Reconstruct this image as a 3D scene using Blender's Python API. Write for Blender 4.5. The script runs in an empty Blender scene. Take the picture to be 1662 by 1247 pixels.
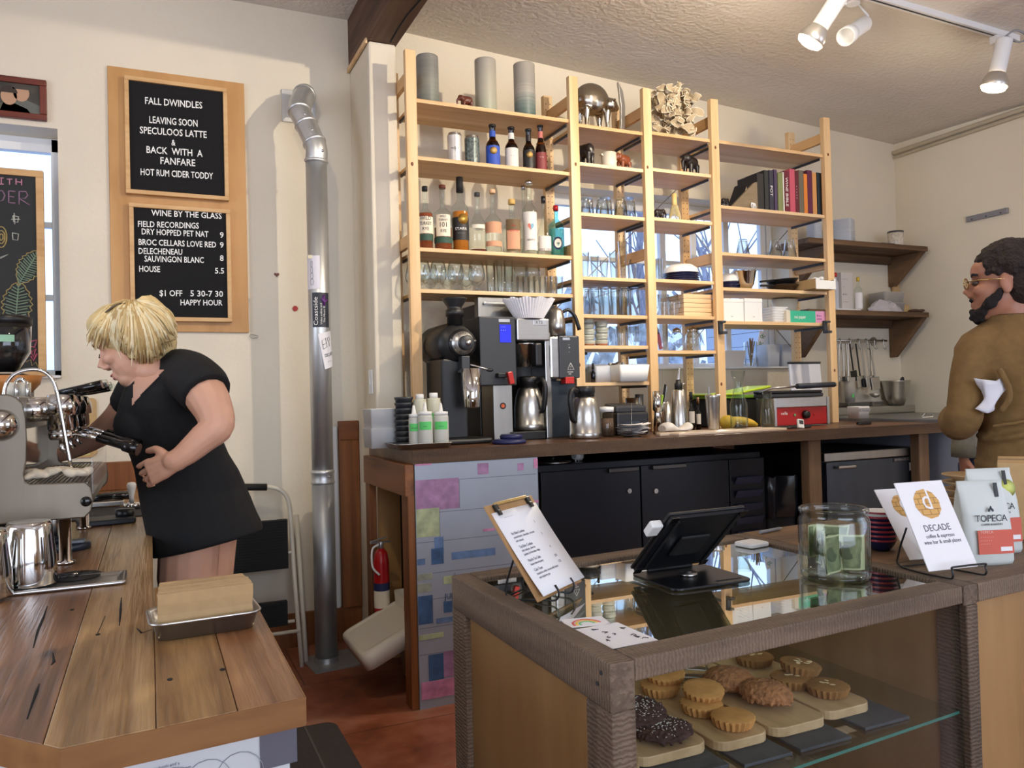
import bpy, bmesh, math, random
from mathutils import Vector, Matrix, Euler
PI = math.pi
random.seed(7)
sc = bpy.context.scene
col = sc.collection

# ------------------------------------------------------------------ camera
IW, IH, FPX, EYE = 1662.0, 1247.0, 1293.65, 1.25
yaw, pit, rol = math.radians(24.4364), math.radians(.8776), math.radians(-1.4191)
fw = Vector((math.sin(yaw)*math.cos(pit), math.cos(yaw)*math.cos(pit), math.sin(pit)))
r0 = Vector((math.cos(yaw), -math.sin(yaw), 0)); u0 = r0.cross(fw)
rt = r0*math.cos(rol) + u0*math.sin(rol); up = rt.cross(fw)
cd = bpy.data.cameras.new('camera'); cam = bpy.data.objects.new('camera', cd); col.objects.link(cam)
cd.sensor_width = 36; cd.lens = FPX*36/IW; cd.clip_start = .02; cd.clip_end = 200
cam.matrix_world = Matrix(((rt.x, up.x, -fw.x, 0), (rt.y, up.y, -fw.y, 0), (rt.z, up.z, -fw.z, EYE), (0, 0, 0, 1)))
sc.camera = cam

# ------------------------------------------------------------------ view, world, lights
sc.view_settings.view_transform = 'Standard'; sc.view_settings.look = 'None'
sc.view_settings.gamma = 1; sc.view_settings.use_curve_mapping = False
sc.view_settings.exposure = -0.05
sc.cycles.max_bounces = 10; sc.cycles.transparent_max_bounces = 40
sc.cycles.diffuse_bounces = 4; sc.cycles.glossy_bounces = 4; sc.cycles.transmission_bounces = 8
sc.cycles.sample_clamp_indirect = 4.0
sc.cycles.caustics_reflective = False; sc.cycles.caustics_refractive = False
w = bpy.data.worlds.new('world'); sc.world = w; w.use_nodes = True
nt = w.node_tree; nt.nodes.clear()
wo = nt.nodes.new('ShaderNodeOutputWorld'); bg = nt.nodes.new('ShaderNodeBackground')
tc = nt.nodes.new('ShaderNodeTexCoord'); sx = nt.nodes.new('ShaderNodeSeparateXYZ'); cr = nt.nodes.new('ShaderNodeValToRGB')
cr.color_ramp.elements[0].color = (.42, .56, 1, 1); cr.color_ramp.elements[0].position = 0.0
cr.color_ramp.elements[1].color = (.30, .50, 1, 1); cr.color_ramp.elements[1].position = .8
e = cr.color_ramp.elements.new(.12); e.color = (.62, .78, 1, 1)
nt.links.new(tc.outputs['Generated'], sx.inputs[0]); nt.links.new(sx.outputs['Z'], cr.inputs[0])
nt.links.new(cr.outputs[0], bg.inputs[0]); nt.links.new(bg.outputs[0], wo.inputs[0])
bg.inputs[1].default_value = 2.1

def area(name, loc, tgt, sx_, sy_, e, rgb, spread=PI):
    l = bpy.data.lights.new(name, 'AREA'); l.shape = 'RECTANGLE'; l.size = sx_; l.size_y = sy_; l.energy = e; l.color = rgb; l.spread = spread
    o = bpy.data.objects.new(name, l); col.objects.link(o); o.location = loc
    o.rotation_euler = (Vector(tgt)-Vector(loc)).to_track_quat('-Z', 'Y').to_euler()
    return o
DAY = (.86, .91, 1.0)
# daylight entering through the shop-front windows behind the camera, the side windows
area('window_light', (1.0, -2.93, 1.75), (1.0, 3, 2.6), 4.2, 1.9, 110, DAY)
area('window_light', (5.03, -.6, 1.7), (2.5, .6, 1.2), 2.4, 1.7, 22, DAY)
area('window_light', (-3.4, 1.2, 1.7), (1, 1.6, 1.2), 2.4, 1.7, 50, DAY)
def sun(name, d, e, rgb, ang):
    l = bpy.data.lights.new(name, 'SUN'); l.energy = e; l.color = rgb; l.angle = ang
    o = bpy.data.objects.new(name, l); col.objects.link(o)
    o.rotation_euler = Vector(d).to_track_quat('-Z', 'Y').to_euler(); o.location = (0, 10, 8)
sun('sun', (-.62, -.62, -.30), 2.6, (1, .86, .66), .01)

# ------------------------------------------------------------------ measuring: a pixel column or row on a plane of the room
def ray(px, py):
    return rt*((px-IW/2)/FPX) - up*((py-IH/2)/FPX) + fw
CAM = Vector((0, 0, EYE))
def atY(px, py, Y): d = ray(px, py); return CAM + d*(Y/d.y)
def atX(px, py, X): d = ray(px, py); return CAM + d*(X/d.x)
def atZ(px, py, z): d = ray(px, py); return CAM + d*((z-EYE)/d.z)
def atD(px, py, D): return CAM + ray(px, py)*D
def XX(px, Y, z):
    k = (px-IW/2)/FPX; a = rt - fw*k
    return -(a.y*Y + a.z*(z-EYE))/a.x
def ZZ(py, X, Y):
    k = (py-IH/2)/FPX; a = -up - fw*k
    return EYE - (a.x*X + a.y*Y)/a.z
def dep(X, Y, z): return fw.dot(Vector((X, Y, z-EYE)))
def fit(l, r, top, z, Y):
    """left and right column, top row, the height it stands on and its depth -> centre X, width, height"""
    X = XX((l+r)/2, Y, z); d = dep(X, Y, z)
    return X, (r-l)*d/FPX, ZZ(top, X, Y)-z

# ------------------------------------------------------------------ materials
def lin(c):
    return tuple((x/255/12.92 if x/255 <= .04045 else ((x/255+.055)/1.055)**2.4) for x in c)
MATS = {}
def base(name):
    m = bpy.data.materials.new(name); m.use_nodes = True; MATS[name] = m
    return m, m.node_tree, m.node_tree.nodes['Principled BSDF']
def obj_coord(t, scale=(1, 1, 1), rot=(0, 0, 0)):
    c = t.nodes.new('ShaderNodeTexCoord'); mp = t.nodes.new('ShaderNodeMapping')
    mp.inputs['Scale'].default_value = scale; mp.inputs['Rotation'].default_value = rot
    t.links.new(c.outputs['Object'], mp.inputs[0]); return mp.outputs[0]
def noise(t, vec, scale, detail=4, dist=0):
    n = t.nodes.new('ShaderNodeTexNoise'); n.inputs['Scale'].default_value = scale; n.inputs['Detail'].default_value = detail
    n.inputs['Distortion'].default_value = dist
    t.links.new(vec, n.inputs['Vector']); return n.outputs['Fac']
def ramp(t, fac, stops):
    r = t.nodes.new('ShaderNodeValToRGB'); el = r.color_ramp.elements
    while len(el) < len(stops): el.new(.5)
    for e, (p, c) in zip(el, stops): e.position = p; e.color = (*c, 1)
    t.links.new(fac, r.inputs[0]); return r.outputs[0]
def bumpn(t, b, h, strength, dist=.01):
    n = t.nodes.new('ShaderNodeBump'); n.inputs['Strength'].default_value = strength; n.inputs['Distance'].default_value = dist
    t.links.new(h, n.inputs['Height']); t.links.new(n.outputs[0], b.inputs['Normal'])
def P(name, rgb, rough=.5, metal=0, var=0, vs=8, bump=0, bs=60, bd=.004, coat=0, spec=.5, emit=None, es=0, alpha=None, sub=0, stretch=(1, 1, 1)):
    m, t, b = base(name); c = lin(rgb)
    b.inputs['Base Color'].default_value = (*c, 1); b.inputs['Roughness'].default_value = rough; b.inputs['Metallic'].default_value = metal
    b.inputs['Coat Weight'].default_value = coat; b.inputs['Specular IOR Level'].default_value = spec
    if sub: b.inputs['Subsurface Weight'].default_value = sub; b.inputs['Subsurface Radius'].default_value = (.012, .005, .003)
    if var or bump:
        v = obj_coord(t, stretch)
        if var:
            n = noise(t, v, vs)
            t.links.new(ramp(t, n, [(.3, tuple(x*(1-var) for x in c)), (.7, tuple(min(1, x*(1+var)) for x in c))]), b.inputs['Base Color'])
        if bump: bumpn(t, b, noise(t, v, bs, 3), bump, bd)
    if emit: b.inputs['Emission Color'].default_value = (*lin(emit), 1); b.inputs['Emission Strength'].default_value = es
    if alpha is not None: b.inputs['Alpha'].default_value = alpha
    return m
def wood(name, cols, axis=0, scale=10, rough=.55, stretch=.08, bump=.15, knots=True, saw=0, saw_axis=0):
    """cols dark..light; grain runs along axis; saw = cross-cut rough-sawn ridges"""
    m, t, b = base(name); cols = [lin(c) for c in cols]
    s = [1, 1, 1]; s[axis] = stretch
    v = obj_coord(t, tuple(s))
    n1 = noise(t, v, scale, 6, .6); n2 = noise(t, v, scale*6, 3)
    mx = t.nodes.new('ShaderNodeMath'); mx.operation = 'MULTIPLY_ADD'; mx.inputs[1].default_value = .35; 
    t.links.new(n2, mx.inputs[0]); t.links.new(n1, mx.inputs[2])
    k = len(cols); st = [(.42+.42*i/(k-1), c) for i, c in enumerate(cols)]
    c = ramp(t, mx.outputs[0], st)
    if knots:
        kv = obj_coord(t, tuple(1.6 if i != axis else .7 for i in range(3)))
        vo = t.nodes.new('ShaderNodeTexVoronoi'); vo.inputs['Scale'].default_value = 2.2; t.links.new(kv, vo.inputs['Vector'])
        kr = ramp(t, vo.outputs['Distance'], [(.015, (0, 0, 0)), (.06, (1, 1, 1))])
        mk = t.nodes.new('ShaderNodeMix'); mk.data_type = 'RGBA'
        t.links.new(kr, mk.inputs[0]); mk.inputs[6].default_value = (*[x*.35 for x in cols[0]], 1); t.links.new(c, mk.inputs[7]); c = mk.outputs[2]
    t.links.new(c, b.inputs['Base Color']); b.inputs['Roughness'].default_value = rough
    h = mx.outputs[0]
    if saw:
        w_ = t.nodes.new('ShaderNodeTexWave'); w_.bands_direction = 'XYZ'[saw_axis]; w_.inputs['Scale'].default_value = saw; w_.inputs['Distortion'].default_value = 5
        w_.inputs['Detail'].default_value = 3; w_.inputs['Detail Scale'].default_value = 2
        t.links.new(obj_coord(t), w_.inputs['Vector'])
        mm = t.nodes.new('ShaderNodeMix'); mm.data_type = 'RGBA'; mm.blend_type = 'MULTIPLY'; mm.inputs[0].default_value = .38
        t.links.new(c, mm.inputs[6]); t.links.new(ramp(t, w_.outputs['Fac'], [(.1, (.35, .33, .32)), (.6, (1, 1, 1))]), mm.inputs[7]); t.links.new(mm.outputs[2], b.inputs['Base Color'])
        h = w_.outputs['Fac']
    if bump: bumpn(t, b, h, bump, .004)
    return m
def glass(name, tint=(255, 255, 255), ior=1.45, rough=.02, gain=1.0, edge=None):
    m, t, b = base(name); t.nodes.remove(b)
    out = [n for n in t.nodes if n.type == 'OUTPUT_MATERIAL'][0]
    tr = t.nodes.new('ShaderNodeBsdfTransparent'); tr.inputs[0].default_value = (*lin(tint), 1)
    gl = t.nodes.new('ShaderNodeBsdfAnisotropic'); gl.inputs['Roughness'].default_value = rough; gl.inputs[0].default_value = (1, 1, 1, 1)
    lw = t.nodes.new('ShaderNodeLayerWeight'); lw.inputs['Blend'].default_value = .5
    pw = t.nodes.new('ShaderNodeMath'); pw.operation = 'POWER'; pw.inputs[1].default_value = 4; t.links.new(lw.outputs['Facing'], pw.inputs[0])
    f0 = ((ior-1)/(ior+1))**2
    fr = t.nodes.new('ShaderNodeMath'); fr.operation = 'MULTIPLY_ADD'; fr.inputs[1].default_value = 1-f0; fr.inputs[2].default_value = f0; t.links.new(pw.outputs[0], fr.inputs[0])
    mu = t.nodes.new('ShaderNodeMath'); mu.operation = 'MULTIPLY'; mu.inputs[1].default_value = gain; mu.use_clamp = True
    mx = t.nodes.new('ShaderNodeMixShader')
    t.links.new(fr.outputs[0], mu.inputs[0]); t.links.new(mu.outputs[0], mx.inputs[0])
    t.links.new(tr.outputs[0], mx.inputs[1]); t.links.new(gl.outputs[0], mx.inputs[2]); t.links.new(mx.outputs[0], out.inputs[0])
    if edge:
        r = ramp(t, lw.outputs['Facing'], [(.55, lin(tint)), (.97, lin(edge))]); t.links.new(r, tr.inputs[0])
    return m
M_wall = P('plaster_wall', (224, 214, 194), .85, var=.04, vs=2, bump=.3, bs=45, bd=.006)
M_wallc = P('plaster_cream', (232, 222, 200), .85, var=.03, vs=2, bump=.3, bs=45, bd=.004)
M_ceil = P('ceiling_plaster', (222, 216, 206), .9, var=.04, vs=3, bump=.7, bs=40, bd=.01)
M_pine = wood('pine', [(202, 158, 102), (222, 184, 134), (230, 198, 152)], 2, 9, .5, .05, .05)
M_pinex = wood('pine_board', [(200, 156, 102), (220, 182, 134), (230, 198, 154)], 0, 9, .5, .05, .05)
M_piney = wood('pine_rail', [(194, 146, 92), (216, 174, 120)], 1, 9, .5, .05, .05)
M_rustic = wood('rustic_plank', [(58, 40, 26), (98, 72, 48), (128, 98, 68)], 0, 6, .7, .08, .3, saw=0)
M_rusticy = wood('rustic_bracket', [(58, 40, 26), (98, 72, 48), (122, 92, 62)], 1, 6, .7, .08, .3)
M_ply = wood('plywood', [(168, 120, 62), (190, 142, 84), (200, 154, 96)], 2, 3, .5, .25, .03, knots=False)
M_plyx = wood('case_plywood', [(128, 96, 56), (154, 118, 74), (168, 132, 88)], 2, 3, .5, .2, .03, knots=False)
M_fir = wood('fir_stained', [(92, 50, 20), (128, 76, 34), (150, 96, 48)], 2, 9, .5, .06, .1)
M_firy = wood('fir_stained_rail', [(84, 46, 20), (122, 72, 34), (146, 92, 46)], 1, 9, .5, .06, .1)
M_saw = wood('sawn_oak', [(80, 65, 53), (112, 94, 77), (140, 120, 99)], 0, 7, .75, .1, .5, knots=False, saw=42, saw_axis=0)
M_sawy = wood('sawn_oak_side', [(78, 64, 52), (108, 91, 75), (134, 115, 96)], 1, 7, .75, .1, .5, knots=False, saw=42, saw_axis=1)
M_sawz = wood('sawn_oak_post', [(76, 62, 50), (106, 89, 73), (132, 113, 94)], 2, 7, .75, .1, .5, knots=False, saw=38, saw_axis=2)
M_sawd = wood('sawn_counter_edge', [(56, 40, 28), (84, 63, 46), (108, 84, 62)], 0, 7, .7, .1, .5, knots=False, saw=42, saw_axis=0)
M_ctr = wood('counter_oak', [(54, 34, 20), (88, 58, 36), (116, 80, 52)], 0, 7, .35, .08, .2)
BAR = [wood('bar_oak_%d' % i, c, 1, s*3.2, .3, .045, 1) for i, (c, s) in enumerate([
    ([(78, 46, 26), (134, 90, 56), (172, 128, 88)], 7), ([(72, 46, 30), (126, 88, 60), (166, 126, 92)], 6),
    ([(96, 70, 44), (148, 114, 74), (182, 148, 104)], 8), ([(88, 60, 36), (140, 104, 64), (176, 138, 90)], 9)])]
M_barx = wood('bar_oak_edge', [(96, 60, 30), (132, 90, 48), (150, 108, 62)], 0, 8, .4, .1, .1, knots=False)
M_maple = wood('board_maple', [(160, 126, 84), (184, 150, 106), (198, 166, 122)], 1, 8, .5, .1, .03, knots=False)
M_white = P('white_plastic', (232, 232, 230), .4)
M_whitem = P('white_paint', (236, 236, 234), .45)
M_paper = P('white_paper', (240, 238, 240), .8)
M_cream = P('cream_plastic', (216, 208, 190), .45)
M_kraft = P('kraft_paper', (192, 160, 112), .85, var=.05, vs=40)
M_black = P('black_plastic', (20, 20, 22), .4)
M_blackm = P('black_matte', (14, 14, 15), .7)
M_blackg = P('black_gloss', (10, 10, 12), .15)
M_dgrey = P('dark_grey_plastic', (52, 54, 58), .4)
M_grey = P('grey_plastic', (140, 142, 146), .4)
M_navy = P('dark_blue_black_enamel', (17, 21, 30), .35, spec=.4)
M_navyb = P('navy_enamel', (30, 34, 66), .25)
M_steel = P('brushed_steel', (190, 188, 184), .28, 1, var=.06, vs=30, stretch=(.05, 1, 1))
M_steelp = P('steel_panel', (168, 166, 162), .36, 1, var=.05, vs=40, stretch=(1, 1, .05))
M_chrome = P('chrome', (215, 214, 212), .08, 1)
M_alu = P('aluminium', (200, 200, 200), .32, 1, var=.05, vs=30)
M_galv = P('galvanised_steel', (206, 208, 208), .42, .85, var=.08, vs=6)
M_floor = None
M_red = P('red_enamel', (176, 24, 26), .3)
M_redt = P('red_tap_plastic', (190, 40, 32), .3)
M_green = P('green_tape', (96, 208, 112), .6)
M_dark = P('dark_hollow', (6, 6, 7), .9)
M_glass = glass('clear_glass', (250, 252, 252), 1.45, .01, 1.3)
M_glassw = glass('window_glass', (250, 253, 255), 1.3, .0, .6)
M_glassj = glass('jar_glass', (246, 250, 248), 1.5, .01, .8, edge=(200, 210, 206))
M_glasst = glass('drinking_glass', (248, 251, 252), 1.5, .015, 1.6, edge=(198, 210, 218))
M_glassc = glass('case_glass', (236, 246, 240), 1.52, .0, 1.6)
M_glasse = P('glass_edge_green', (70, 130, 112), .15, alpha=.8)
def floor_mat():
    m, t, b = base('red_stained_floor'); v = obj_coord(t)
    n = noise(t, v, 2.2, 6, .5); n2 = noise(t, v, 14, 5)
    mx = t.nodes.new('ShaderNodeMath'); mx.operation = 'MULTIPLY_ADD'; mx.inputs[1].default_value = .4; t.links.new(n2, mx.inputs[0]); t.links.new(n, mx.inputs[2])
    c = ramp(t, mx.outputs[0], [(.35, lin((70, 34, 20))), (.55, lin((122, 62, 34))), (.75, lin((150, 92, 66))), (.9, lin((150, 120, 104)))])
    br = t.nodes.new('ShaderNodeTexBrick'); br.inputs['Scale'].default_value = 1; br.inputs['Brick Width'].default_value = 1.2; br.inputs['Row Height'].default_value = .6; br.inputs['Mortar Size'].default_value = .003
    br.inputs['Color1'].default_value = br.inputs['Color2'].default_value = (1, 1, 1, 1); br.inputs['Mortar'].default_value = (.3, .25, .2, 1)
    t.links.new(v, br.inputs['Vector'])
    mm = t.nodes.new('ShaderNodeMix'); mm.data_type = 'RGBA'; mm.blend_type = 'MULTIPLY'; mm.inputs[0].default_value = 1
    t.links.new(c, mm.inputs[6]); t.links.new(br.outputs['Color'], mm.inputs[7]); t.links.new(mm.outputs[2], b.inputs['Base Color'])
    b.inputs['Roughness'].default_value = .45; bumpn(t, b, n2, .2, .003); return m
M_floor = floor_mat()

# ------------------------------------------------------------------ mesh builder
class MB:
    def __init__(self): self.v = []; self.f = []; self.m = []; self.s = []; self.mi = 0; self.x = Matrix.Identity(4)
    def at(self, loc=(0, 0, 0), rot=(0, 0, 0), sc_=(1, 1, 1)):
        self.x = Matrix.LocRotScale(Vector(loc), Euler(rot), Vector(sc_)); return self
    def mat(self, i): self.mi = i; return self
    def add(self, vs, fs, smooth=False):
        n = len(self.v); self.v += [self.x @ Vector(p) for p in vs]
        for f in fs: self.f.append(tuple(i+n for i in f)); self.m.append(self.mi); self.s.append(smooth)
        return self
    def box(self, x0, y0, z0, x1, y1, z1):
        return self.add([(x0, y0, z0), (x1, y0, z0), (x1, y1, z0), (x0, y1, z0), (x0, y0, z1), (x1, y0, z1), (x1, y1, z1), (x0, y1, z1)],
                        [(3, 2, 1, 0), (4, 5, 6, 7), (0, 1, 5, 4), (1, 2, 6, 5), (2, 3, 7, 6), (3, 0, 4, 7)])
    def cb(self, cx, cy, z0, sx, sy, sz): return self.box(cx-sx/2, cy-sy/2, z0, cx+sx/2, cy+sy/2, z0+sz)
    def loft(self, rings, cap0=True, cap1=True, smooth=True, closed=True):
        n = len(rings[0]); vs = [p for r in rings for p in r]; fs = []
        for k in range(len(rings)-1):
            for i in range(n if closed else n-1):
                j = (i+1) % n; fs.append((k*n+i, k*n+j, (k+1)*n+j, (k+1)*n+i))
        self.add(vs, fs, smooth)
        if cap0: self.add(rings[0], [tuple(reversed(range(n)))])
        if cap1: self.add(rings[-1], [tuple(range(n))])
        return self
    def lathe(self, prof, seg=24, smooth=True, sy=1.0, caps=True):
        rings = [[(r*math.cos(2*PI*i/seg), sy*r*math.sin(2*PI*i/seg), z) for i in range(seg)] for r, z in prof]
        return self.loft(rings, caps and prof[0][0] > 1e-5, caps and prof[-1][0] > 1e-5, smooth)
    def cyl(self, r, z0, z1, seg=20, r1=None): return self.lathe([(r, z0), (r if r1 is None else r1, z1)], seg)
    def tube(self, pts, r, seg=8, smooth=True, flat=1.0, caps=True):
        pts = [Vector(p) for p in pts]; n = len(pts); rr = r if isinstance(r, (list, tuple)) else [r]*n
        rings = []; prev = None
        for i in range(n):
            t = (pts[min(i+1, n-1)]-pts[max(i-1, 0)]).normalized()
            if prev is None:
                a = Vector((0, 0, 1)) if abs(t.z) < .9 else Vector((1, 0, 0)); u = t.cross(a).normalized()
            else: u = (prev - t*prev.dot(t)).normalized()
            prev = u; w_ = t.cross(u)
            rings.append([pts[i]+(u*math.cos(2*PI*k/seg)+w_*math.sin(2*PI*k/seg)*flat)*rr[i] for k in range(seg)])
        return self.loft(rings, caps, caps, smooth)
    def prism(self, poly, z0, z1, smooth=False):
        n = len(poly); vs = [(x, y, z0) for x, y in poly]+[(x, y, z1) for x, y in poly]
        return self.add(vs, [tuple(reversed(range(n))), tuple(range(n, 2*n))]).add(vs, [(i, (i+1) % n, n+(i+1) % n, n+i) for i in range(n)], smooth)
    def ell(self, c, r, seg=16, rings=10, rot=(0, 0, 0)):
        old = self.x; self.x = old @ Matrix.LocRotScale(Vector(c), Euler(rot), Vector(r if isinstance(r, (tuple, list)) else (r, r, r)))
        self.lathe([(max(1e-4, math.sin(PI*i/rings)), -math.cos(PI*i/rings)) for i in range(rings+1)], seg, caps=False); self.x = old; return self
    def quad(self, a, b, c, d): return self.add([a, b, c, d], [(0, 1, 2, 3)])
    def build(self, name, mats, parent=None, bevel=0, bseg=2, subd=0, remesh=0, smooth_it=0, wobble=0):
        me = bpy.data.meshes.new(name); me.from_pydata([tuple(p) for p in self.v], [], self.f)
        mats = mats if isinstance(mats, (list, tuple)) else [mats]
        for mm in mats: me.materials.append(mm)
        me.polygons.foreach_set('material_index', self.m); me.polygons.foreach_set('use_smooth', self.s)
        b = bmesh.new(); b.from_mesh(me); bmesh.ops.remove_doubles(b, verts=b.verts, dist=1e-5)
        if bevel:
            ed = [e for e in b.edges if len(e.link_faces) == 2 and e.calc_face_angle(0) > .6]
            bmesh.ops.bevel(b, geom=ed, offset=bevel, segments=bseg, affect='EDGES', profile=.5, clamp_overlap=True)
        bmesh.ops.recalc_face_normals(b, faces=b.faces)
        if wobble:
            for v in b.verts: v.co += Vector((random.uniform(-1, 1), random.uniform(-1, 1), random.uniform(-1, 1)))*wobble
        b.to_mesh(me); b.free()
        o = bpy.data.objects.new(name, me); col.objects.link(o)
        if remesh or subd:
            if remesh:
                md = o.modifiers.new('r', 'REMESH'); md.mode = 'VOXEL'; md.voxel_size = remesh; md.use_smooth_shade = True
                if smooth_it: s = o.modifiers.new('s', 'SMOOTH'); s.iterations = smooth_it; s.factor = .5
            if subd: s = o.modifiers.new('d', 'SUBSURF'); s.levels = s.render_levels = subd
            dg = bpy.context.evaluated_depsgraph_get(); me2 = bpy.data.meshes.new_from_object(o.evaluated_get(dg), depsgraph=dg)
            o.modifiers.clear(); o.data = me2; me2.name = name
            if subd or remesh: me2.polygons.foreach_set('use_smooth', [True]*len(me2.polygons))
            if not me2.materials:
                for mm in mats: me2.materials.append(mm)
        if parent: o.parent = parent
        return o
def tag(o, label=None, cat=None, group=None, kind=None):
    if label: o['label'] = label
    if cat: o['category'] = cat
    if group: o['group'] = group
    if kind: o['kind'] = kind
    return o
def T(name, label, cat, loc=(0, 0, 0), rot=(0, 0, 0), group=None, kind=None):
    o = bpy.data.objects.new(name, None); col.objects.link(o); o.location = loc; o.rotation_euler = rot; o.empty_display_size = .05
    return tag(o, label, cat, group, kind)
def dup(root, loc, rot=None, label=None, group=None, sc_=None):
    r = root.copy(); col.objects.link(r); r.location = loc
    if rot is not None: r.rotation_euler = rot
    if sc_ is not None: r.scale = sc_
    if label: r['label'] = label
    if group: r['group'] = group
    for ch in list(root.children):
        c = ch.copy(); col.objects.link(c); c.parent = r
        for g in list(ch.children):
            d = g.copy(); col.objects.link(d); d.parent = c
    return r
def text(lines, m, parent, loc, rot, ext=.0004, name='lettering'):
    """lines: (text, x, y, size, align, xscale) on a plane; one mesh"""
    mb = MB(); X = Matrix.LocRotScale(Vector(loc), Euler(rot), Vector((1, 1, 1)))
    for ln in lines:
        s, x, y, size, al, xs = (list(ln)+['LEFT', 1.0])[:6] if len(ln) < 6 else ln[:6]
        cu = bpy.data.curves.new('t', 'FONT'); cu.body = s; cu.size = size; cu.align_x = al; cu.extrude = ext; cu.resolution_u = 2
        if len(ln) > 6: cu.space_character = ln[6]
        ob = bpy.data.objects.new('t', cu); col.objects.link(ob)
        dg = bpy.context.evaluated_depsgraph_get(); me = bpy.data.meshes.new_from_object(ob.evaluated_get(dg), depsgraph=dg)
        L = X @ Matrix.Translation((x, y, 0)) @ Matrix.Diagonal((xs, 1, 1, 1))
        mb.x = L; mb.add([v.co for v in me.vertices], [tuple(p.vertices) for p in me.polygons])
        bpy.data.objects.remove(ob); bpy.data.curves.remove(cu); bpy.data.meshes.remove(me)
    return mb.build(name, m, parent)
def struct(name, mb, m, label=None, cat=None, bevel=0): return tag(mb.build(name, m, None, bevel), label, cat, kind='structure')
def smooth_path(pts, k=6):
    """Catmull-Rom through pts"""
    P_ = [Vector(p) for p in pts]; P_ = [P_[0]*2-P_[1]]+P_+[P_[-1]*2-P_[-2]]; out = []
    for i in range(1, len(P_)-2):
        a, b, c, d = P_[i-1:i+3]
        for j in range(k):
            t = j/k; out.append(.5*((2*b)+(c-a)*t+(2*a-5*b+4*c-d)*t*t+(3*b-a-3*c+d)*t**3))
    return out+[P_[-2]]
def rrect(x0, y0, x1, y1, r, k=5):
    out = []
    for cx, cy, a in ((x1-r, y0+r, -PI/2), (x1-r, y1-r, 0), (x0+r, y1-r, PI/2), (x0+r, y0+r, PI)):
        out += [(cx+r*math.cos(a+PI/2*i/k), cy+r*math.sin(a+PI/2*i/k)) for i in range(k+1)]
    return out
FRONT = (PI/2, 0, 0)      # text or sheet plane facing the room from the back wall

# ------------------------------------------------------------------ the room
YW, XR = 4.2, 5.09
def wall_x(name, y, x0, x1, z0, z1, thk, holes, m, label):
    mb = MB(); xs = sorted({x0, x1, *[h[0] for h in holes], *[h[1] for h in holes]})
    for a, b in zip(xs, xs[1:]):
        hs = [h for h in holes if h[0] < (a+b)/2 < h[1]]; z = z0
        for h in sorted(hs, key=lambda h: h[2]):
            if h[2] > z: mb.box(a, y, z, b, y+thk, h[2])
            z = h[3]
        if z < z1: mb.box(a, y, z, b, y+thk, z1)
    return struct(name, mb, m, label, 'wall')
W1 = (2.2, 4.04, 1.395, 2.505); W2 = (-1.7, -.37, 1.385, 2.54)
wall_x('wall_back', YW, -3.6, 5.34, 0, 3.6, .24, [W1, W2], M_wall, 'white plaster wall behind the shelving, with two windows')
wall_x('wall_front', -3.24, -3.6, 5.34, 0, 3.6, .24, [(-1.2, 3.2, .75, 2.75)], M_wall, 'white plaster wall behind the viewer with shop window')
def wall_y(name, x, thk, holes, label):
    mb = MB(); ys = sorted({-3.24, 4.44, *[h[0] for h in holes], *[h[1] for h in holes]})
    for a, b in zip(ys, ys[1:]):
        hs = [h for h in holes if h[0] < (a+b)/2 < h[1]]; z = 0
        for h in hs:
            mb.box(x, a, z, x+thk, b, h[2]); z = h[3]
        mb.box(x, a, z, x+thk, b, 3.6)
    return struct(name, mb, M_wallc, label, 'wall')
wall_y('wall_right', XR, .24, [(-1.8, .6, .85, 2.6)], 'cream plaster wall behind the bearded man')
wall_y('wall_left', -3.84, .24, [(0, 2.4, .85, 2.6)], 'cream plaster wall beyond the left edge')
struct('floor', MB().box(-3.84, -3.24, -.1, 5.34, 4.44, 0), M_floor, 'red-brown stained floor between the counters', 'floor')
cz = lambda x, y: 3.27 - (.0558*(x-1.33) if x > 1.05 else -.0145) + (.04*(y-4.2) if x > 1.05 else 0)
mb = MB()
for a, b in ((-3.84, 1.05), (1.06, 5.34)):
    p = [(a, -3.24), (b, -3.24), (b, 4.44), (a, 4.44)]
    mb.add([(x, y, cz(x, y)) for x, y in p]+[(x, y, 3.7) for x, y in p], [(3, 2, 1, 0), (4, 5, 6, 7), (0, 1, 5, 4), (1, 2, 6, 5), (2, 3, 7, 6), (3, 0, 4, 7)])
struct('ceiling', mb, M_ceil, 'off-white textured plaster ceiling', 'ceiling')
M_beam = wood('old_beam', [(40, 26, 18), (84, 58, 42), (112, 84, 64)], 1, 5, .7, .08, .5)
bm_ = struct('ceiling_beam', MB().box(.995, -3.0, 3.01, 1.145, 4.2, 3.4), M_beam, 'old dark timber beam running along the ceiling onto the pillar', 'beam')
c = MB(); c.tube(smooth_path([(1.105, 3.78, 3.008), (1.10, 3.5, 3.008), (1.12, 3.2, 3.008), (1.10, 2.8, 3.008), (1.115, 2.2, 3.008)]), .004, 5); c.build('crack', M_dark, bm_)
MB().box(.985, 3.8, 2.995, .995, 4.195, 3.02).build('strip', M_pine, bm_)
pil = struct('pillar', MB().box(1.0, 3.8, 0, 1.14, 4.2, 3.01), M_wall, 'white plaster pillar between the stovepipe and the shelving', 'pillar', .012)
t = MB(); t.tube([(XR-.018, y, 2.99) for y in (4.19, 0, -3)], .017, 8); t.tube([(XR-.014, y, 2.957) for y in (4.19, 0, -3)], .011, 8)
struct('trim_1', t, M_wallc, 'cream painted pipe run along the right wall below the ceiling', 'pipe')
t = MB(); t.box(-3.6, 4.175, 0, .998, 4.2, .17); struct('baseboard_back', t, M_fir, 'brown stained skirting board along the back wall', 'baseboard')

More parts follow.
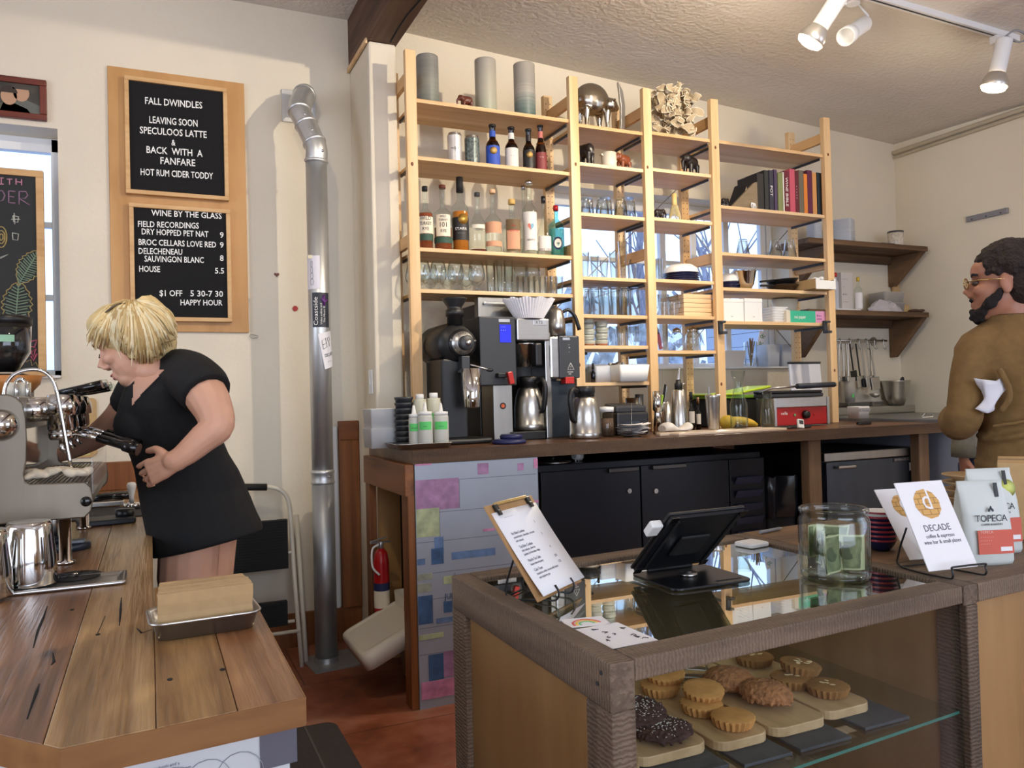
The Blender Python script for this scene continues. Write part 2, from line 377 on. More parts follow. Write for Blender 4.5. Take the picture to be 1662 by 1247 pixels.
# windows
def window(name, W, y, xs, zs, label, bx=.045):
    x0, x1, z0, z1 = W; o = T(name, label, 'window', (x0, y, z0), kind='structure'); w_, h = x1-x0, z1-z0
    f = MB()
    f.box(0, 0, 0, w_, .05, bx); f.box(0, 0, h-bx*1.5, w_, .05, h); f.box(0, 0, 0, bx, .05, h); f.box(w_-bx, 0, 0, w_, .05, h)
    f.build('window_frame', M_whitem, o, .004)
    m_ = MB()
    for x in xs: m_.box(x-x0-.022, .005, bx, x-x0+.022, .045, h-bx)
    for z in zs: m_.box(bx, .008, z-z0-.014, w_-bx, .042, z-z0+.014)
    m_.build('mullions', M_whitem, o, .003)
    MB().box(0.001, -.2, -.001, w_-.001, .0, .012).build('window_sill', M_whitem, o, .004)
    MB().box(.01, .02, .01, w_-.01, .026, h-.01).build('pane', M_glassw, o)
    return o
window('window_1', W1, 4.37, [XX(p, 4.37, 1.9) for p in (1079, 1129, 1182, 1242)], [atY(1150, 430, 4.37).z], 'white multi-pane window behind the glass-filled shelves')
window('window_2', W2, 4.37, [-1.1, -.75], [atY(85, 365, 4.37).z, atY(85, 483, 4.37).z], 'white window half hidden by the chalkboard')

# ------------------------------------------------------------------ pine shelving unit
YF = 3.62; ZC = 1.04                      # front of the shelving, counter top
PX = [1.15, 2.03, 2.485, 2.94, 3.793]; PW = .026
def SZ(px, py): return atY(px, py, YF).z
SH = [[SZ(675, 159.5), SZ(677.2, 252.9), SZ(681.4, 401.4), SZ(683.3, 468.8)],
      [SZ(937.5, 200), SZ(938.6, 262.6), SZ(939.6, 344), SZ(942, 448), SZ(943, 509.7), SZ(943.2, 560.4), SZ(944, 621)],
      [SZ(1055, 212.6), SZ(1056, 272), SZ(1057, 352), SZ(1058, 452), SZ(1059.4, 511), SZ(1060.4, 568.7)],
      [SZ(1164, 227), SZ(1165, 332.4), SZ(1167.5, 408.8), SZ(1166.8, 465.8), SZ(1173, 520.7)]]
O = Vector((2.47, 3.77, ZC))
unit = T('shelving_unit', 'tall open pine shelving standing on the back counter in front of the window', 'shelving', O)
L = lambda: MB().at(-O)
M_hole = M_dark
for i, x in enumerate(PX):
    L().box(x-PW, YF-.018, ZC+.0008, x+PW, YF+.014, 2.907).build('post', M_pine, unit, .002)
    b = L().box(x-PW, 3.895, ZC+.0008, x+PW, 3.927, 2.907).mat(1)
    for k in range(56):
        for s in (-.013, .013): b.add([(x+s+.0032*math.cos(a*PI/3), 3.8948, 1.1+k*.032+.0032*math.sin(a*PI/3)) for a in range(6)], [tuple(range(6))])
    b.build('post', [M_pine, M_hole], unit, 0)
    for z in (2.76, 1.98): L().box(x-.011, YF+.014, z, x+.011, 3.896, z+.06).build('side_rail', M_piney, unit, .002)
    for kz in (2.5, 1.4): L().ell((x+random.uniform(-.01, .01), YF-.0185, kz+random.uniform(-.2, .2)), (.007, .0012, .010), 10, 6).build('knot', P('knot', (110, 62, 30), .6) if 'knot' not in MATS else MATS['knot'], unit)
for b_, zs in enumerate(SH):
    x0, x1 = PX[b_]+PW, PX[b_+1]-PW
    for z in zs:
        s = L().box(x0+.001, YF-.004, z-.02, x1-.001, 3.91, z-.0012).build('shelf_board', M_pinex, unit, .0015)
        for xx in (x0+.003, x1-.003): L().box(xx-.004, YF+.02, z-.034, xx+.004, 3.89, z-.0205).build('shelf_bracket', M_dgrey, s)
br = L(); br.tube([(PX[3], 3.93, 1.5), (PX[4], 3.93, 2.3)], .003, 5); br.tube([(PX[3], 3.93, 2.3), (PX[4], 3.93, 1.5)], .003, 5)
br.tube([(PX[1], 3.93, 1.7), (PX[3], 3.93, 2.5)], .003, 5)
br.build('cross_brace', M_steel, unit)
for l, yy in ((1168, 521), (1338, 521)):
    p = atY(l, yy, YF-.03)
    L().box(p.x-.004, YF-.035, p.z-.075, p.x+.02, YF-.0185, p.z).box(p.x-.004, YF-.06, p.z-.075, p.x+.03, YF-.035, p.z-.06).box(p.x-.004, YF-.05, p.z-.012, p.x+.03, YF-.0185, p.z).build('clamp', M_dgrey, unit, .002)

# ------------------------------------------------------------------ things turned on an axis
def arc(mb, r, z0, z1, a0, a1, n=14, r1=None):
    r1 = r if r1 is None else r1; A = [a0+(a1-a0)*i/n for i in range(n+1)]
    return mb.add([(r*math.cos(a), r*math.sin(a), z0) for a in A]+[(r1*math.cos(a), r1*math.sin(a), z1) for a in A], [(i, i+1, n+2+i, n+1+i) for i in range(n)], True)
FA = -PI/2-.30         # angle that faces the viewer from the shelves
def wrap(lines, m, parent, r, z, a=None, name='lettering'):
    """lettering bent round a cylinder"""
    a = FA if a is None else a
    o = text(lines, m, None, (0, 0, 0), (0, 0, 0), .0002, name)
    for v in o.data.vertices:
        x, y, h = v.co; th = a+x/r; v.co = ((r+.0006+h)*math.cos(th), (r+.0006+h)*math.sin(th), z+y)
    o.parent = parent; return o
INK = P('black_ink', (24, 22, 22), .8); INKW = P('white_ink', (240, 238, 232), .7); INKG = P('gold_ink', (200, 160, 80), .4, .6)
INKR = P('red_ink', (190, 50, 50), .7); INKB = P('blue_ink', (40, 70, 150), .7)
def bottle(name, label, cat, X, Y, z, w, h, gm, body=.55, shoulder=.14, neck=.26, liquid=None, lab=None, cap=None, caph=.07, neckband=None, txt=None, group=None, label2=None):
    """body/shoulder heights as fractions of h; liquid = (fraction, material); lab = (z0, z1, material, half angle)"""
    r = w/2; t = T(name, label, cat, (X, Y, z), group=group); nk = r*neck
    hb, hs = h*body, h*(body+shoulder)
    pr = [(r*.9, 0), (r, h*.012), (r, hb)]+[(nk+(r-nk)*(.5+.5*math.cos(PI*k/5)), hb+(hs-hb)*k/5) for k in range(1, 6)]+[(nk, h*(1-caph)), (nk*1.12, h*(1-caph)+.002), (nk*1.12, h*(1-caph*.6))]
    MB().lathe(pr, 24, caps=True).build('bottle_glass', gm, t)
    if liquid:
        f, lm = liquid; q = [(0.0001, h*.02), (r*.93, h*.02)]; zt = h*f
        q += [(p*.93, zz) for p, zz in pr[2:] if zz < zt]
        rr = q[-1][0]; q += [(rr, zt), (.0001, zt)]
        MB().lathe(q, 20, caps=False).build('liquid', lm, t)
    for lb in (lab or []):
        z0, z1, lm, ha = lb[:4]; arc(MB(), r+.0006, h*z0, h*z1, FA-ha, FA+ha).build('paper_label', lm, t)
    if neckband: MB().lathe([(nk*1.06, h*neckband[0]), (nk*1.06, h*neckband[1])], 16, caps=False).build('neck_label', neckband[2], t)
    if cap: MB().cyl(nk*1.25, h*(1-caph), h, 16).build('cap', cap, t)
    for tx in (txt or []): wrap(tx[0], tx[1], t, r+.0008, h*tx[2])
    return t
def cupglass(name, label, cat, X, Y, z, w, h, group=None, r0=.78, flip=False, m=None, thick=.0018, stem=None):
    """open drinking glass; flip = standing on its rim"""
    t = T(name, label, cat, (X, Y, z+(h if flip else 0)), (PI if flip else 0, 0, 0), group=group); r = w/2
    pr = [(r*r0*.96, 0), (r*r0, .004), (r, h), (r-thick, h), (r*r0-thick, .011), (.0001, .010)]
    MB().lathe(pr, 24, caps=True).build('glass_bowl', m or M_glasst, t)
    return t
def nm(base_, i): return base_

# ---- top shelf, wide bay
Z = SH[0][0]
def vase(l, r, top, lab, m, Y=3.73):
    X, w_, h = fit(l, r, top, Z, Y); t = T('stoneware_vase', lab, 'vase', (X, Y, Z), group='stoneware vases on the top shelf'); R = w_/2
    MB().lathe([(R*.98, 0), (R, .01), (R, h*.98), (R*.985, h), (R*.93, h), (R*.93, .02), (.0001, .018)], 36).build('vase_body', m, t); return t
def glaze(name, stops, hh):
    m, t, b = base(name); c = t.nodes.new('ShaderNodeTexCoord'); s = t.nodes.new('ShaderNodeSeparateXYZ'); t.links.new(c.outputs['Object'], s.inputs[0])
    n = noise(t, obj_coord(t, (1, 1, 26)), 2.2, 4); a = t.nodes.new('ShaderNodeMath'); a.operation = 'MULTIPLY_ADD'; a.inputs[1].default_value = 1/hh
    t.links.new(s.outputs['Z'], a.inputs[0]); b2 = t.nodes.new('ShaderNodeMath'); b2.operation = 'MULTIPLY_ADD'; b2.inputs[1].default_value = .5; b2.inputs[2].default_value = -.25
    t.links.new(n, b2.inputs[0]); t.links.new(b2.outputs[0], a.inputs[2])
    t.links.new(ramp(t, a.outputs[0], [(p, lin(q)) for p, q in stops]), b.inputs['Base Color']); b.inputs['Roughness'].default_value = .45; return m
vase(677, 713, 93, 'grey-green stoneware vase next to the left post on the top shelf', glaze('glaze_a', [(.05, (104, 112, 104)), (.35, (136, 136, 128)), (.6, (120, 120, 116)), (.9, (142, 138, 132))], .33))
vase(772, 807, 99, 'pale grey speckled stoneware vase right of the small red-brown elephant', glaze('glaze_b', [(.05, (158, 162, 140)), (.4, (172, 166, 150)), (.9, (160, 154, 144))], .33))
vase(835, 870, 106, 'grey stoneware vase with a blue-green foot on the top shelf', glaze('glaze_c', [(.05, (74, 96, 92)), (.25, (110, 122, 116)), (.45, (166, 160, 150)), (.55, (150, 146, 138)), (.9, (158, 152, 142))], .33))

def elephant_mesh():
    b = MB()
    b.ell((0, 0, .60), (.36, .22, .27)); b.ell((-.22, 0, .66), (.2, .18, .22)); b.ell((-.42, 0, .72), (.17, .15, .19)); b.ell((.2, 0, .62), (.2, .2, .24))
    b.ell((-.38, .16, .72), (.09, .05, .15), rot=(0, .2, .5)); b.ell((-.38, -.16, .72), (.09, .05, .15), rot=(0, .2, -.5))
    b.tube(smooth_path([(-.52, 0, .68), (-.62, 0, .52), (-.62, 0, .32), (-.66, 0, .2)]), [.09-.05*i/18 for i in range(19)], 10)
    for x, y in ((-.24, .13), (-.2, -.13), (.22, .13), (.28, -.13)): b.tube([(x, y, .5), (x-.01, y, .25), (x, y, 0)], [.11, .085, .095], 10)
    b.tube([(.36, 0, .68), (.43, 0, .5), (.42, 0, .36)], [.03, .022, .03], 6)
    for s in (.06, -.06): b.tube([(-.52, s, .6), (-.62, s*1.3, .55), (-.68, s*1.3, .58)], [.028, .022, .008], 6)
    o = b.build('elephant', M_black, None, remesh=.035, smooth_it=3); me = o.data; bpy.data.objects.remove(o); return me
ELE = elephant_mesh()
def elephant(l, r, top, Z_, Y, label, m, rz=0, name='elephant_figurine', hs=None):
    X, w_, h = fit(l, r, top, Z_, Y); me = ELE.copy(); me.materials.clear(); me.materials.append(m)
    o = bpy.data.objects.new(name, me); col.objects.link(o); s = h/.92 if hs is None else hs
    o.scale = (s, s, s); o.location = (X, Y, Z_); o.rotation_euler = (0, 0, rz); return tag(o, label, 'figurine', 'elephant figurines')
M_rosew = P('rosewood', (96, 46, 30), .35, var=.2, vs=12); M_ebony = P('ebony', (34, 28, 28), .3, var=.2, vs=12); M_redwood = P('red_wood', (128, 66, 38), .4, var=.2, vs=12)
elephant(747, 768, 155, Z, 3.68, 'small red-brown elephant between the vases on the top shelf', M_rosew, 0)

# ---- second shelf: cans and beer bottles
Z = SH[0][1]
def can(l, r, top, lab, m, band):
    X, w_, h = fit(l, r, top, Z, 3.71); t = T('beverage_can', lab, 'can', (X, 3.71, Z), group='drink cans on the second shelf'); R = w_/2
    MB().lathe([(R*.8, 0), (R, .008), (R, h-.012), (R*.84, h-.002), (R*.86, h), (R*.78, h-.003), (.0001, h-.004)], 28).build('can_body', M_alu, t)
    MB().lathe([(R*1.004, .01), (R*1.004, h-.014)], 28, caps=False).build('printed_sleeve', m, t)
    for k, (tx, z0, s) in enumerate(band): wrap([(tx, 0, 0, s, 'CENTER', .8)], INK if k == 0 else INK, t, R*1.006, z0)
    return t
can(727, 750, 217, 'pale silver drink can on the second shelf', P('can_silver', (206, 204, 204), .35, .4, var=.1, vs=40), [('~o~', .07, .03)])
can(755, 779, 222, 'dark patterned drink can beside the blue-labelled bottle', P('can_dark', (96, 106, 104), .35, .3, var=.7, vs=90), [])
G_amber = glass('amber_glass', (112, 58, 18), 1.5, .02, 1.3); G_amberd = glass('dark_amber_glass', (60, 30, 10), 1.5, .02, 1.3)
G_olive = glass('olive_glass', (132, 88, 30), 1.5, .02, 1.3)
LB = P('label_blue', (44, 80, 176), .6); LW = P('label_white', (222, 216, 208), .7); LK = P('label_black', (30, 26, 24), .5); LR = P('label_maroon', (126, 52, 52), .6)
LC = P('label_cream', (232, 222, 200), .7); LGR = P('label_green', (52, 82, 70), .7); LPK = P('label_salmon', (206, 152, 118), .7); LY = P('label_gold', (206, 168, 96), .5)
bot = [(789, 812, 203, 'brown beer bottle with a bright blue label', G_amber, LB, LB, []),
       (820, 842, 207, 'brown beer bottle with a white and grey label', G_amber, LW, LW, [('~ ~', INKB, .3, .015)]),
       (849, 869, 210, 'dark beer bottle with a black and gold label', G_amberd, LK, LK, []),
       (869, 888, 203, 'slim brown beer bottle with a maroon label beside the post', G_olive, LR, P('label_pink', (190, 110, 100), .6), [('~ ~', INKW, .3, .016)])]
for l, r, tp, lb, g, lm, nb, tx in bot:
    X, w_, h = fit(l, r, tp, Z, 3.71)
    t = bottle('beer_bottle', lb, 'bottle', X, 3.71, Z, w_, h, g, .52 if 'slim' not in lb else .45, .2 if 'slim' not in lb else .3, .42, (.62, P('beer', (96, 46, 12), .2) if 'beer' not in MATS else MATS['beer']),
           [(.06, .5 if 'slim' not in lb else .42, lm, 1.35)], M_black, .05, (.72, .86, nb), [([(a, 0, 0, s, 'CENTER', .9)], c, z) for a, c, z, s in tx], 'beer bottles on the second shelf')
    if 'blue' in lb or 'gold' in lb:
        d = MB().lathe([(.0001, .001), (w_*.26, .0)], 14); o = d.build('label_roundel', LY, t); o.rotation_euler = (PI/2, 0, FA+PI/2); o.location = ((w_/2+.0015)*math.cos(FA), (w_/2+.0015)*math.sin(FA), h*.38)

# ---- third shelf: liquor
Z = SH[0][2]
G_cl = M_glassj; G_green = glass('green_tint_glass', (205, 240, 224), 1.5, .01, 1.2); G_blue = glass('blue_tint_glass', (190, 232, 236), 1.5, .01, 1.2)
WH = P('whiskey', (150, 62, 18), .1, alpha=.8); WH2 = P('amber_spirit', (206, 122, 30), .1, alpha=.85); VK = P('clear_spirit', (214, 214, 190), .1, alpha=.25)
DRED = P('dark_rye', (96, 32, 20), .1, alpha=.9)
def spirit(l, r, tp, lb, g, body, sh, nk, liq, labs, cap, caph, txt, Y=3.72, nb=None):
    X, w_, h = fit(l, r, tp, Z, Y)
    return bottle('liquor_bottle', lb, 'bottle', X, Y, Z, w_, h, g, body, sh, nk, liq, labs, cap, caph, nb, txt, 'liquor bottles on the third shelf')
spirit(679, 704, 303, 'rye whiskey bottle with a white label partly behind the left post', G_cl, .56, .12, .3, (.58, WH), [(.26, .52, LC, 1.3), (.15, .25, LGR, 1.3)], M_blackm, .07,
       [([('WILD', 0, .02, .028, 'CENTER', .8), ('TURKEY', 0, -.004, .024, 'CENTER', .7), ('RYE', 0, -.03, .022, 'CENTER', .9)], INK, .4)])
spirit(705, 735, 301, 'rye whiskey bottle with a large 101 on its white label', G_cl, .56, .12, .3, (.36, WH), [(.22, .54, LC, .85), (.12, .21, LGR, 1.3)], M_rosew, .05,
       [([('WILD', 0, .045, .016, 'CENTER', .8), ('TURKEY', 0, .028, .016, 'CENTER', .8), ('101', 0, -.002, .034, 'CENTER', .9), ('RYE', 0, -.028, .02, 'CENTER', .9)], INK, .36)])
t = spirit(735, 762, 288, 'tall amber whiskey bottle with a black label and gold disc', G_cl, .58, .14, .34, (.54, WH2), [(.16, .46, LK, 1.35)], M_blackm, .2,
       [([('STARR', 0, 0, .018, 'CENTER', 1.2)], INKW, .29), ([('- - - - - -', 0, 0, .012, 'CENTER', .8)], INKW, .24)])
o = MB().lathe([(.0001, .0012), (.026, .0)], 18).build('gold_disc', INKG, t); o.rotation_euler = (PI/2, 0, FA+PI/2+.25); o.location = (.043*math.cos(FA+.25), .043*math.sin(FA+.25), .165)
spirit(762, 791, 313, 'clear stubby bottle nearly empty with a plain faded label', G_cl, .42, .3, .26, (.07, DRED), [(.4, .46, LC, .8)], M_dgrey, .06, [])
spirit(788, 815, 308, 'clear spirit bottle with salmon labels and a pale stopper', G_cl, .5, .16, .3, (.2, VK), [(.32, .49, LPK, 1.3), (.12, .2, LPK, 1.3)], P('cork', (220, 180, 140), .7), .06,
       [])
t = spirit(816, 849, 324, 'wide flat gin bottle with an arched brown-framed label', G_cl, .46, .2, .28, (.1, VK), [(.06, .62, P('label_frame', (104, 82, 50), .6), .78), ], LY, .09,
       [([('rum', 0, .022, .016, 'CENTER', .8), ('MISSION', 0, -.005, .015, 'CENTER', .9)], INKR, .42)])
o = arc(MB(), .0, 0, 0, 0, 1); rr = t.children[0].dimensions.x/2
arc(MB(), rr+.0012, .03, .125, FA-.66, FA+.66).build('label_face', LPK, t)
spirit(845, 859, 302, 'slim bottle standing behind the heart-labelled bottle', G_cl, .5, .12, .4, (.3, VK), [], M_alu, .05, [], 3.84)
t = spirit(849, 873, 294, 'tall clear bottle with a pink and blue heart on its label', G_cl, .6, .12, .4, (.1, VK), [(.08, .58, LW, 1.2)], M_alu, .05, [([('SIENTO', 0, 0, .014, 'CENTER', .9)], INK, .2)])
rr = t.children[0].dimensions.x/2
def heart(n=24): return [(.016*math.sin(a)**3, (13*math.cos(a)-5*math.cos(2*a)-2*math.cos(3*a)-math.cos(4*a))/1000) for a in [2*PI*i/n for i in range(n)]]
h_ = MB(); hp = heart(); n = len(hp)
def cyl_pt(x, y, r, z): th = FA+x/r; return (r*math.cos(th), r*math.sin(th), z+y)
for s, mm in ((1, P('heart_pink', (206, 120, 104), .7)), (-1, P('heart_blue', (120, 168, 190), .7))):
    q = [(x*1.1, y*1.25) for x, y in hp if x*s <= .0005]; q.sort(key=lambda p: math.atan2(p[1], -p[0]*s+.0001))
    hb = MB(); hb.add([cyl_pt(x, y, rr+.0014, t.children[0].dimensions.z*.4) for x, y in q], [tuple(range(len(q)))]); hb.build('label_heart', mm, t)
spirit(872, 896, 319, 'pointed clear bottle with a diamond label and black cap', G_cl, .3, .42, .24, (.25, VK), [(.1, .34, LW, 1.0), (.1, .14, P('label_plum', (84, 50, 60), .6), 1.02)], M_black, .11, [])
t = spirit(891, 917, 334, 'aqua-green gin bottle with a round ship label', G_blue, .62, .14, .26, (.55, P('aqua_spirit', (120, 200, 186), .1, alpha=.5)), [], M_red, .1, [])
rr = t.children[0].dimensions.x/2
for r_, mm in ((.034, P('label_navy', (52, 60, 92), .6)), (.024, P('label_ivory', (236, 222, 206), .6))):
    q = [(r_*.8*math.cos(a), r_*math.sin(a)) for a in [2*PI*i/20 for i in range(20)]]
    MB().add([cyl_pt(x, y, rr+.001+.0006*(r_ < .03), .075) for x, y in q], [tuple(range(20))]).build('oval_label', mm, t)
wrap([('PLYMOUTH', 0, .024, .009, 'CENTER', .9), ('GIN', 0, -.004, .012, 'CENTER', .9)], INK, t, rr+.0022, .075)

# ---- fourth shelf: glasses
Z = SH[0][3]
def snifter(X, Y, w_, h, lab):
    t = T('snifter_glass', lab, 'glass', (X, Y, Z), group='snifter glasses on the fourth shelf'); R = w_/2
    MB().lathe([(R*.7, 0), (R*.68, .003), (.006, .008), (.006, h*.2), (R*.5, h*.25), (R*.9, h*.4), (R, h*.52), (R*.93, h*.7), (R*.72, h), (R*.70, h), (R*.9, h*.7), (R*.97, h*.52), (R*.87, h*.41), (.0001, h*.28)], 24).build('glass_bowl', M_glasst, t)
for k, (cx, Y) in enumerate(((672, 3.78), (686, 3.68), (699, 3.8), (712, 3.69), (727, 3.82), (740, 3.69), (757, 3.82), (774, 3.69))):
    X, w_, h = fit(cx-14, cx+14, 424, Z, 3.69); snifter(XX(cx, Y, Z), Y, w_, h, ['balloon snifter glass behind the front row beside the left post' if k == 0 else 'balloon snifter glass in the row under the liquor bottles'][0])
def tall(cx, Y, wpx, top, lab, grp, r0=.86, flip=False, zz=None, name='highball_glass'):
    zz = Z if zz is None else zz; X, w_, h = fit(cx-wpx/2, cx+wpx/2, top, zz, Y)
    return cupglass(name, lab, 'glass', X, Y, zz, w_, h, grp, r0, flip)
for cx, Y in ((797, 3.68), (809, 3.78), (814, 3.68), (826, 3.69)): tall(cx, Y, 16, 423 if Y < 3.75 else 427, 'straight tall glass beside the snifters under the liquor bottles', 'tall glasses on the fourth shelf')
for cx, Y in ((846, 3.8), (865, 3.72)):
    X, w_, h = fit(cx-13, cx+13, 427, Z, Y); h *= .93; R = w_/2
    t = T('wine_glass', 'stemmed wine glass %s the low tumblers' % ('behind' if Y > 3.75 else 'rising among'), 'glass', (X, Y, Z))
    MB().lathe([(R*.8, 0), (R*.75, .003), (.004, .007), (.004, h*.42), (R*.5, h*.47), (R*.95, h*.66), (R*.9, h), (R*.88, h), (R*.92, h*.66), (.0001, h*.47)], 24).build('glass_bowl', M_glasst, t)
for k in range(9):
    tall(836+k*9.0, 3.69 if k % 2 else 3.76, 14, 449, 'small low tumbler in the row at the right of the fourth shelf', 'low tumblers on the fourth shelf', .85, zz=Z, name='tumbler_glass')

# ---- narrow bays
def Zs(b, k): return SH[b][k]
# silver sheep
Z = Zs(1, 0); X, w_, h = fit(935, 1000, 135, Z, 3.74)
t = T('sheep_sculpture', 'polished metal sheep standing on the top shelf', 'sculpture', (X, 3.74, Z)); s = h
b = MB(); b.ell((-.08*s, 0, .66*s), (.37*s, .24*s, .32*s)); b.ell((.32*s, -.03*s, .6*s), (.15*s, .13*s, .14*s)); b.ell((.41*s, -.04*s, .55*s), (.1*s, .08*s, .08*s))
b.ell((.33*s, .1*s, .66*s), (.04*s, .09*s, .03*s)); b.ell((.33*s, -.14*s, .66*s), (.04*s, .09*s, .03*s))
for x, y in ((-.30, .10), (-.27, -.12), (.14, .10), (.19, -.11)): b.tube([(x*s, y*s, .45*s), (x*s, y*s, .22*s), (x*1.06*s, y*s, 0)], [.09*s, .045*s, .035*s], 10)
b.build('sheep_body', P('pewter', (168, 160, 146), .22, 1), t, remesh=.006, smooth_it=4)
# silver horn ornament
X, w_, h = fit(1001, 1018, 134, Z, 3.8); t = T('silver_ornament', 'curved silver blade ornament behind the middle post on the top shelf', 'ornament', (X, 3.8, Z))
b = MB(); pts = [(.0, .0), (.012, h*.3), (.014, h*.6), (.0, h), (.03, h*.85), (.042, h*.6), (.038, h*.3), (.03, 0)]
b.at((-.02, .01, 0), (PI/2, 0, 0)).prism(pts, 0, .02); b.build('blade', P('pewter_dull', (176, 174, 170), .35, .9), t, .003); MB().cb(.0, 0, 0, .06, .05, .01).build('foot', M_pine, t)
Z = Zs(1, 1)
elephant(940, 961, 232, Z, 3.69, 'black wooden elephant seen from behind on a middle shelf', M_ebony, -PI/2+.3)
elephant(1004, 1022, 250, Z, 3.7, 'light brown elephant beside the small white bowl', M_redwood, .2)
X, w_, h = fit(976, 1001, 249, Z, 3.7); t = T('ceramic_bowl', 'small white spouted bowl between the elephants', 'bowl', (X, 3.7, Z)); R = w_/2
MB().lathe([(R*.86, 0), (R, h*.3), (R, h), (R*.92, h), (R*.9, h*.3), (.0001, h*.2)], 24).build('bowl_body', M_cream, t); MB().at((-R*1.05, 0, h*.86), (0, .5, 0)).box(-.008, -.01, -.006, .01, .01, .004).build('spout', M_cream, t, .002)
Z = Zs(1, 2)
for cx, Y in ((948, 3.7), (954, 3.8), (978, 3.7), (984, 3.82), (1008, 3.7), (1022, 3.82)):
    tall(cx, Y, 23, 322, 'upturned tumbler on the narrow shelf in front of the window top', 'upturned tumblers on the upper window shelf', .8, True, Z, 'tumbler_glass')
Z = Zs(1, 3)
for k in range(6): tall(950+k*15.5, 3.70 if k % 2 == 0 else 3.80, 15, 392 if k == 4 else 410+6*(k % 3), 'slender tall glass on the narrow shelf before the window', 'slender glasses in the narrow bay', .62 if k != 4 else .5, False, Z, 'pilsner_glass')
Z = Zs(1, 4)
for k in range(6): tall(950+k*16.2, 3.69, 17, 467, 'upturned pint glass in the front row before the window', 'pint glasses in the narrow bay', .86, True, Z, 'pint_glass')
for k in range(5): tall(957+k*15, 3.8, 17, 470, 'upturned pint glass in the back row before the window', 'pint glasses in the narrow bay', .86, True, Z, 'pint_glass')
Z = Zs(1, 5)
M_cupg = P('stoneware_grey_glaze', (172, 176, 166), .3); M_cupt = P('terracotta_foot', (150, 92, 60), .6)
def cup_stack(l, r, top, n, Y, where):
    X, w_, h = fit(l, r, top, Z, Y); hh = h/n; R = w_/2
    for k in range(n):
        t = T('stoneware_cup', '%s cup of the %s stack of grey-green stoneware cups' % ({0: 'bottom', n-1: 'topmost', 1: 'second'}.get(k, 'third' if k == 2 else 'fourth'), where), 'cup', (X+random.uniform(-.003, .003), Y, Z+k*hh), group='stoneware cups on the narrow shelf')
        MB().lathe([(R*.8, .001), (R*.92, hh*.35)], 24).build('cup_foot', M_cupt if k == 0 else M_cupg, t)
        MB().lathe([(R*.921, hh*.35), (R, hh*.7), (R*.98, hh*.98), (R*.92, hh*.98), (R*.9, hh*.4), (.0001, hh*.38)], 24, caps=False).build('cup_body', M_cupg, t)
cup_stack(943, 966, 517, 5, 3.70, 'left'); cup_stack(966, 988, 522, 4, 3.69, 'right')
def mug(l, r, top, Z_, Y, lab, grp, lid=False):
    X, w_, h = fit(l, r, top, Z_, Y); R = w_/2; t = T('glass_mug' if not lid else 'glass_teapot', lab, 'mug' if not lid else 'teapot', (X, Y, Z_), group=grp)
    if lid: pr = [(R*.7, 0), (R*.92, h*.12), (R, h*.4), (R*.9, h*.66), (R*.6, h*.8), (R*.58, h*.8), (R*.87, h*.65), (R*.97, h*.4), (.0001, .006)]
    else: pr = [(R*.8, 0), (R*.8, .005), (R, h*.6), (R*.96, h), (R*.93, h), (R*.97, h*.6), (.0001, .01)]
    MB().lathe(pr, 24).build('glass_bowl', M_glasst, t)
    MB().tube(smooth_path([(R*.95, 0, h*.75), (R*1.45, 0, h*.7), (R*1.5, 0, h*.4), (R*.95, 0, h*.25)], 4), .0045, 6).build('handle', M_glasst, t)
    if lid:
        q = MB().lathe([(R*.62, h*.8), (R*.62, h*.9), (R*.3, h*.97), (.006, h*.98), (.008, h)], 20).build('steel_lid', M_chrome, t)
for k, (l, r, Y) in enumerate(((988, 1004, 3.8), (1000, 1018, 3.69), (1016, 1034, 3.69), (1022, 1038, 3.82))): mug(l, r, 530, Z, Y, 'clear glass mug beside the stoneware cup stacks', 'glass mugs in the narrow bay')
Z = Zs(1, 6)
X, w_, h = fit(945, 957, 572, Z, 3.68); bottle('dropper_bottle', 'small clear bottle with a black cap beside the white bins', 'bottle', X, 3.68, Z, w_, h, M_glassj, .75, .1, .5, None, [], M_black, .08)
X, w_, h = fit(959, 967, 590, Z, 3.66); bottle('dropper_bottle', 'tiny dark blue dropper bottle in front of the bins', 'bottle', X, 3.66, Z, w_, h, glass('cobalt_glass', (40, 50, 130), 1.5, .02, 1.3), .5, .1, .4, None, [], M_blackm, .3)
def bin_(l, r, top, Y0, Y1, Z_, lab, m=None, name='plastic_bin', taper=.9, bot=None):
    xa, xb = XX(l, Y0, Z_+.04), XX(r, Y0, Z_+.04); h = ZZ(top, xa, Y0)-Z_; X = (xa+xb)/2; w_ = xb-xa; d = Y1-Y0; t = T(name, lab, 'bin', (X, (Y0+Y1)/2, Z_))
    b = MB(); r0 = [(x*taper, y*taper) for x, y in rrect(-w_/2, -d/2, w_/2, d/2, .012)]; r1 = rrect(-w_/2, -d/2, w_/2, d/2, .012); r2 = [(x*.97, y*.97) for x, y in r1]; r3 = [(x*.96, y*.96) for x, y in r0]
    b.loft([[(x, y, 0) for x, y in r0], [(x, y, h) for x, y in r1], [(x, y, h) for x, y in r2], [(x, y, .004) for x, y in r3]], True, True)
    b.build('bin_body', m or M_white, t); return t, X, h, w_
M_frost = P('frosted_plastic', (214, 220, 230), .5, alpha=.75)
bin_(967, 1000, 594, 3.66, 3.86, Z, 'frosted plastic bin beside the small bottles', M_frost)
t, X, h, w_ = bin_(1007, 1056, 592, 3.56, 3.84, Z, 'white bin of odds and ends sticking out past the middle post', M_white)
t = T('wire_whisk_parts', 'tangle of silver bar parts heaped in the white bin', 'bar parts', (X-.03, 3.7, Z+h-.035)); b = MB()
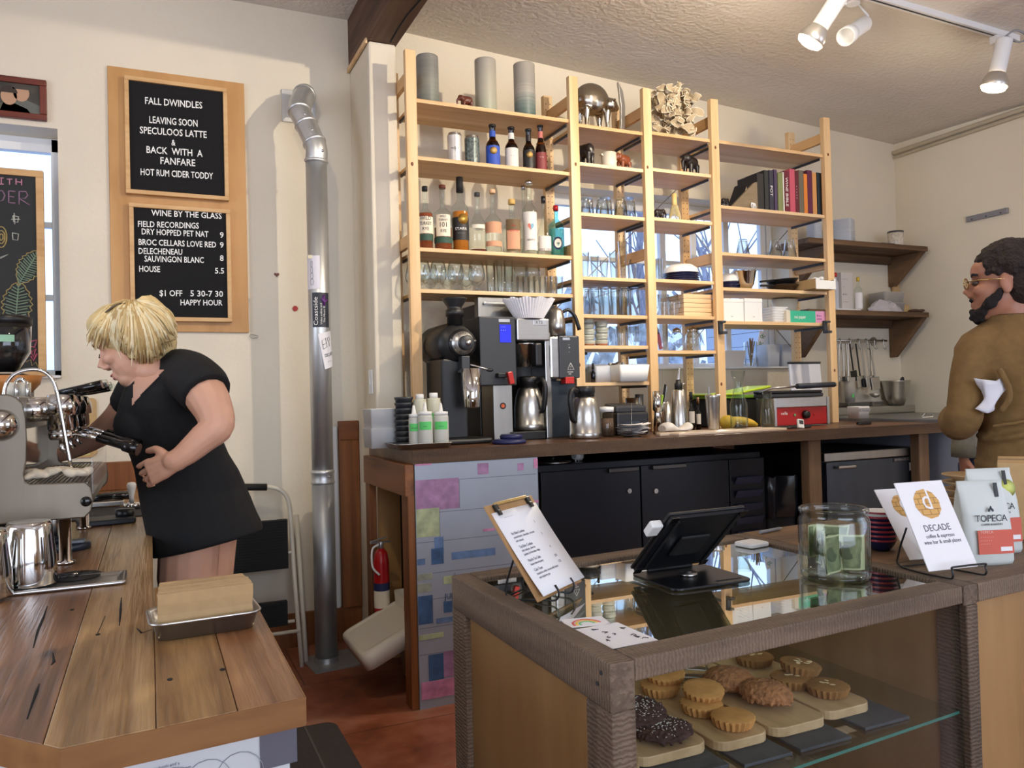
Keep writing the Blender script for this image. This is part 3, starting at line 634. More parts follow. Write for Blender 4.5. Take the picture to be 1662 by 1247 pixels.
for k in range(7): b.tube(smooth_path([(random.uniform(-.07, .05), random.uniform(-.06, .06), 0), (random.uniform(-.07, .05), random.uniform(-.06, .06), .03+.02*random.random()), (random.uniform(-.06, .06), random.uniform(-.05, .06), .045)], 3), .007, 6)
b.build('bar_tools', M_steel, t)

# bay three
Z = Zs(2, 0); X, w_, h = fit(1053, 1131, 136, Z, 3.72)
t = T('folded_sculpture', 'cream sculpture of tangled curled leaf shapes on the top shelf', 'sculpture', (X, 3.73, Z)); random.seed(11)
b = MB(); e = MB()
for k in range(135):
    cx, cy, cz_ = random.uniform(-.5, .5)*w_*.84, random.uniform(-.12, .08), random.uniform(.08, .86)*h
    a, tilt, L_, W_ = random.uniform(0, PI), random.uniform(-1.2, 1.2), random.uniform(.05, .1), random.uniform(.03, .06)
    if k % 3 == 0: tilt = random.choice((-1.5, 1.5))+random.uniform(-.4, .4)
    R_ = Matrix.LocRotScale(Vector((cx, cy, cz_)), Euler((random.uniform(-.6, .6), tilt, a)), None); nn = 7; g = []; bend = random.uniform(-.03, .03)
    for i in range(nn):
        u = i/(nn-1)*2-1; wv = W_*(1-.75*u*u)/2
        g.append([R_ @ Vector((v*wv, bend*(1-u*u)+.012*math.sin(u*4+k)*v, u*L_/2)) for v in (-1, 0, 1)])
    def cl(p): return Vector((max(-w_*.5, min(w_*.5, p.x)), max(-.12, min(.12, p.y)), max(.004, min(h, p.z))))
    g = [[cl(p) for p in r] for r in g]
    vs = [p for r in g for p in r]; fs = [(i*3+j, i*3+j+1, i*3+j+4, i*3+j+3) for i in range(nn-1) for j in range(2)]
    b.add(vs, fs, True); e.tube([r[0] for r in g], .0021, 5); e.tube([r[2] for r in g], .0021, 5)
b.build('leaf_sheets', P('ecru_ceramic', (188, 168, 136), .8), t); e.build('pale_edges', P('ecru_edge', (244, 232, 204), .7), t)
MB().at((0, .03, 0)).cb(0, 0, 0, w_*.9, .17, .008).build('foot', MATS['ecru_ceramic'], t)
Z = Zs(2, 1); elephant(1109, 1135, 252, Z, 3.7, 'black elephant at the right end of the shelf under the leaf sculpture', M_ebony, .35)
Z = Zs(2, 2); elephant(1057, 1082, 340, Z, 3.69, 'dark crouching elephant with its trunk raised beside the whisk', M_ebony, PI, hs=.075)
X, w_, h = fit(1086, 1105, 315, Z, 3.7); t = T('bamboo_whisk', 'bamboo matcha whisk standing on its tines', 'whisk', (X, 3.7, Z)); R = w_/2
b = MB()
for k in range(40):
    a = 2*PI*k/40; c_, s_ = math.cos(a), math.sin(a)
    b.tube([(R*c_, R*s_, 0), (R*.98*c_, R*.98*s_, h*.2), (R*.6*c_, R*.6*s_, h*.5), (R*.5*c_, R*.5*s_, h*.58)], .0014, 4)
b.build('tines', P('bamboo_pale', (204, 190, 140), .6), t); MB().lathe([(R*.5, h*.56), (R*.46, h*.7), (R*.44, h), (R*.36, h)], 18).build('handle', P('bamboo', (214, 186, 122), .5), t)
Z = Zs(2, 3)
def plate(X, Y, z, R, h, lab, m, grp, name='dinner_plate', cat='plate'):
    o = MB().lathe([(R*.6, 0), (R*.62, h*.2), (R, h), (R*.985, h*1.1), (R*.6, h*.45), (.0001, h*.4)], 32).build(name, m); o.location = (X, Y, z); return tag(o, lab, cat, grp)
def navy_stack(l, r, top, Z_, Y, where, n=4):
    X, w_, h = fit(l, r, top, Z_, Y); R = w_/2; hn = h*.5/n
    for k in range(n): plate(X, Y, Z_+k*hn, R*(1 if where[0] == 'b' else 1), hn*1.2, 'navy enamel plate in the stack under the white bowl %s' % where, M_navyb, 'navy plates %s' % where)
    t = T('enamel_bowl', 'upturned white bowl crowning the navy plates %s' % where, 'bowl', (X, Y, Z_+n*hn+.002)); hb = h-n*hn-.002
    MB().lathe([(R*.98, 0), (R*.9, hb*.6), (R*.62, hb), (R*.58, hb*.98), (R*.86, hb*.5), (R*.95, 0)], 32, caps=False).lathe([(.0001, hb*.985), (R*.62, hb)], 24, caps=False).build('bowl_body', M_white, t)
navy_stack(1076, 1135, 431, Z, 3.75, 'beside the thin glasses')
for k in range(3): tall(1063+k*4.5, 3.68+.05*k, 9, 420, 'narrow glass at the left end of the plate shelf', 'narrow glasses beside the navy plates', .8, False, Z, 'cordial_glass')
Z = Zs(2, 4); xa = XX(1121, 3.68, Z); xb = XX(1153, 3.68, Z); hh = (ZZ(477, xa, 3.66)-Z)/5
for k in range(5):
    t = T('wooden_crate', '%s of five flat pine crates stacked by the post' % ['lowest', 'second lowest', 'middle', 'second highest', 'topmost'][k], 'crate', ((xa+xb)/2-.03, 3.78, Z+k*hh), group='flat pine crates')
    w2 = (xb-xa)+.06; b = MB(); 
    MB().box(-w2/2, -.12, .0005, w2/2, .1, .008).build('base_panel', M_pinex, t)
    for x0, y0, x1, y1 in ((-w2/2, -.12, w2/2, -.111), (-w2/2, .091, w2/2, .1), (-w2/2, -.111, -w2/2+.009, .091), (w2/2-.009, -.111, w2/2, .091)): MB().box(x0, y0, .008, x1, y1, hh-.0015).build('side_panel', M_pinex, t)
for k, (l, r) in enumerate(((1058, 1070), (1068, 1086), (1084, 1102))): mug(l, r, 478, Z, 3.69+.06*(k == 0), 'clear glass pitcher beside the flat pine crates', 'glass pitchers beside the crates')
Z = Zs(2, 5)
t = tall(1073, 3.7, 24, 527, 'measuring glass holding a pink handled tool', None, .92, False, Z, 'measuring_glass')
q = T('bar_spatula', 'pink spatula standing in the measuring glass', 'spatula', t.location+Vector((0, 0, .012)), (.12, -.3, 0))
MB().cb(0, 0, 0, .024, .006, .09).build('spatula_blade', P('pink_silicone', (206, 90, 120), .5), q, .002); MB().cyl(.006, .088, .135, 8).build('handle', M_black, q)
mug(1087, 1111, 532, Z, 3.71, 'round glass teapot with a steel lid nearer the measuring glass', 'glass teapots on the low shelf', True); mug(1112, 1138, 531, Z, 3.71, 'round glass teapot with a steel lid nearer the right post', 'glass teapots on the low shelf', True)

# bay four: books and the rest
Z = Zs(3, 1); Yb = 3.65
BK = [(1229, 1240, 281, (30, 28, 28), '', INKW), (1241, 1248, 276, (34, 38, 40), '', INKW), (1249, 1256, 276, (46, 46, 62), 'POT', INKW), (1257, 1262, 275, (72, 56, 88), '', INKW), (1263, 1271, 280, (128, 136, 88), '', INK),
      (1271, 1274, 279, (220, 216, 206), '', INK), (1273, 1282, 277, (108, 26, 44), 'WINE BIBLE', INKW), (1282, 1291, 274, (196, 84, 104), '', INK), (1291, 1297, 277, (96, 26, 38), '- - - - -', INKW), (1297, 1305, 276, (104, 98, 84), '', INKW),
      (1305, 1311, 282, (222, 130, 50), '', INKW), (1311, 1319, 276, (90, 30, 66), '', INKW), (1319, 1326, 280, (206, 150, 90), '', INK), (1327, 1332, 280, (42, 58, 66), '', INKW), (1333, 1336.5, 281, (70, 50, 40), '', INKW)]
names = {0: 'thick black book next to the wedge bookend', 1: 'thin charcoal book between black and navy books', 2: 'navy book with POT on its spine', 3: 'violet book right of the navy one', 4: 'olive green book in the cookbook row', 5: 'thin white book beside the olive one',
         6: 'burgundy book with WINE BIBLE on its spine', 7: 'rose pink book in the cookbook row', 8: 'dark red book right of the pink one', 9: 'grey-olive book in the cookbook row', 10: 'orange book left of the purple one', 11: 'purple book in the cookbook row', 12: 'tan book right of the purple one', 13: 'dark slate book near the right post', 14: 'thin brown book against the right post'}
for k, (l, r, tp, c, tx, ink) in enumerate(BK):
    xa, xb = XX(l, Yb, Z+.1), XX(r, Yb, Z+.1); h = ZZ(tp, xa, Yb)-Z; w2 = xb-xa-.001
    t = T('cookbook', names[k], 'book', ((xa+xb)/2, Yb, Z), group='cookbooks on the shelf'); cm = P('book_cover', c, .5)
    b = MB().box(-w2/2, 0, 0, w2/2, .003, h).box(-w2/2, 0, 0, -w2/2+.002, .17, h).box(w2/2-.002, 0, 0, w2/2, .17, h); b.build('cover', cm, t, .0006)
    MB().box(-w2/2+.002, .003, .003, w2/2-.002, .165, h-.003).build('pages', LC, t)
    if tx: text([(tx, 0, 0, min(.026, w2*.8), 'CENTER', min(1.3, (h*.86)/(len(tx)*.62*min(.026, w2*.8)))), ], ink, t, (-min(.009, w2*.28), -.0004, h*.5), (PI/2, PI/2, 0), .0002)
xa = XX(1212, 3.66, Z+.1); xb = XX(1229, Yb, Z+.1)
t = T('cookbook', 'black book leaning on the wedge bookend', 'book', (xa+.03, 3.74, Z+.05), (0, .42, 0), group='cookbooks on the shelf'); MB().box(-.012, -.0, -.0, .012, .12, .15).build('cover', MATS['black_matte'], t, .002); MB().box(-.009, -.001, .002, .009, .119, .1515).build('pages', LC, t)
xa = XX(1185, 3.64, Z); t = T('bookend', 'grey wooden wedge bookend propping the cookbooks', 'bookend', (xb-.002, 3.645, Z)); 
p = [(0, 0), (0, .165), (-.02, .16), (xa-xb+.012, 0)]
MB().at((0, .02, 0), (PI/2, 0, 0)).prism(p, 0, .02).build('wedge_board', wood('grey_board', [(112, 96, 72), (150, 132, 104)], 0, 8, .7, .2, .2), t, .002)
elephant(1168, 1184, 321, Z, 3.66, 'tiny dark hippo-like figurine left of the bookend', M_ebony, PI+.2, 'animal_figurine'); elephant(1217, 1230, 329, Z, 3.632, 'tiny white elephant in front of the bookend', M_white, .2)
Z = Zs(3, 2)
for cx, lab in ((1206, 'upturned stemless glass standing alone on the upper window shelf'), (1259, 'upturned stemless glass left of its twin near the rail'), (1282, 'upturned stemless glass nearest the back post')): tall(cx, 3.72, 23, 389, lab, 'upturned stemless glasses', .62, True, Z, 'stemless_glass')
Z = Zs(3, 3); navy_stack(1168, 1202, 445, Z, 3.78, 'under the sunlit shelf', 3)
def bowl(l, r, top, Z_, Y, lab, m, name='mixing_bowl', n=1, cat='bowl', foot=.5):
    X, w_, h = fit(l, r, top, Z_, Y); R = w_/2; t = T(name, lab, cat, (X, Y, Z_))
    MB().lathe([(R*foot, 0), (R*(foot+.28), h*.35), (R*.97, h*.96), (R*1.02, h), (R*.98, h*.985), (R*(foot+.24), h*.37), (.0001, h*.05)], 36).build('bowl_body', m, t); return t, R, h
bowl(1188, 1228, 441, Z, 3.74, 'shiny steel mixing bowl beside the frying pans', M_chrome)
X, w_, h = fit(1244, 1297, 447, Z, 3.74); R = w_/2
for k in range(2):
    t = T('frying_pan', ['lower dark frying pan of the nested pair', 'upper dark frying pan of the nested pair'][k], 'pan', (X, 3.74, Z+.001+k*.036), (0, -.06*k, 0), group='nested frying pans')
    MB().lathe([(R*.62, 0), (R*.95, .04), (R*.97, .042), (R*.93, .042), (R*.6, .006), (.0001, .005)], 32).build('pan_body', P('pan_brown', (70, 58, 48), .35, .6) if k == 0 else P('pan_black', (44, 44, 46), .4, .5), t)
    MB().at((-R*.9, -.02, .036), (0, -.06, .1)).box(-.11, -.009, -.004, 0.01, .009, .008).build('handle', M_black, t, .003)
X0 = XX(1326, 3.53, Z); X1 = min(3.762, XX(1358, 3.53, Z)); t = T('cardboard_tray', 'open white-fronted cardboard tray sticking out by the right post', 'tray', ((X0+X1)/2, 3.60, Z+.0005), (0, 0, 0))
w2 = X1-X0; b = MB(); b.box(-w2/2, -.06, 0, w2/2, .2, .003); b.box(-w2/2, .197, 0, w2/2, .2, .06); b.box(-w2/2, -.06, 0, -w2/2+.003, .2, .062); b.box(w2/2-.003, -.06, 0, w2/2, .2, .06); b.build('tray_body', M_kraft, t)
MB().box(-w2/2, -.064, 0, w2/2, -.0602, .052).box(-w2/2, -.064, .052, -w2/2+.03, -.0602, .064).box(w2/2-.012, -.064, .052, w2/2, -.0602, .064).build('white_front', M_white, t)
t = T('rolling_pin', 'white rolling pin lying in the cardboard tray', 'rolling pin', ((X0+X1)/2-.01, 3.67, Z+.05), (PI/2-.14, 0, 0)); MB().cyl(.022, -.1, .07, 18).build('barrel', M_white, t); MB().lathe([(.011, .07), (.015, .09), (.012, .12), (.0001, .122)], 14).build('handle', M_white, t)
Z = Zs(3, 4)
for l, r, lab in ((1168, 1208, 'square white box nearest the post on the lowest wide shelf'), (1209, 1238, 'square white box between its twin and the plates')):
    xa, xb = XX(l, 3.64, Z), XX(r, 3.64, Z); h = ZZ(484, xa, 3.64)-Z; t = T('white_box', lab, 'box', ((xa+xb)/2, 3.64, Z), group='white boxes')
    MB().box(-(xb-xa)/2+.001, 0, 0, (xb-xa)/2-.001, .14, h-.022).build('box_body', M_white, t, .002); MB().box(-(xb-xa)/2, -.001, h-.022, (xb-xa)/2, .141, h).build('lid', M_white, t, .002); MB().box(-.006, -.002, h*.2, .006, -.0005, h*.22).build('tab', M_grey, t)
X, w_, h = fit(1240, 1274, 500, Z, 3.72)
for k in range(6):
    o = MB().loft([[(x*s, y*s, zz) for x, y in rrect(-w_/2, -w_/2, w_/2, w_/2, .02)] for s, zz in ((.7, 0), (.72, .002), (1, h/6*.9), (.98, h/6), (.7, h/12))]).build('square_plate', M_white); o.location = (X, 3.72, Z+k*h/6)
    tag(o, 'square white plate %s in the stack beside the green and pink carton' % ['lowest', 'second', 'third', 'fourth', 'fifth', 'topmost'][k], 'plate', 'square plates on the lowest wide shelf')
xa, xb = XX(1283, 3.64, Z), XX(1340, 3.64, Z); h = ZZ(504, xa, 3.64)-Z; t = T('paper_carton', 'long green and pink parchment paper carton lettered oui', 'carton', ((xa+xb)/2, 3.64, Z), (0, 0, 0)); w2 = xb-xa
MB().box(-w2/2, 0, 0, .06-.0, .06, h).build('carton_green_half', P('teal_print', (52, 176, 142), .5), t); MB().box(.06, 0, 0, w2/2, .06, h).build('carton_pink_half', P('pink_print', (208, 150, 190), .5), t); MB().box(-w2/2-.03, .0, 0, -w2/2, .06, h).build('end_flap', M_cream, t)
text([('oui paper', -w2/2+.03, h*.35, .03, 'LEFT', .8)], INKW, t, (0, -.0006, 0), FRONT); text([('30 m x', .07, h*.55, .016, 'LEFT', .8), ('parchment', .07, h*.3, .012, 'LEFT', .8)], P('violet_ink', (110, 60, 120), .6), t, (0, -.0006, 0), FRONT)
X, w_, h = fit(1250, 1300, 487, Z, 3.83); t = T('cream_bowl', 'large cream bowl behind the square plates', 'bowl', (X, 3.83, Z)); R = w_/2*.95
MB().lathe([(R*.4, 0), (R*.8, h*.5), (R, h), (R*.97, h), (R*.77, h*.52), (.0001, h*.06)], 32, sy=.7).build('bowl_body', M_cream, t)

# ------------------------------------------------------------------ back counter
def R4(l, t_, r, b, Y):
    xm = XX((l+r)/2, Y, ZZ((t_+b)/2, XX((l+r)/2, Y, 1.2), Y)); z1, z0 = ZZ(t_, xm, Y), ZZ(b, xm, Y); zm = (z0+z1)/2
    return XX(l, Y, zm), XX(r, Y, zm), z0, z1
CX0, CX1, CY0, CT = .957, 4.06, 3.095, 1.04
ct = T('back_counter', 'long dark plank counter carrying the brewers and the shelving', 'counter', (CX0, CY0, 0)); K = lambda: MB().at((-CX0, -CY0, 0))
poly = [(CX0, CY0), (CX1, CY0), (CX1, 4.19), (1.15, 4.19), (1.15, 3.79), (CX0, 3.79)]
b = K(); b.prism(poly, CT-.055, CT-.0006); b.mat(1).box(CX0-.001, CY0-.002, CT-.0545, CX1+.001, CY0+.001, CT-.001); b.build('counter_top', [M_ctr, M_sawd], ct, 0)
fr = K(); fr.box(.935, 3.10, .0, .965, 3.185, .86).build('end_post', M_fir, ct, .003); K().box(.925, 3.10, .855, .965, 3.78, CT-.056).build('end_rail', M_firy, ct, .004)
K().box(.93, 3.70, 0, .965, 3.77, .855).build('end_post', M_fir, ct, .003); K().box(.99, 3.77, 0, 1.42, 3.785, .98).build('back_panel', M_ply, ct)
K().box(1.09, 3.70, 0, 1.13, 3.74, .98).build('dark_post', M_blackm, ct)
xp1 = XX(875, 3.1, .6)
pan = K().box(.966, 3.095, .0, xp1, 3.115, CT-.056).build('clad_panel', P('plate_metal', (162, 170, 184), .45, .35, var=.06, vs=5), ct)
# used printing plates tacked over the panel: each rectangle from the photograph
def ink(c): return P('plate_ink', c, .55, .1, var=.3, vs=22)
iM, iY, iB, iD, iG, iP = ink((158, 120, 156)), ink((170, 180, 142)), ink((96, 124, 166)), ink((58, 90, 132)), ink((150, 156, 140)), ink((196, 130, 166))
patch = [(668, 778, 745, 828, iM), (775, 752, 793, 770, iM), (840, 752, 850, 764, iM), (668, 826, 713, 872, iY), (705, 872, 720, 900, iB), (668, 908, 690, 918, iB), (700, 890, 720, 916, iD), (733, 893, 804, 905, iB), (668, 932, 702, 942, iG), (668, 948, 700, 962, iG), (720, 935, 738, 948, iY),
         (668, 968, 702, 1014, iD), (720, 976, 734, 994, iD), (708, 1002, 742, 1010, iB), (670, 1030, 720, 1038, iY), (696, 1062, 720, 1104, iD), (720, 1056, 742, 1098, iM), (684, 1104, 740, 1132, iP), (668, 752, 700, 756, iP), (784, 858, 803, 862, iP), (866, 812, 876, 816, iP), (866, 744, 876, 760, iP)]
for k, (l, t_, r, bt, mm) in enumerate(patch):
    x0, x1, z0, z1 = R4(l, t_, r, bt, 3.095); K().box(max(x0, .968), 3.0944-.00006*k, z0, min(x1, xp1), 3.0952, z1).build('plate_print', mm, pan)
b = K()
for l, t_, r, bt in ((668, 776, 870, 777), (668, 826, 870, 827), (668, 872, 870, 873), (668, 922, 870, 923), (668, 964, 860, 965), (668, 1016, 760, 1017), (745, 778, 746, 825), (713, 828, 714, 872), (738, 930, 739, 965), (702, 966, 703, 1014), (668, 1060, 745, 1061)):
    x0, x1, z0, z1 = R4(l, t_, r, bt, 3.095); b.box(max(x0, .968), 3.0945, z0, min(x1, xp1), 3.0952, z0+.0025 if bt-t_ == 1 else z1)
b.build('plate_seam', P('seam_grey', (112, 118, 130), .7), pan)
text([('JULY', XX(722, 3.09, .5)-CX0, ZZ(973, 1.1, 3.09), .035, 'LEFT', .8)], iD, pan, (0, -.0014, 0), FRONT)
for pl_, pr_ in ((1313, 1333), (1492, 1508)):
    K().box(XX(pl_, 3.13, .9), 3.13, 0, XX(pr_, 3.13, .9), 3.19, CT-.056).build('support_post', wood('post_wood', [(72, 52, 36), (112, 86, 62), (134, 108, 82)], 2, 7, .7, .1, .2), ct, .004)
x0 = XX(1322, 3.16, .8); K().box(XX(1247, 3.3, .8), 3.75, 0, x0-.03, 3.77, CT-.056).build('back_panel', M_fir, ct)
K().box(1.5, 4.15, 0, CX1, 4.17, CT-.056).build('rear_panel', M_blackm, ct)
# brown timber behind the counter end, on the wall
x0, x1, z0, z1 = R4(549, 683, 597, 714, 4.17)
t = T('timber_panel', 'brown timber boards on the wall behind the white tubs', 'panel', (.9, 4.17, 0)); 
MB().box(-.005, -.01, .17, .098, .028, z0).build('upright_board', M_fir, t, .003); MB().box(-.006, -.014, z0, .098, .028, z1).build('cap_board', wood('fir_cap', [(92, 50, 20), (124, 72, 34), (140, 86, 42)], 0, 7, .5, .1, .1), t, .004)
t = T('white_batten', 'narrow white painted batten left of the timber boards', 'batten', (.872, 4.19, .17)); MB().box(-.016, -.012, .0, .014, .008, z1-.2).build('batten_body', M_whitem, t, .002)

# ------------------------------------------------------------------ under the counter end
X, Y = XX(617, 3.62, .7), 3.62; z1 = ZZ(890, X, Y); z0 = ZZ(985, X, Y); R = .036
t = T('fire_extinguisher', 'red fire extinguisher hanging inside the open counter end', 'fire extinguisher', (X, Y, z0-.03)); hh = z1-z0+.03
MB().lathe([(R*.9, 0), (R, .01), (R, hh*.78), (R*.8, hh*.93), (R*.35, hh), (.0001, hh)], 24).build('cylinder', M_red, t)
MB().lathe([(R*1.01, hh*.1), (R*1.01, hh*.36)], 24, caps=False).build('instruction_label', LC, t); MB().lathe([(R*1.012, hh*.36), (R*1.012, hh*.48)], 24, caps=False).build('blue_band', P('band_navy', (30, 40, 84), .6), t)
b = MB(); b.cyl(.013, hh, hh+.03, 12); b.box(-.05, -.008, hh+.024, .045, .008, hh+.031); b.at((0, 0, hh+.04), (0, -.2, 0)).box(-.05, -.007, 0, .03, .007, .006); b.build('valve_handle', M_alu, t, .001)
MB().tube(smooth_path([(-.012, -.01, hh+.02), (-.045, -.02, hh), (-.048, -.03, hh*.75), (-.02, -.042, hh*.62)]), .005, 8).build('hose', M_white, t); MB().box(-.02, .03, hh*.5, .02, Y*0+.148, hh*.6).build('wall_bracket', M_dgrey, t)
p = atY(610, 1020, 3.42); t = T('waste_bin', 'white plastic waste bin with a tilted swing lid under the counter end', 'bin', (1.13, 3.42, 0))
b = MB(); b.loft([[(x*s, y*s, z) for x, y in rrect(-.13, -.19, .13, .19, .03)] for z, s in ((0, .78), (.37, .96), (.37, .93), (.02, .75))]); b.build('bin_body', M_cream, t)
l_ = MB().at((p.x-1.13+.015, 0, p.z-.02), (0, -.42, 0)); l_.loft([[(x*s, y*s, z) for x, y in rrect(-.135, -.2, .19, .2, .04)] for z, s in ((-.05, .98), (.0, 1), (.018, .96), (.024, .9), (.024, .8), (.019, .78))]); l_.build('bin_lid', M_cream, t)

# ------------------------------------------------------------------ fridges and bins under the counter
yf = 3.30; xa, xb = XX(879, yf, .6), XX(1186, yf, .6); xg = XX(1243, yf, .6); zt = ZZ(757, xa, yf)
t = T('undercounter_fridge', 'black two-door undercounter fridge with a louvred end under the back counter', 'fridge', (xa, yf, 0))
W_ = xg-xa; MB().box(0, .03, .06, W_, .62, zt).build('cabinet_body', M_navy, t, .004); MB().box(.02, .06, .0005, W_-.02, .6, .06).build('plinth', M_blackm, t)
xm = XX(1042, yf, .6)-xa; wd = xb-xa
for k, (u, v, hx0, hx1, lx) in enumerate(((.004, xm-.004, 985, 1043, 1021), (xm+.004, wd-.004, 1056, 1110, 1064))):
    d = MB().box(u, 0, .12, v, .029, zt-.03).build('door', M_navy, t, .003)
    a, c_ = XX(hx0, yf, zt)-xa, XX(hx1, yf, zt)-xa; a = max(a, u+.02); c_ = min(c_, v-.02)
    MB().box(a, -.022, zt-.052, c_, -.0005, zt-.032).build('handle', P('dark_steel', (90, 86, 82), .35, .8) if 'dark_steel' not in MATS else MATS['dark_steel'], d, .003)
    z = ZZ(797, xa+lx*0+XX(lx, yf, .8)-xa, yf); MB().at((XX(lx, yf, .75)-xa, 0, z), (PI/2, 0, 0)).cyl(.012, .0, .008, 16).build('lock', M_steel, d)
g = MB().box(wd+.002, .0, .12, W_-.002, .03, zt-.03).build('end_panel', M_navy, t, .003)
for k in range(6):
    z = zt-.16-k*.07
    if z > .2: MB().at((wd+.03, -.001, z), (.5, 0, 0)).box(0, -.003, 0, W_-wd-.06, .0, .042).build('louvre', P('louvre_blue', (52, 62, 84), .35) if 'louvre_blue' not in MATS else MATS['louvre_blue'], g)
# oddments on the fridge
x, y = XX(955, 3.28, zt), 3.42; m_ = T('espresso_cup', 'white cup lying on the fridge top under the counter', 'cup', (x, y, zt+.0285), (0, PI/2, .3)); MB().lathe([(.018, 0), (.028, .04), (.026, .04), (.016, .004), (.0001, .004)], 18).build('cup_body', M_white, m_); MB().tube(smooth_path([(.024, 0, .032), (.036, 0, .03), (.038, 0, .015), (.02, 0, .01)], 4), .003, 6).build('handle', M_white, m_)
x = XX(900, 3.4, zt); m_ = T('flat_steel_lid', 'flat steel platter lying on the fridge under the counter', 'lid', (x, 3.42, zt+.001)); MB().lathe([(.085, 0), (.09, .006), (.05, .014), (.0001, .016)], 28).build('lid_disc', M_steel, m_); MB().cyl(.012, .015, .03, 12).build('knob', M_black, m_)  # a loose pot lid with a black knob
x0, x1 = XX(1247, 3.3, .8), XX(1299, 3.3, .8); zt2 = ZZ(776, x0, 3.3); t = T('bin_with_liner', 'black lined bin between the fridges under the counter', 'bin', ((x0+x1)/2, 3.44, 0)); w2 = (x1-x0)
b = MB(); b.loft([[(x*s, y*s, z) for x, y in rrect(-w2/2, -.14, w2/2, .14, .05)] for z, s in ((0, .8), (zt2-.03, .96), (zt2-.03, .9), (.02, .76))]); b.build('bin_body', M_blackm, t)
b = MB(); rs = []
for z, s in ((zt2-.22, .95), (zt2-.16, 1.0), (zt2-.08, .985), (zt2, 1.01), (zt2+.006, .96), (zt2-.06, .9)): rs.append([(x*s*(1+.012*math.sin(i*1.9+z*40)), y*s*(1+.02*math.sin(i*2.3+z*30)), z+.006*math.sin(i*1.3)) for i, (x, y) in enumerate(rrect(-w2/2, -.145, w2/2, .145, .05, 8))])
b.loft(rs, False, False); b.build('bin_liner', P('liner_black', (26, 28, 34), .22), t)
yf = 3.2; x0, x1 = XX(1338, yf, .9), XX(1489, yf, .9); zt3 = ZZ(738, x0, yf)+.005; t = T('steel_fridge', 'stainless undercounter fridge between the wooden posts', 'fridge', (x0, yf, 0)); w2 = x1-x0
SD = P('dark_stainless', (84, 90, 100), .38, .9, var=.1, vs=12, stretch=(1, 1, .1))
MB().box(0, .03, .05, w2, .6, zt3).build('cabinet_body', SD, t, .003); d = MB().box(.012, 0, .1, w2-.004, .029, zt3-.05).build('door', SD, t, .004)
MB().box(.07, -.03, zt3-.085, .2, -.0005, zt3-.07).build('handle', M_steel, d, .004)
MB().box(0, .0, zt3-.046, w2, .029, zt3).build('top_rail', M_steelp, t, .004); MB().box(.02, .06, 0.0005, w2-.02, .58, .05).build('plinth', M_blackm, t)
b_ = MB().box(w2-.2, -.004, zt3-.075, w2-.01, -.0002, zt3-.052).build('name_strip', M_dgrey, d); text([('BEVERAGE-AIR', w2-.19, zt3-.069, .019, 'LEFT', 1.0)], M_alu, d, (0, -.0045, 0), FRONT)
MB().box(w2-.07, -.0025, zt3-.13, w2-.02, -.0002, zt3-.085).build('sticker', M_paper, d)

# ------------------------------------------------------------------ on the counter: brewers
def onc(px, Y, z=ZC): return XX(px, Y, z)
Yb = 3.46; x0, x1, z0, z1 = R4(779, 514, 838, 626, Yb)
t = T('coffee_brewer', 'twin steel and black batch coffee brewer with a lit blue screen', 'coffee machine', (x0, Yb, ZC)); B0 = Vector((x0, Yb, ZC)); Q = lambda: MB().at(-B0)
xr0, xr1, zr0, zr1 = R4(768, 488, 905, 700, 3.72)
Q().box(xr0, 3.64, ZC, XX(905, 3.64, 1.2), 3.88, zr1-.03).build('rear_body', P('black_enamel', (24, 24, 26), .3), t, .004); Q().box(xr0-.002, 3.63, ZZ(522, xr0, 3.64), xr0+.22, 3.68, zr1).build('rear_steel_box', M_steelp, t, .003)
hb = Q(); hb.tube([(xr0+.03, 3.615, zr1-.03), (xr0+.17, 3.615, zr1-.03)], .004, 6); hb.ell((xr0+.03, 3.62, zr1-.03), .008, 8, 6); hb.build('rail', M_white, t)
pl = Q().box(x0, Yb, z0, x1, 3.64, z1).build('control_panel', M_dgrey, t, .006); 
a = R4(811, 527, 829, 556, Yb); Q().box(a[0], Yb-.003, a[2], a[1], Yb-.0002, a[3]).build('screen', P('blue_screen', (20, 24, 110), .2, emit=(50, 60, 235), es=1.0), pl)
text([('- - -', a[0]-B0.x+.006, a[3]-B0.z-.032, .02, 'LEFT', .8), ('- - - -', a[0]-B0.x+.006, a[3]-B0.z-.014, .012, 'LEFT', .9)], INKW, pl, (0, -.0034, 0), FRONT)
a = R4(809, 518, 827, 523, Yb); Q().box(a[0], Yb-.003, a[2], a[1], Yb-.0002, a[3]).build('badge', M_alu, pl)
a = R4(801, 598, 832, 706, Yb+.01); tw = Q().box(a[0], Yb+.01, ZC, a[1], 3.62, a[3]).build('water_tower', M_steelp, t, .004)
c0 = R4(812, 650, 823, 668, Yb); q = Q().at(Vector(((c0[0]+c0[1])/2, Yb+.009, (c0[2]+c0[3])/2))-B0, (PI/2, 0, 0)); q.cyl(.016, 0, .001, 18); q.mat(1).cyl(.009, .001, .002, 16); q.build('warning_sticker', [P('sticker_black', (40, 20, 16), .5), P('sticker_orange', (206, 92, 40), .5)], tw)
a = R4(807, 606, 818, 613, Yb-.02); Q().box(a[0], Yb-.035, a[2], a[1]+.02, Yb+.0095, a[3]).build('tap_body', M_black, tw, .003)
a = R4(819, 604, 833, 624, Yb-.03); Q().at(Vector(((a[0]+a[1])/2, Yb-.045, (a[2]+a[3])/2))-B0, (0, -.2, 0)).box(-.012, -.012, -.03, .014, .012, .03).build('tap_lever', M_redt, tw, .004)
a = R4(836, 517, 892, 553, Yb-.01); hd = Q().box(x1+.002, Yb-.01, a[2], a[1], 3.64, a[3]).build('brew_head', M_steel, t, .006)
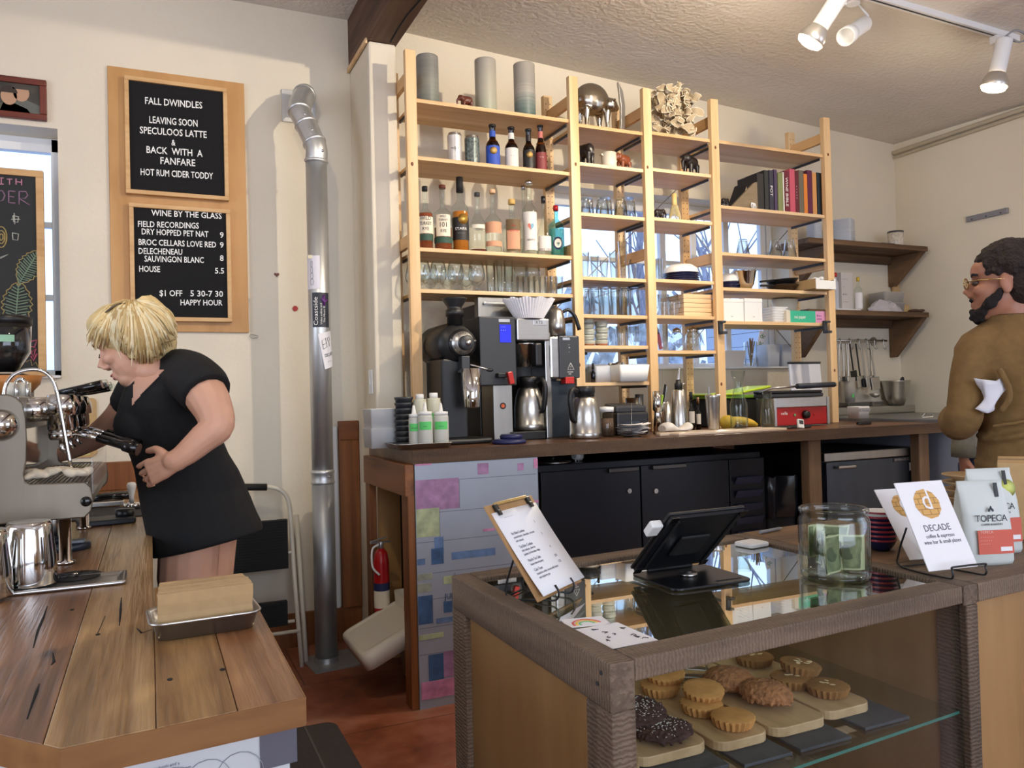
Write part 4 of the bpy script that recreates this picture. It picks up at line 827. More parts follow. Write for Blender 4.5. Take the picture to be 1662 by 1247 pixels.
bd = R4(865, 519, 887, 528, Yb-.012); Q().box(bd[0], Yb-.0135, bd[2], bd[1], Yb-.0102, bd[3]).build('badge', M_alu, hd, .001); text([('XTS', bd[0]-B0.x+.012, bd[2]-B0.z+.007, .022, 'LEFT', 1.0)], M_dgrey, hd, (0, -.014, 0), FRONT)
a = R4(837, 556, 884, 595, Yb); cx_ = (a[0]+a[1])/2; rb = (a[1]-a[0])/2
bk = Q().at(Vector((cx_, Yb+rb+.0, a[2]))-B0).lathe([(rb*.72, 0), (rb*.95, a[3]-a[2]-.01), (rb, a[3]-a[2]-.008), (rb, a[3]-a[2])], 28).build('brew_basket', M_chrome, t)
Q().at(Vector((cx_+.03, Yb-.005, a[2]))-B0).box(-.018, -.03, .0, .018, .03, a[3]-a[2]-.004).build('basket_handle', M_black, bk, .008)
a = R4(832, 690, 886, 708, Yb-.02); Q().box(a[0], Yb-.02, ZC, a[1], 3.64, ZC+.04).build('base_plate', M_black, t, .004)
a = R4(886, 540, 895, 705, Yb+.02); Q().box(a[0], Yb+.02, ZC, a[1], 3.64, a[3]).build('steel_column', M_steel, t, .003)
a = R4(893, 546, 912, 615, Yb+.01); Q().box(a[0], Yb+.01, a[2], a[1], 3.64, a[3]).build('second_brew_head', M_steel, t, .01)
a = R4(908, 545, 941, 614, Yb); p2_ = Q().box(a[0], Yb, a[2], a[1], 3.59, a[3]).build('second_panel', M_dgrey, t, .006); ac = (a[0]+a[1])/2-B0.x
Q().box(a[0]+.02, Yb-.0015, a[3]-.022, a[0]+.06, Yb-.0002, a[3]-.01).build('badge', M_alu, p2_)
text([('-', ac-.005, a[3]-B0.z-.05, .02, 'LEFT', .8), ('=', ac-.005, a[3]-B0.z-.065, .018, 'LEFT', .8), ('-', ac-.005, a[3]-B0.z-.085, .018, 'LEFT', .8), ('!', ac+.002, a[2]-B0.z+.049, .018, 'LEFT', 1), ('CAUTION', ac-.016, a[2]-B0.z+.028, .009, 'LEFT', .8), ('HOT', ac-.009, a[2]-B0.z+.018, .009, 'LEFT', .8)], INKW, p2_, (0, -.0006, 0), FRONT)
tri = [Vector((ac+.004+.021*math.sin(k*2*PI/3), -.0012, a[2]-B0.z+.054+.021*math.cos(k*2*PI/3))) for k in (0, 1, 2, 0)]; MB().tube(tri, .0012, 5).build('warning_triangle', INKW, p2_)
a = R4(895, 618, 934, 705, Yb+.05); Q().box(a[0], Yb+.05, ZC, a[1], 3.59, a[3]).build('second_tower', P('slate_panel', (44, 52, 62), .4), t, .004); a = R4(918, 614, 932, 623, Yb-.01); Q().box(a[0], Yb-.012, a[2], a[1], Yb+.04, a[3]+.006).build('red_tap', M_redt, t, .003)
t = T('paper_filters', 'tall nested stack of white fluted paper coffee filters on the brewer', 'coffee filters', (XX(859, 3.49, 1.6), 3.49, R4(836, 517, 892, 553, Yb-.01)[3]+.001)); a = R4(820, 482, 898, 517, 3.49); h = ZZ(483, t.location.x, 3.41)-t.location.z; Rt = (a[1]-a[0])/2; n = 96
b = MB(); rs = []
for u in (0, .15, .5, .8, 1): rs.append([((Rt*(.55+.45*u))*(1+(.012+.028*u)*(1 if i % 2 else -1))*math.cos(2*PI*i/n), (Rt*(.55+.45*u))*(1+(.012+.028*u)*(1 if i % 2 else -1))*math.sin(2*PI*i/n)*.8, h*u+(.004*math.sin(i*.7) if u == 1 else 0)) for i in range(n)])
rs += [[(x*.9, y*.9, z-.012) for x, y, z in rs[-1]], [(x*.5, y*.5, h*.25) for x, y, z in rs[0]]]
b.loft(rs, True, True, False); b.build('filter_cups', M_paper, t)
def jug(l, r, top, bot_, Y, lab, name, hand, m=None):
    """vacuum carafe: steel body, black collar and handle; hand = angle of the handle"""
    a = R4(l, top, r, bot_, Y); R = (a[1]-a[0])/2; z = ZC if bot_ > 690 else a[2]; h = a[3]-z; t = T(name, lab, 'carafe', ((a[0]+a[1])/2, Y, z))
    MB().lathe([(R*.94, 0), (R, .006), (R, h*.12), (R*.985, h*.125), (R*.985, h*.4), (R*.9, h*.6), (R*.72, h*.76), (R*.6, h*.8)], 36).build('steel_body', M_steel, t)
    MB().lathe([(R*.62, h*.795), (R*.62, h*.86), (R*.66, h*.88), (R*.66, h*.985), (R*.6, h), (.0001, h)], 30).build('lid', M_black, t)
    c_, s_ = math.cos(hand), math.sin(hand)
    MB().tube([(c_*q, s_*q, zz) for q, zz in [(v.x, v.y) for v in smooth_path([(R*.6, h*.9, 0), (R*1.12, h*.93, 0), (R*1.35, h*.75, 0), (R*1.2, h*.42, 0), (R*.98, h*.34, 0)], 5)]], .0135, 8).build('handle', M_black, t); return t
jug(836, 881, 615, 697, 3.54, 'steel vacuum carafe standing inside the brewer', 'coffee_carafe', -PI/2+.45)
jug(926, 972, 627, 709, 3.33, 'steel vacuum carafe on the counter right of the brewer', 'coffee_carafe', PI+.35)
c_ = bpy.data.objects['coffee_carafe']; c_.location.z = ZC+.041; c_.scale.z = .9
a = R4(889, 500, 916, 545, 3.52); t = T('steel_jug', 'small steel jug with a black handle on top of the brewer', 'jug', ((a[0]+a[1])/2, 3.52, R4(893, 546, 912, 615, Yb+.01)[3]+.006)); R = (a[1]-a[0])/2; h = a[3]-t.location.z
MB().lathe([(R, 0), (R*.98, h*.4), (R*.8, h*.85), (R*.55, h*.96), (R*.2, h), (.0001, h)], 28).build('steel_body', M_steel, t)
MB().tube(smooth_path([(R*.8, 0, h*.86), (R*1.5, -.005, h*.93), (R*2.2, -.01, h*.7), (R*2.7, -.01, h*.22)], 5), [.008+.003*(k/15) for k in range(16)], 8).build('handle', M_black, t)
a = R4(804, 705, 866, 721, 3.2); t = T('blue_cover', 'dark blue stacked covers lying in front of the brewer', 'lid', ((a[0]+a[1])/2-.01, 3.24, ZC+.0005)); NB = P('blue_plastic', (34, 38, 84), .4)
MB().lathe([(.075, 0), (.078, .012), (.06, .02), (.0001, .021)], 28).build('lower_lid', NB, t); MB().at((.012, 0, .021)).lathe([(.05, 0), (.052, .012), (.045, .02), (.0001, .018)], 24).build('upper_lid', NB, t)

# grinder
a = R4(722, 494, 763, 530, 3.42); gx = XX(757, 3.36, 1.5); gz = ZZ(556, gx, 3.36)
t = T('coffee_grinder', 'big black shop coffee grinder with a round dial beside the brewer', 'grinder', (gx, 3.42, ZC)); h0 = gz-ZC
MB().at((-.022, .03, h0), (PI/2, 0, 0)).lathe([(.05, -.30), (.088, -.29), (.1, -.24), (.1, -.02), (.09, .0), (.085, .03), (.0001, .03)], 36).build('motor_drum', M_black, t)
MB().at((0, .0, h0), (PI/2, 0, 0)).lathe([(.066, -.01), (.066, .012), (.0001, .012)], 32).build('burr_housing', M_black, t)
dl = MB().at((0, -.013, h0), (PI/2, 0, 0)).lathe([(.054, 0), (.054, .006), (.0001, .006)], 36).build('dial_plate', M_alu, t); MB().at((.008, -.0195, h0), (PI/2, 0, 0)).lathe([(.034, 0), (.034, .03), (.03, .034), (.0001, .034)], 30).build('dial_knob', M_dgrey, dl)
MB().at((.012, -.055, h0), (PI/2, 0, 0)).lathe([(.014, 0), (.012, .008), (.0001, .008)], 16).build('dial_bolt', M_steel, dl)
b = MB()
for k in range(24): an = 2*PI*k/24; b.at((.047*math.cos(an), -.0192, h0+.047*math.sin(an)), (0, -an, 0)).box(-.004, -.0006, -.0006, .004, 0, .0006)
b.build('dial_marks', M_black, dl)
for an in (.2, 2.9): MB().at((.06*math.cos(an), -.013, h0+.06*math.sin(an)), (PI/2, 0, 0)).cyl(.005, 0, .006, 10).build('bolt', M_chrome, t)
MB().at((-.02, .03, h0+.085)).lathe([(.035, 0), (.035, .04), (.042, .042), (.042, .07), (.034, .075), (.034, .085), (.058, .12), (.058, .125), (.052, .124), (.03, .086), (.0001, .084)], 28).build('hopper', M_black, t)
MB().prism([(-.1, .0), (.025, .0), (.02, .2), (-.11, .2)], .02, h0-.07).build('column', M_black, t, .01); MB().at((-.022, .1, 0)).box(-.105, -.19, 0, .13, .12, .025).build('base', M_black, t, .01)
MB().box(-.02, -.05, h0-.13, .02, .0, h0-.06).build('chute', M_dgrey, t, .004); MB().tube([(.02, -.05, h0-.1), (.07, -.06, h0-.115), (.10, -.07, h0-.125)], .005, 8).build('lever', M_steel, t); MB().ell((.108, -.07, h0-.127), (.018, .008, .008), 10, 6).build('lever_knob', M_black, t)
a = R4(744, 599, 775, 662, 3.37); R = (a[1]-a[0])/2; g = T('dosing_cup', 'tapered steel cup hanging under the grinder spout', 'cup', ((a[0]+a[1])/2, 3.33, a[2])); h = a[3]-a[2]; MB().lathe([(R*.72, 0), (R*.76, .004), (R, h), (R*.95, h), (R*.7, .006), (.0001, .006)], 28).build('cup_body', M_chrome, g)
MB().box(gx*0-.03, -.06, h0-.135, .03, -.02, h0-.125).build('cup_hanger', M_steel, t)

# tubs, cups, syrup bottles
Yt = 3.42
for k, (tp, bt, lab) in enumerate(((698, 727, 'lower of two stacked white plastic tubs at the end of the counter'), (668, 698, 'upper of two stacked white plastic tubs at the end of the counter'))):
    a = R4(597, tp, 643, bt, 3.36); z = ZC+k*.085; tt = T('plastic_tub', lab, 'tub', ((a[0]+a[1])/2+.01, Yt, z), (0, 0, 0), group='white plastic tubs'); w2 = .062
    MB().loft([[(x*s, y*s, zz) for x, y in rrect(-w2, -.07, w2, .075, .008)] for s, zz in ((.92, 0), (1, .083), (1.02, .084), (1.0, .085 - .0005), (.95, .08))]).build('tub_body', M_white, tt)
a = R4(643, 639, 673, 722, 3.3)
for k in range(9):
    h = (a[3]-ZC)/9.6; R = (a[1]-a[0])/2
    tt = T('plastic_tumbler', '%s dark grey ribbed tumbler of the nested tower beside the white tubs' % ['lowest', 'second', 'third', 'fourth', 'fifth', 'sixth', 'seventh', 'eighth', 'topmost'][k], 'tumbler', ((a[0]+a[1])/2, 3.32, ZC+k*h), group='nested dark tumblers')
    MB().lathe([(R*.86, 0), (R*.9, h*.5), (R*.98, h*.6), (R, h*.98), (R*.95, h*.985), (R*.8, h*.1), (.0001, h*.1)], 28).build('cup_body', M_dgrey, tt)
a = R4(645, 720, 735, 731, 3.16); xc = (a[0]+a[1])/2; t = T('steel_tray', 'small steel tray holding the squeeze bottles', 'tray', (xc, 3.25, ZC)); w2 = (a[1]-a[0])/2
MB().loft([[(x*s, y*s, z) for x, y in rrect(-w2, -.1, w2, .1, .02)] for s, z in ((.9, 0), (1, .022), (1.03, .023), (1.02, .025), (.98, .0235), (.89, .003))]).build('tray_body', M_alu, t)
SQ = P('squeeze_clear', (222, 222, 214), .35, alpha=.75); SQ2 = P('squeeze_full', (212, 214, 204), .35); BRN = P('syrup_brown', (120, 82, 56), .3)
sq = [(664, 682, 678, 3.22, 'brown syrup squeeze bottle at the left of the steel tray', BRN, .62, '~~~'), (679, 703, 674, 3.19, 'clear squeeze bottle at the front middle of the steel tray', SQ2, .02, '~~'), (704, 729, 674, 3.2, 'clear squeeze bottle with a little brown syrup at the right of the tray', BRN, .16, '~~~')]
for l, r, tp, Y, lab, lm, f, tx in sq:
    X, w_, h = fit(l, r, tp, ZC+.004, Y); tt = T('squeeze_bottle', lab, 'bottle', (X, Y, ZC+.0045), group='syrup squeeze bottles'); R = w_/2
    MB().lathe([(R*.95, 0), (R, .004), (R, h*.93), (R*.9, h)], 24).build('bottle_body', SQ, tt)
    MB().lathe([(.0001, .003), (R*.92, .003), (R*.94, h*f+.004), (.0001, h*f+.004)], 20, caps=False).build('syrup', lm, tt)
    MB().lathe([(R*.93, h), (R*.93, h+.014), (.01, h+.016), (.006, h+.045), (.003, h+.052), (.0001, h+.052)], 20).build('nozzle_cap', M_white, tt)
    arc(MB(), R+.0008, h*.55, h*.8, FA-.9, FA+.9).build('tape_label', M_green, tt); wrap([(tx, 0, 0, .016, 'CENTER', .9)], INK, tt, R+.001, h*.62)
for l, r, tp, Y, lab in ((672, 694, 640, 3.29, 'tall pale syrup bottle with a small cap at the back of the steel tray'), (694, 717, 638, 3.3, 'tall cloudy jug with a white lid at the back of the steel tray')):
    X, w_, h = fit(l, r, tp, ZC+.004, Y); tt = T('syrup_jug', lab, 'bottle', (X, Y, ZC+.0045)); R = w_/2
    MB().lathe([(R*.95, 0), (R, .004), (R, h*.82), (R*.94, h*.86), (R*.94, h*.9)], 24).build('bottle_body', P('cloudy_plastic', (214, 212, 190), .35, alpha=.85) if 'cloudy_plastic' not in MATS else MATS['cloudy_plastic'], tt)
    MB().lathe([(R*.6, h*.9), (R*.6, h*.99), (R*.5, h), (.0001, h)], 20).build('cap', M_white, tt); arc(MB(), R+.0008, h*.5, h*.62, FA-.7, FA+.5).build('tape_label', M_green, tt)

# middle and right of the counter
def simple(l, r, tp, Y, prof, name, lab, cat, part, m, z=None, seg=28, grp=None):
    z = ZC if z is None else z; X, w_, h = fit(l, r, tp, z, Y); R = w_/2; t = T(name, lab, cat, (X, Y, z), group=grp); MB().lathe([(max(1e-4, a*R), b*h) for a, b in prof], seg).build(part, m, t); return t, R, h
CUP = [(.8, 0), (.84, .03), (1, 1), (.95, 1), (.78, .06), (0, .05)]
t, R, h = simple(971, 997, 660, 3.4, [(.95, 0), (1, .03), (1, .8), (.9, .82)], 'ground_jar', 'clear jar of brown grounds with a white lid beside the carafe', 'jar', 'jar_glass', M_glassj); MB().lathe([(.0001, .004), (R*.94, .004), (R*.94, h*.6), (.0001, h*.6)], 20, caps=False).build('grounds', P('grounds', (92, 66, 48), .9, var=.4, vs=150), t); MB().lathe([(R*1.02, h*.82), (R*1.02, h*.98), (.0001, h)], 24).build('lid', M_white, t)
a = R4(996, 656, 1048, 692, 3.42); t = T('receipt_printer', 'black receipt printer behind the pile of order slips', 'printer', ((a[0]+a[1])/2, 3.46, ZC)); w2 = (a[1]-a[0])/2; h = a[3]-ZC
MB().prism([(-w2, -.07), (w2, -.07), (w2, .08), (-w2, .08)], 0, h*.75).build('printer_body', M_black, t, .012); MB().at((0, .005, h*.75), (.12, 0, 0)).cb(0, 0, 0, w2*1.9, .12, h*.24).build('printer_lid', M_dgrey, t, .01); MB().box(-w2*.6, -.0715, h*.3, w2*.4, -.0695, h*.45).build('paper_slot', M_blackg, t)
t = T('spike_file', 'metal spike holding a loose pile of white order slips', 'spike', (XX(1026, 3.27, ZC), 3.27, ZC)); MB().lathe([(.045, 0), (.045, .003), (.0001, .006)], 24).build('spike_base', M_black, t); MB().cyl(.0012, .003, .16, 6).build('spike_pin', M_steel, t)
random.seed(4)
for k in range(14):
    o = MB(); o.at((random.uniform(-.01, .01), random.uniform(-.006, .006), .009+k*.0038), (random.uniform(-.05, .05), random.uniform(-.05, .05), random.uniform(-.7, .7))); nn = 8; L_ = random.uniform(.055, .085); cv = random.uniform(.002, .012)
    vs = []; 
    for i in range(nn+1): u = i/nn*2-1; vs += [(u*L_, -.026, cv*u*u), (u*L_, .026, cv*u*u+.002*u)]
    o.add(vs, [(2*i, 2*i+1, 2*i+3, 2*i+2) for i in range(nn)], True); q = o.build('order_slip', M_paper); q.location = t.location; tag(q, 'white order slip threaded on the spike beside the printer', 'paper slip', 'order slips on the spike')
# jars etc right of the middle post
simple(1016, 1040, 646, 3.75, CUP, 'steel_cup', 'tall steel cup behind the printer', 'cup', 'cup_body', M_steel)
for k in range(4): simple(1032, 1046, 640+8*k, 3.8, CUP, 'dark_cup', 'dark cup stacked behind the steel cup', 'cup', 'cup_body', M_dgrey, ZC+.0+0*k) if k == 0 else None
t, R, h = simple(1060, 1075, 635, 3.4, [(1, 0), (.62, .48), (.6, .52), (.95, .56), (.85, 1), (.8, 1), (.5, .5), (0, .49)], 'double_jigger', 'steel double jigger left of the white towel', 'jigger', 'jigger_cups', M_chrome)
t, R, h = simple(1078, 1090, 655, 3.42, CUP, 'steel_jigger', 'small ribbed steel jigger between the double jigger and the dispenser', 'jigger', 'jigger_cup', M_steel)
t, R, h = simple(1088, 1118, 632, 3.44, [(.9, 0), (1, .03), (1, .1), (.97, .12), (.97, .2), (.72, .95), (.45, 1), (0, 1)], 'cream_dispenser', 'steel cream whipper with a long nozzle near the middle post', 'dispenser', 'steel_body', M_steel)
MB().lathe([(R*.42, h), (R*.42, h*1.13), (R*.3, h*1.16), (R*.25, h*1.22), (.0001, h*1.22)], 18).build('head', M_black, t); MB().tube(smooth_path([(0, 0, h*1.2), (.004, 0, h*1.35), (.012, 0, h*1.52)], 4), [.009-.0008*k for k in range(9)], 8).build('nozzle', M_chrome, t); MB().tube([(R*.3, 0, h*1.1), (R*.9, -.01, h*1.14)], .004, 6).build('lever', M_chrome, t)
t, R, h = simple(1072, 1098, 668, 3.55, CUP, 'spoon_pot', 'brown pot holding white spoons behind the jiggers', 'pot', 'pot_body', P('brown_pot', (120, 96, 78), .6))
for k in range(5):
    q = T('plastic_spoon', 'white plastic spoon standing in the brown pot', 'spoon', t.location+Vector(((k-2)*.012, .0, .02)), (.05*(k % 2), (k-2)*.12, 0), group='spoons in the brown pot'); MB().cyl(.003, 0, .09, 6).build('handle', M_white, q); MB().ell((0, 0, .115), (.013, .005, .026), 10, 8).build('spoon_bowl', M_white, q)
q = T('green_peeler', 'tall black tongs with a green grip leaning behind the spoons', 'tongs', (XX(1066, 3.62, ZC), 3.6, ZC), (0, .22, 0)); MB().box(-.006, 0, .02, .002, .012, .26).build('black_arm', M_black, q, .002); MB().box(.003, 0, .09, .012, .012, .25).build('steel_arm', M_steel, q, .002); MB().box(-.016, -.003, .09, -.0065, .015, .2).build('green_grip', P('lime_grip', (150, 190, 60), .5), q, .003)
for k, (l, r, tp, lab) in enumerate(((1118, 1128, 636, 'small black and white bottle left of its pair'), (1130, 1138, 645, 'small dark bottle with a brown cap'))):
    X, w_, h = fit(l, r, tp, ZC, 3.5); bottle('bitters_bottle', lab+' behind the cutting board', 'bottle', X, 3.5, ZC, w_, h, G_amberd, .5, .15, .45, None, [(.2, .5, LW, 1.2)], M_blackm if k == 0 else BRN, .2)
t, R, h = simple(1146, 1170, 641, 3.3, [(.72, 0), (.76, .03), (.97, .9), (1, .93), (1, .99), (.95, 1), (.72, .05), (0, .04)], 'ice_cup', 'tapered steel cup with a scoop on the cutting board', 'cup', 'cup_body', M_steel, ZC+.0135)
q = T('steel_scoop', 'round steel scoop resting in the tapered cup', 'scoop', t.location+Vector((.0, .01, h*.9))); MB().at((0, 0, .006), (.5, .1, 0)).lathe([(.0001, -.022), (R*.6, -.016), (R*.82, 0), (R*.76, 0), (.0001, -.018)], 20).build('scoop_bowl', M_steel, q); MB().box(-.006, .015, .01, .006, .02, .06).build('handle', M_grey, q, .002)
a = atZ(1062, 694, ZC); 
t = T('cutting_board', 'wide pale wooden cutting board with a handle along the counter front', 'board', (XX(1165, 3.24, ZC), 3.24, ZC)); x0, x1 = XX(1090, 3.2, ZC)-t.location.x, XX(1266, 3.2, ZC)-t.location.x
b = MB().prism([(x0-.07, -.045), (x0-.02, -.05), (x0, -.1), (x1-.01, -.1), (x1, -.09), (x1, .1), (x0, .1), (x0-.02, .0), (x0-.07, -.01)], 0, .013); b.build('board', wood('pale_board', [(168, 146, 124), (196, 176, 154), (208, 190, 170)], 0, 6, .5, .1, .03, knots=False), t, .003)
t = T('bar_towel', 'folded white towel on the left end of the cutting board', 'towel', (XX(1098, 3.3, ZC), 3.31, ZC+.0135)); b = MB(); n = 14; rs = []
for i in range(n): u = i/(n-1); rs.append([((u-.5)*.16, .05*math.cos(a_)*(.7+.3*math.sin(u*9)), max(0.0004, (.016+.008*math.sin(u*7))*(1+math.sin(a_)))) for a_ in [2*PI*k/12 for k in range(12)]])
b.loft(rs); b.build('towel_cloth', P('towel_white', (222, 216, 208), .95, bump=.4, bs=200), t)
# carafe and bottle
t, R, h = simple(1186, 1214, 602, 3.3, [(.96, 0), (1, .02), (1, .42), (.5, .68), (.48, .74), (.85, 1), (.82, 1), (.45, .74), (.47, .68), (.95, .42), (.95, .04), (0, .03)], 'glass_carafe', 'empty glass carafe with a flared neck on the cutting board', 'carafe', 'carafe_glass', M_glassj, ZC+.0135)
t, R, h = simple(1235, 1258, 637, 3.3, [(.9, 0), (1, .06), (1, .45), (.9, .6), (.62, .82), (.62, .9), (.66, .92), (.66, 1), (.6, 1), (.58, .82), (.85, .6), (.95, .45), (.9, .1), (0, .08)], 'milk_bottle', 'small glass milk bottle in front of the red grill', 'bottle', 'bottle_glass', M_glassj, ZC+.0135)
# yellow squash / banana
YL = P('yellow_skin', (214, 176, 58), .5, var=.12, vs=14)
t = T('yellow_squash', 'rounded yellow squash behind the glass carafe', 'squash', (XX(1181, 3.42, ZC), 3.42, ZC+.0005)); MB().ell((0, 0, .04), (.045, .04, .04), 18, 12).build('squash_body', YL, t)
t = T('banana', 'banana pointing right behind the glass carafe', 'banana', (XX(1206, 3.44, ZC), 3.46, ZC+.0005)); pt = smooth_path([(-.06, 0, .05), (0, -.01, .042), (.07, -.01, .028), (.11, 0, .016)], 5); MB().tube(pt, [.012+.012*math.sin(PI*min(1, (k+3)/17)) for k in range(16)], 8).build('fruit_body', YL, t); MB().tube([(.11, 0, .016), (.12, 0, .012)], .005, 6).build('fruit_tip', M_black, t)
# lime lidded bins
LIME = P('lime_plastic', (190, 214, 44), .4)
x0, x1, z0, z1 = R4(1164, 638, 1255, 685, 3.64); t = T('ingredient_bin', 'black bin with a propped lime green lid behind the carafe', 'bin', ((x0+x1)/2, 3.76, ZC+.0005)); w2 = (x1-x0)/2
MB().box(-w2, -.1, 0, w2, .11, z1-ZC-.03).build('bin_body', M_blackm, t, .01); MB().box(-w2-.01, -.11, z1-ZC-.03, w2+.01, .12, z1-ZC-.012).build('rim', P('rim_green', (110, 160, 40), .4), t, .004)
MB().at((-.04, .02, z1-ZC-.01), (0, -.14, 0)).box(-w2*.5, -.11, 0, w2*1.3, .1, .014).build('lime_lid', LIME, t, .006); MB().at((-.1, -.02, z1-ZC-.0115), (0, 0, 0)).box(-w2*.7, -.1, 0, w2*.4, .1, .012).build('lime_lid', LIME, t, .005)
# panini grill
x0, x1, z0, z1 = R4(1256, 645, 1346, 684, 3.42); t = T('panini_grill', 'red and steel panini grill at the right end of the counter', 'grill', (x0, 3.42, ZC)); w2 = x1-x0; h = z1-ZC
MB().box(.02, 0, .008, w2-.02, .14, h*.66).build('red_front', M_red, t, .004); MB().box(.02, -.001, h*.66, w2-.02, .14, h).build('steel_band', M_alu, t, .004)
for a_, c_ in ((0, .019), (w2-.019, w2)): MB().box(a_, -.004, 0.004, c_, .14, h).build('side_cheek', M_alu, t, .003)
text([('nella', .05, h*.42, .026, 'LEFT', 1.0)], INKW, t, (0, -.0008, 0), FRONT)
MB().at((w2*.55, -.0005, h*.4), (PI/2, 0, 0)).lathe([(.024, 0), (.02, .022), (.0001, .022)], 20).build('dial_knob', M_black, t)
for q, m_ in ((.36, P('lamp_green', (120, 160, 110), .3)), (.72, M_redt)): MB().at((w2*q, -.0005, h*.4), (PI/2, 0, 0)).cyl(.007, 0, .005, 12).build('pilot_lamp', m_, t)
MB().at((.0, .0, h)).box(-.02, .0, .001, w2-.04, .14, .024).build('top_plate', M_dgrey, t, .006); MB().at((.0, .0, h)).box(-.03, -.004, .024, w2-.05, .13, .04).build('upper_shell', M_black, t, .006)
hd = MB().tube([(w2*.28, -.06, h+.062), (w2*.95, -.06, h+.068)], .015, 12).build('handle_grip', P('slate_grip', (34, 40, 54), .4), t); MB().tube([(-.05, -.05, h+.055), (w2*.28, -.06, h+.062)], .006, 8).build('handle_rod', M_steel, t); MB().tube([(w2*.95, -.06, h+.068), (w2*.97, -.06, h+.068)], .012, 10).build('end_cap', M_alu, t); MB().tube([(-.05, -.05, h+.055), (-.05, .05, h+.03)], .006, 8).build('handle_arm', M_steel, t)
# thermometer timer
X = XX(1300, 3.2, ZC); t = T('digital_timer', 'small white digital timer with a screen lying by the grill', 'timer', (X, 3.2, ZC), (0, 0, -.2)); MB().at((0, 0, .003), (-.35, .15, 0)).box(-.018, -.008, 0, .018, .008, .05).build('timer_body', M_white, t, .004); MB().at((0, 0, .003), (-.35, .15, 0)).box(-.012, -.0095, .022, .012, -.0082, .042).build('display', M_dgrey, t)
t = T('probe_pen', 'black marker lying behind the white timer', 'marker', (X, 3.25, ZC+.0065), (0, PI/2, .1)); MB().cyl(.006, -.11, .08, 10).build('barrel', M_black, t); MB().cyl(.0066, .08, .13, 10).build('cap', M_black, t)
t = T('paring_knife', 'knife with a black handle and pale blade by the counter end', 'knife', (XX(1392, 3.25, ZC), 3.25, ZC+.001), (0, 0, .1)); MB().box(-.16, -.012, .0, .0, .012, .002).build('blade', M_alu, t); MB().box(0.0005, -.011, 0, .11, .011, .018).build('handle', M_black, t, .005)
x0, x1, z0, z1 = R4(1288, 586, 1342, 685, 3.76); t = T('plastic_chopping_board', 'white chopping board with a dark edge standing behind the grill', 'board', ((x0+x1)/2+.03, 3.8, ZC), (-.08, 0, 0)); w2 = .13
MB().box(-w2, 0, 0.002, w2, .012, z1-ZC-.014).build('board', P('board_bluewhite', (222, 226, 238), .45), t, .004); MB().box(-w2-.004, -.003, z1-ZC-.0135, w2+.004, .015, z1-ZC).build('dark_edge', M_dgrey, t, .003)
# window sill goods
zs = W1[2]+.013; Ys = 4.27
x0, x1, z0, z1 = R4(1166, 570, 1202, 598, Ys); t = T('paper_carton', 'plain white paper food carton on the window sill', 'carton', ((x0+x1)/2, Ys, zs)); w2 = (x1-x0)/2*.98
MB().loft([[(x*s, y*s, z) for x, y in ((-w2, -.06), (w2, -.06), (w2, .06), (-w2, .06))] for s, z in ((.8, 0), (1, z1-zs), (.97, z1-zs), (.78, .003))], smooth=False).build('carton_body', P('carton_white', (224, 220, 216), .8), t)
t = T('stir_stick_glass', 'clear glass of pale wooden stir sticks on the sill', 'glass', (XX(1219, Ys, zs), Ys, zs)); MB().lathe([(.04, 0), (.044, .17), (.042, .17), (.038, .006), (.0001, .005)], 20).build('glass_bowl', M_glasst, t)
for k in range(10):
    q = MB().at((0, 0, .008), (.0, (k-4.5)*.035, k*.6)).box(-.004, -.001, 0, .004, .001, .17+.01*(k % 3)).build('stir_stick', M_maple); q.location = t.location; tag(q, 'pale wooden stir stick standing in the glass on the sill', 'stir stick', 'stir sticks on the sill')
for l, r, lab in ((1236, 1258, 'left of two frosted tall containers on the sill'), (1260, 1282, 'right of two frosted tall containers on the sill')):
    x0, x1, z0, z1 = R4(l, 560, r, 598, Ys); t = T('frosted_container', lab, 'container', ((x0+x1)/2, Ys, zs)); w2 = (x1-x0)/2; MB().loft([[(x*s, y*s, z) for x, y in rrect(-w2, -w2, w2, w2, .015)] for s, z in ((.86, 0), (1, z1-zs), (.96, z1-zs), (.83, .004))]).build('container_body', M_frost, t)
x0, x1, z0, z1 = R4(1224, 535, 1240, 590, 4.33); t = T('paper_bag', 'white slip with green writing leaning by the window', 'paper', ((x0+x1)/2-.03, 4.33, zs), (0, .28, 0)); MB().box(-.03, 0, .003, .03, .006, .26).build('sheet', M_paper, t); text([('ac', -.02, .16, .05, 'LEFT', 1), ('dr', -.02, .21, .05, 'LEFT', 1)], P('green_ink', (70, 140, 90), .8), t, (0, -.0006, 0), FRONT)

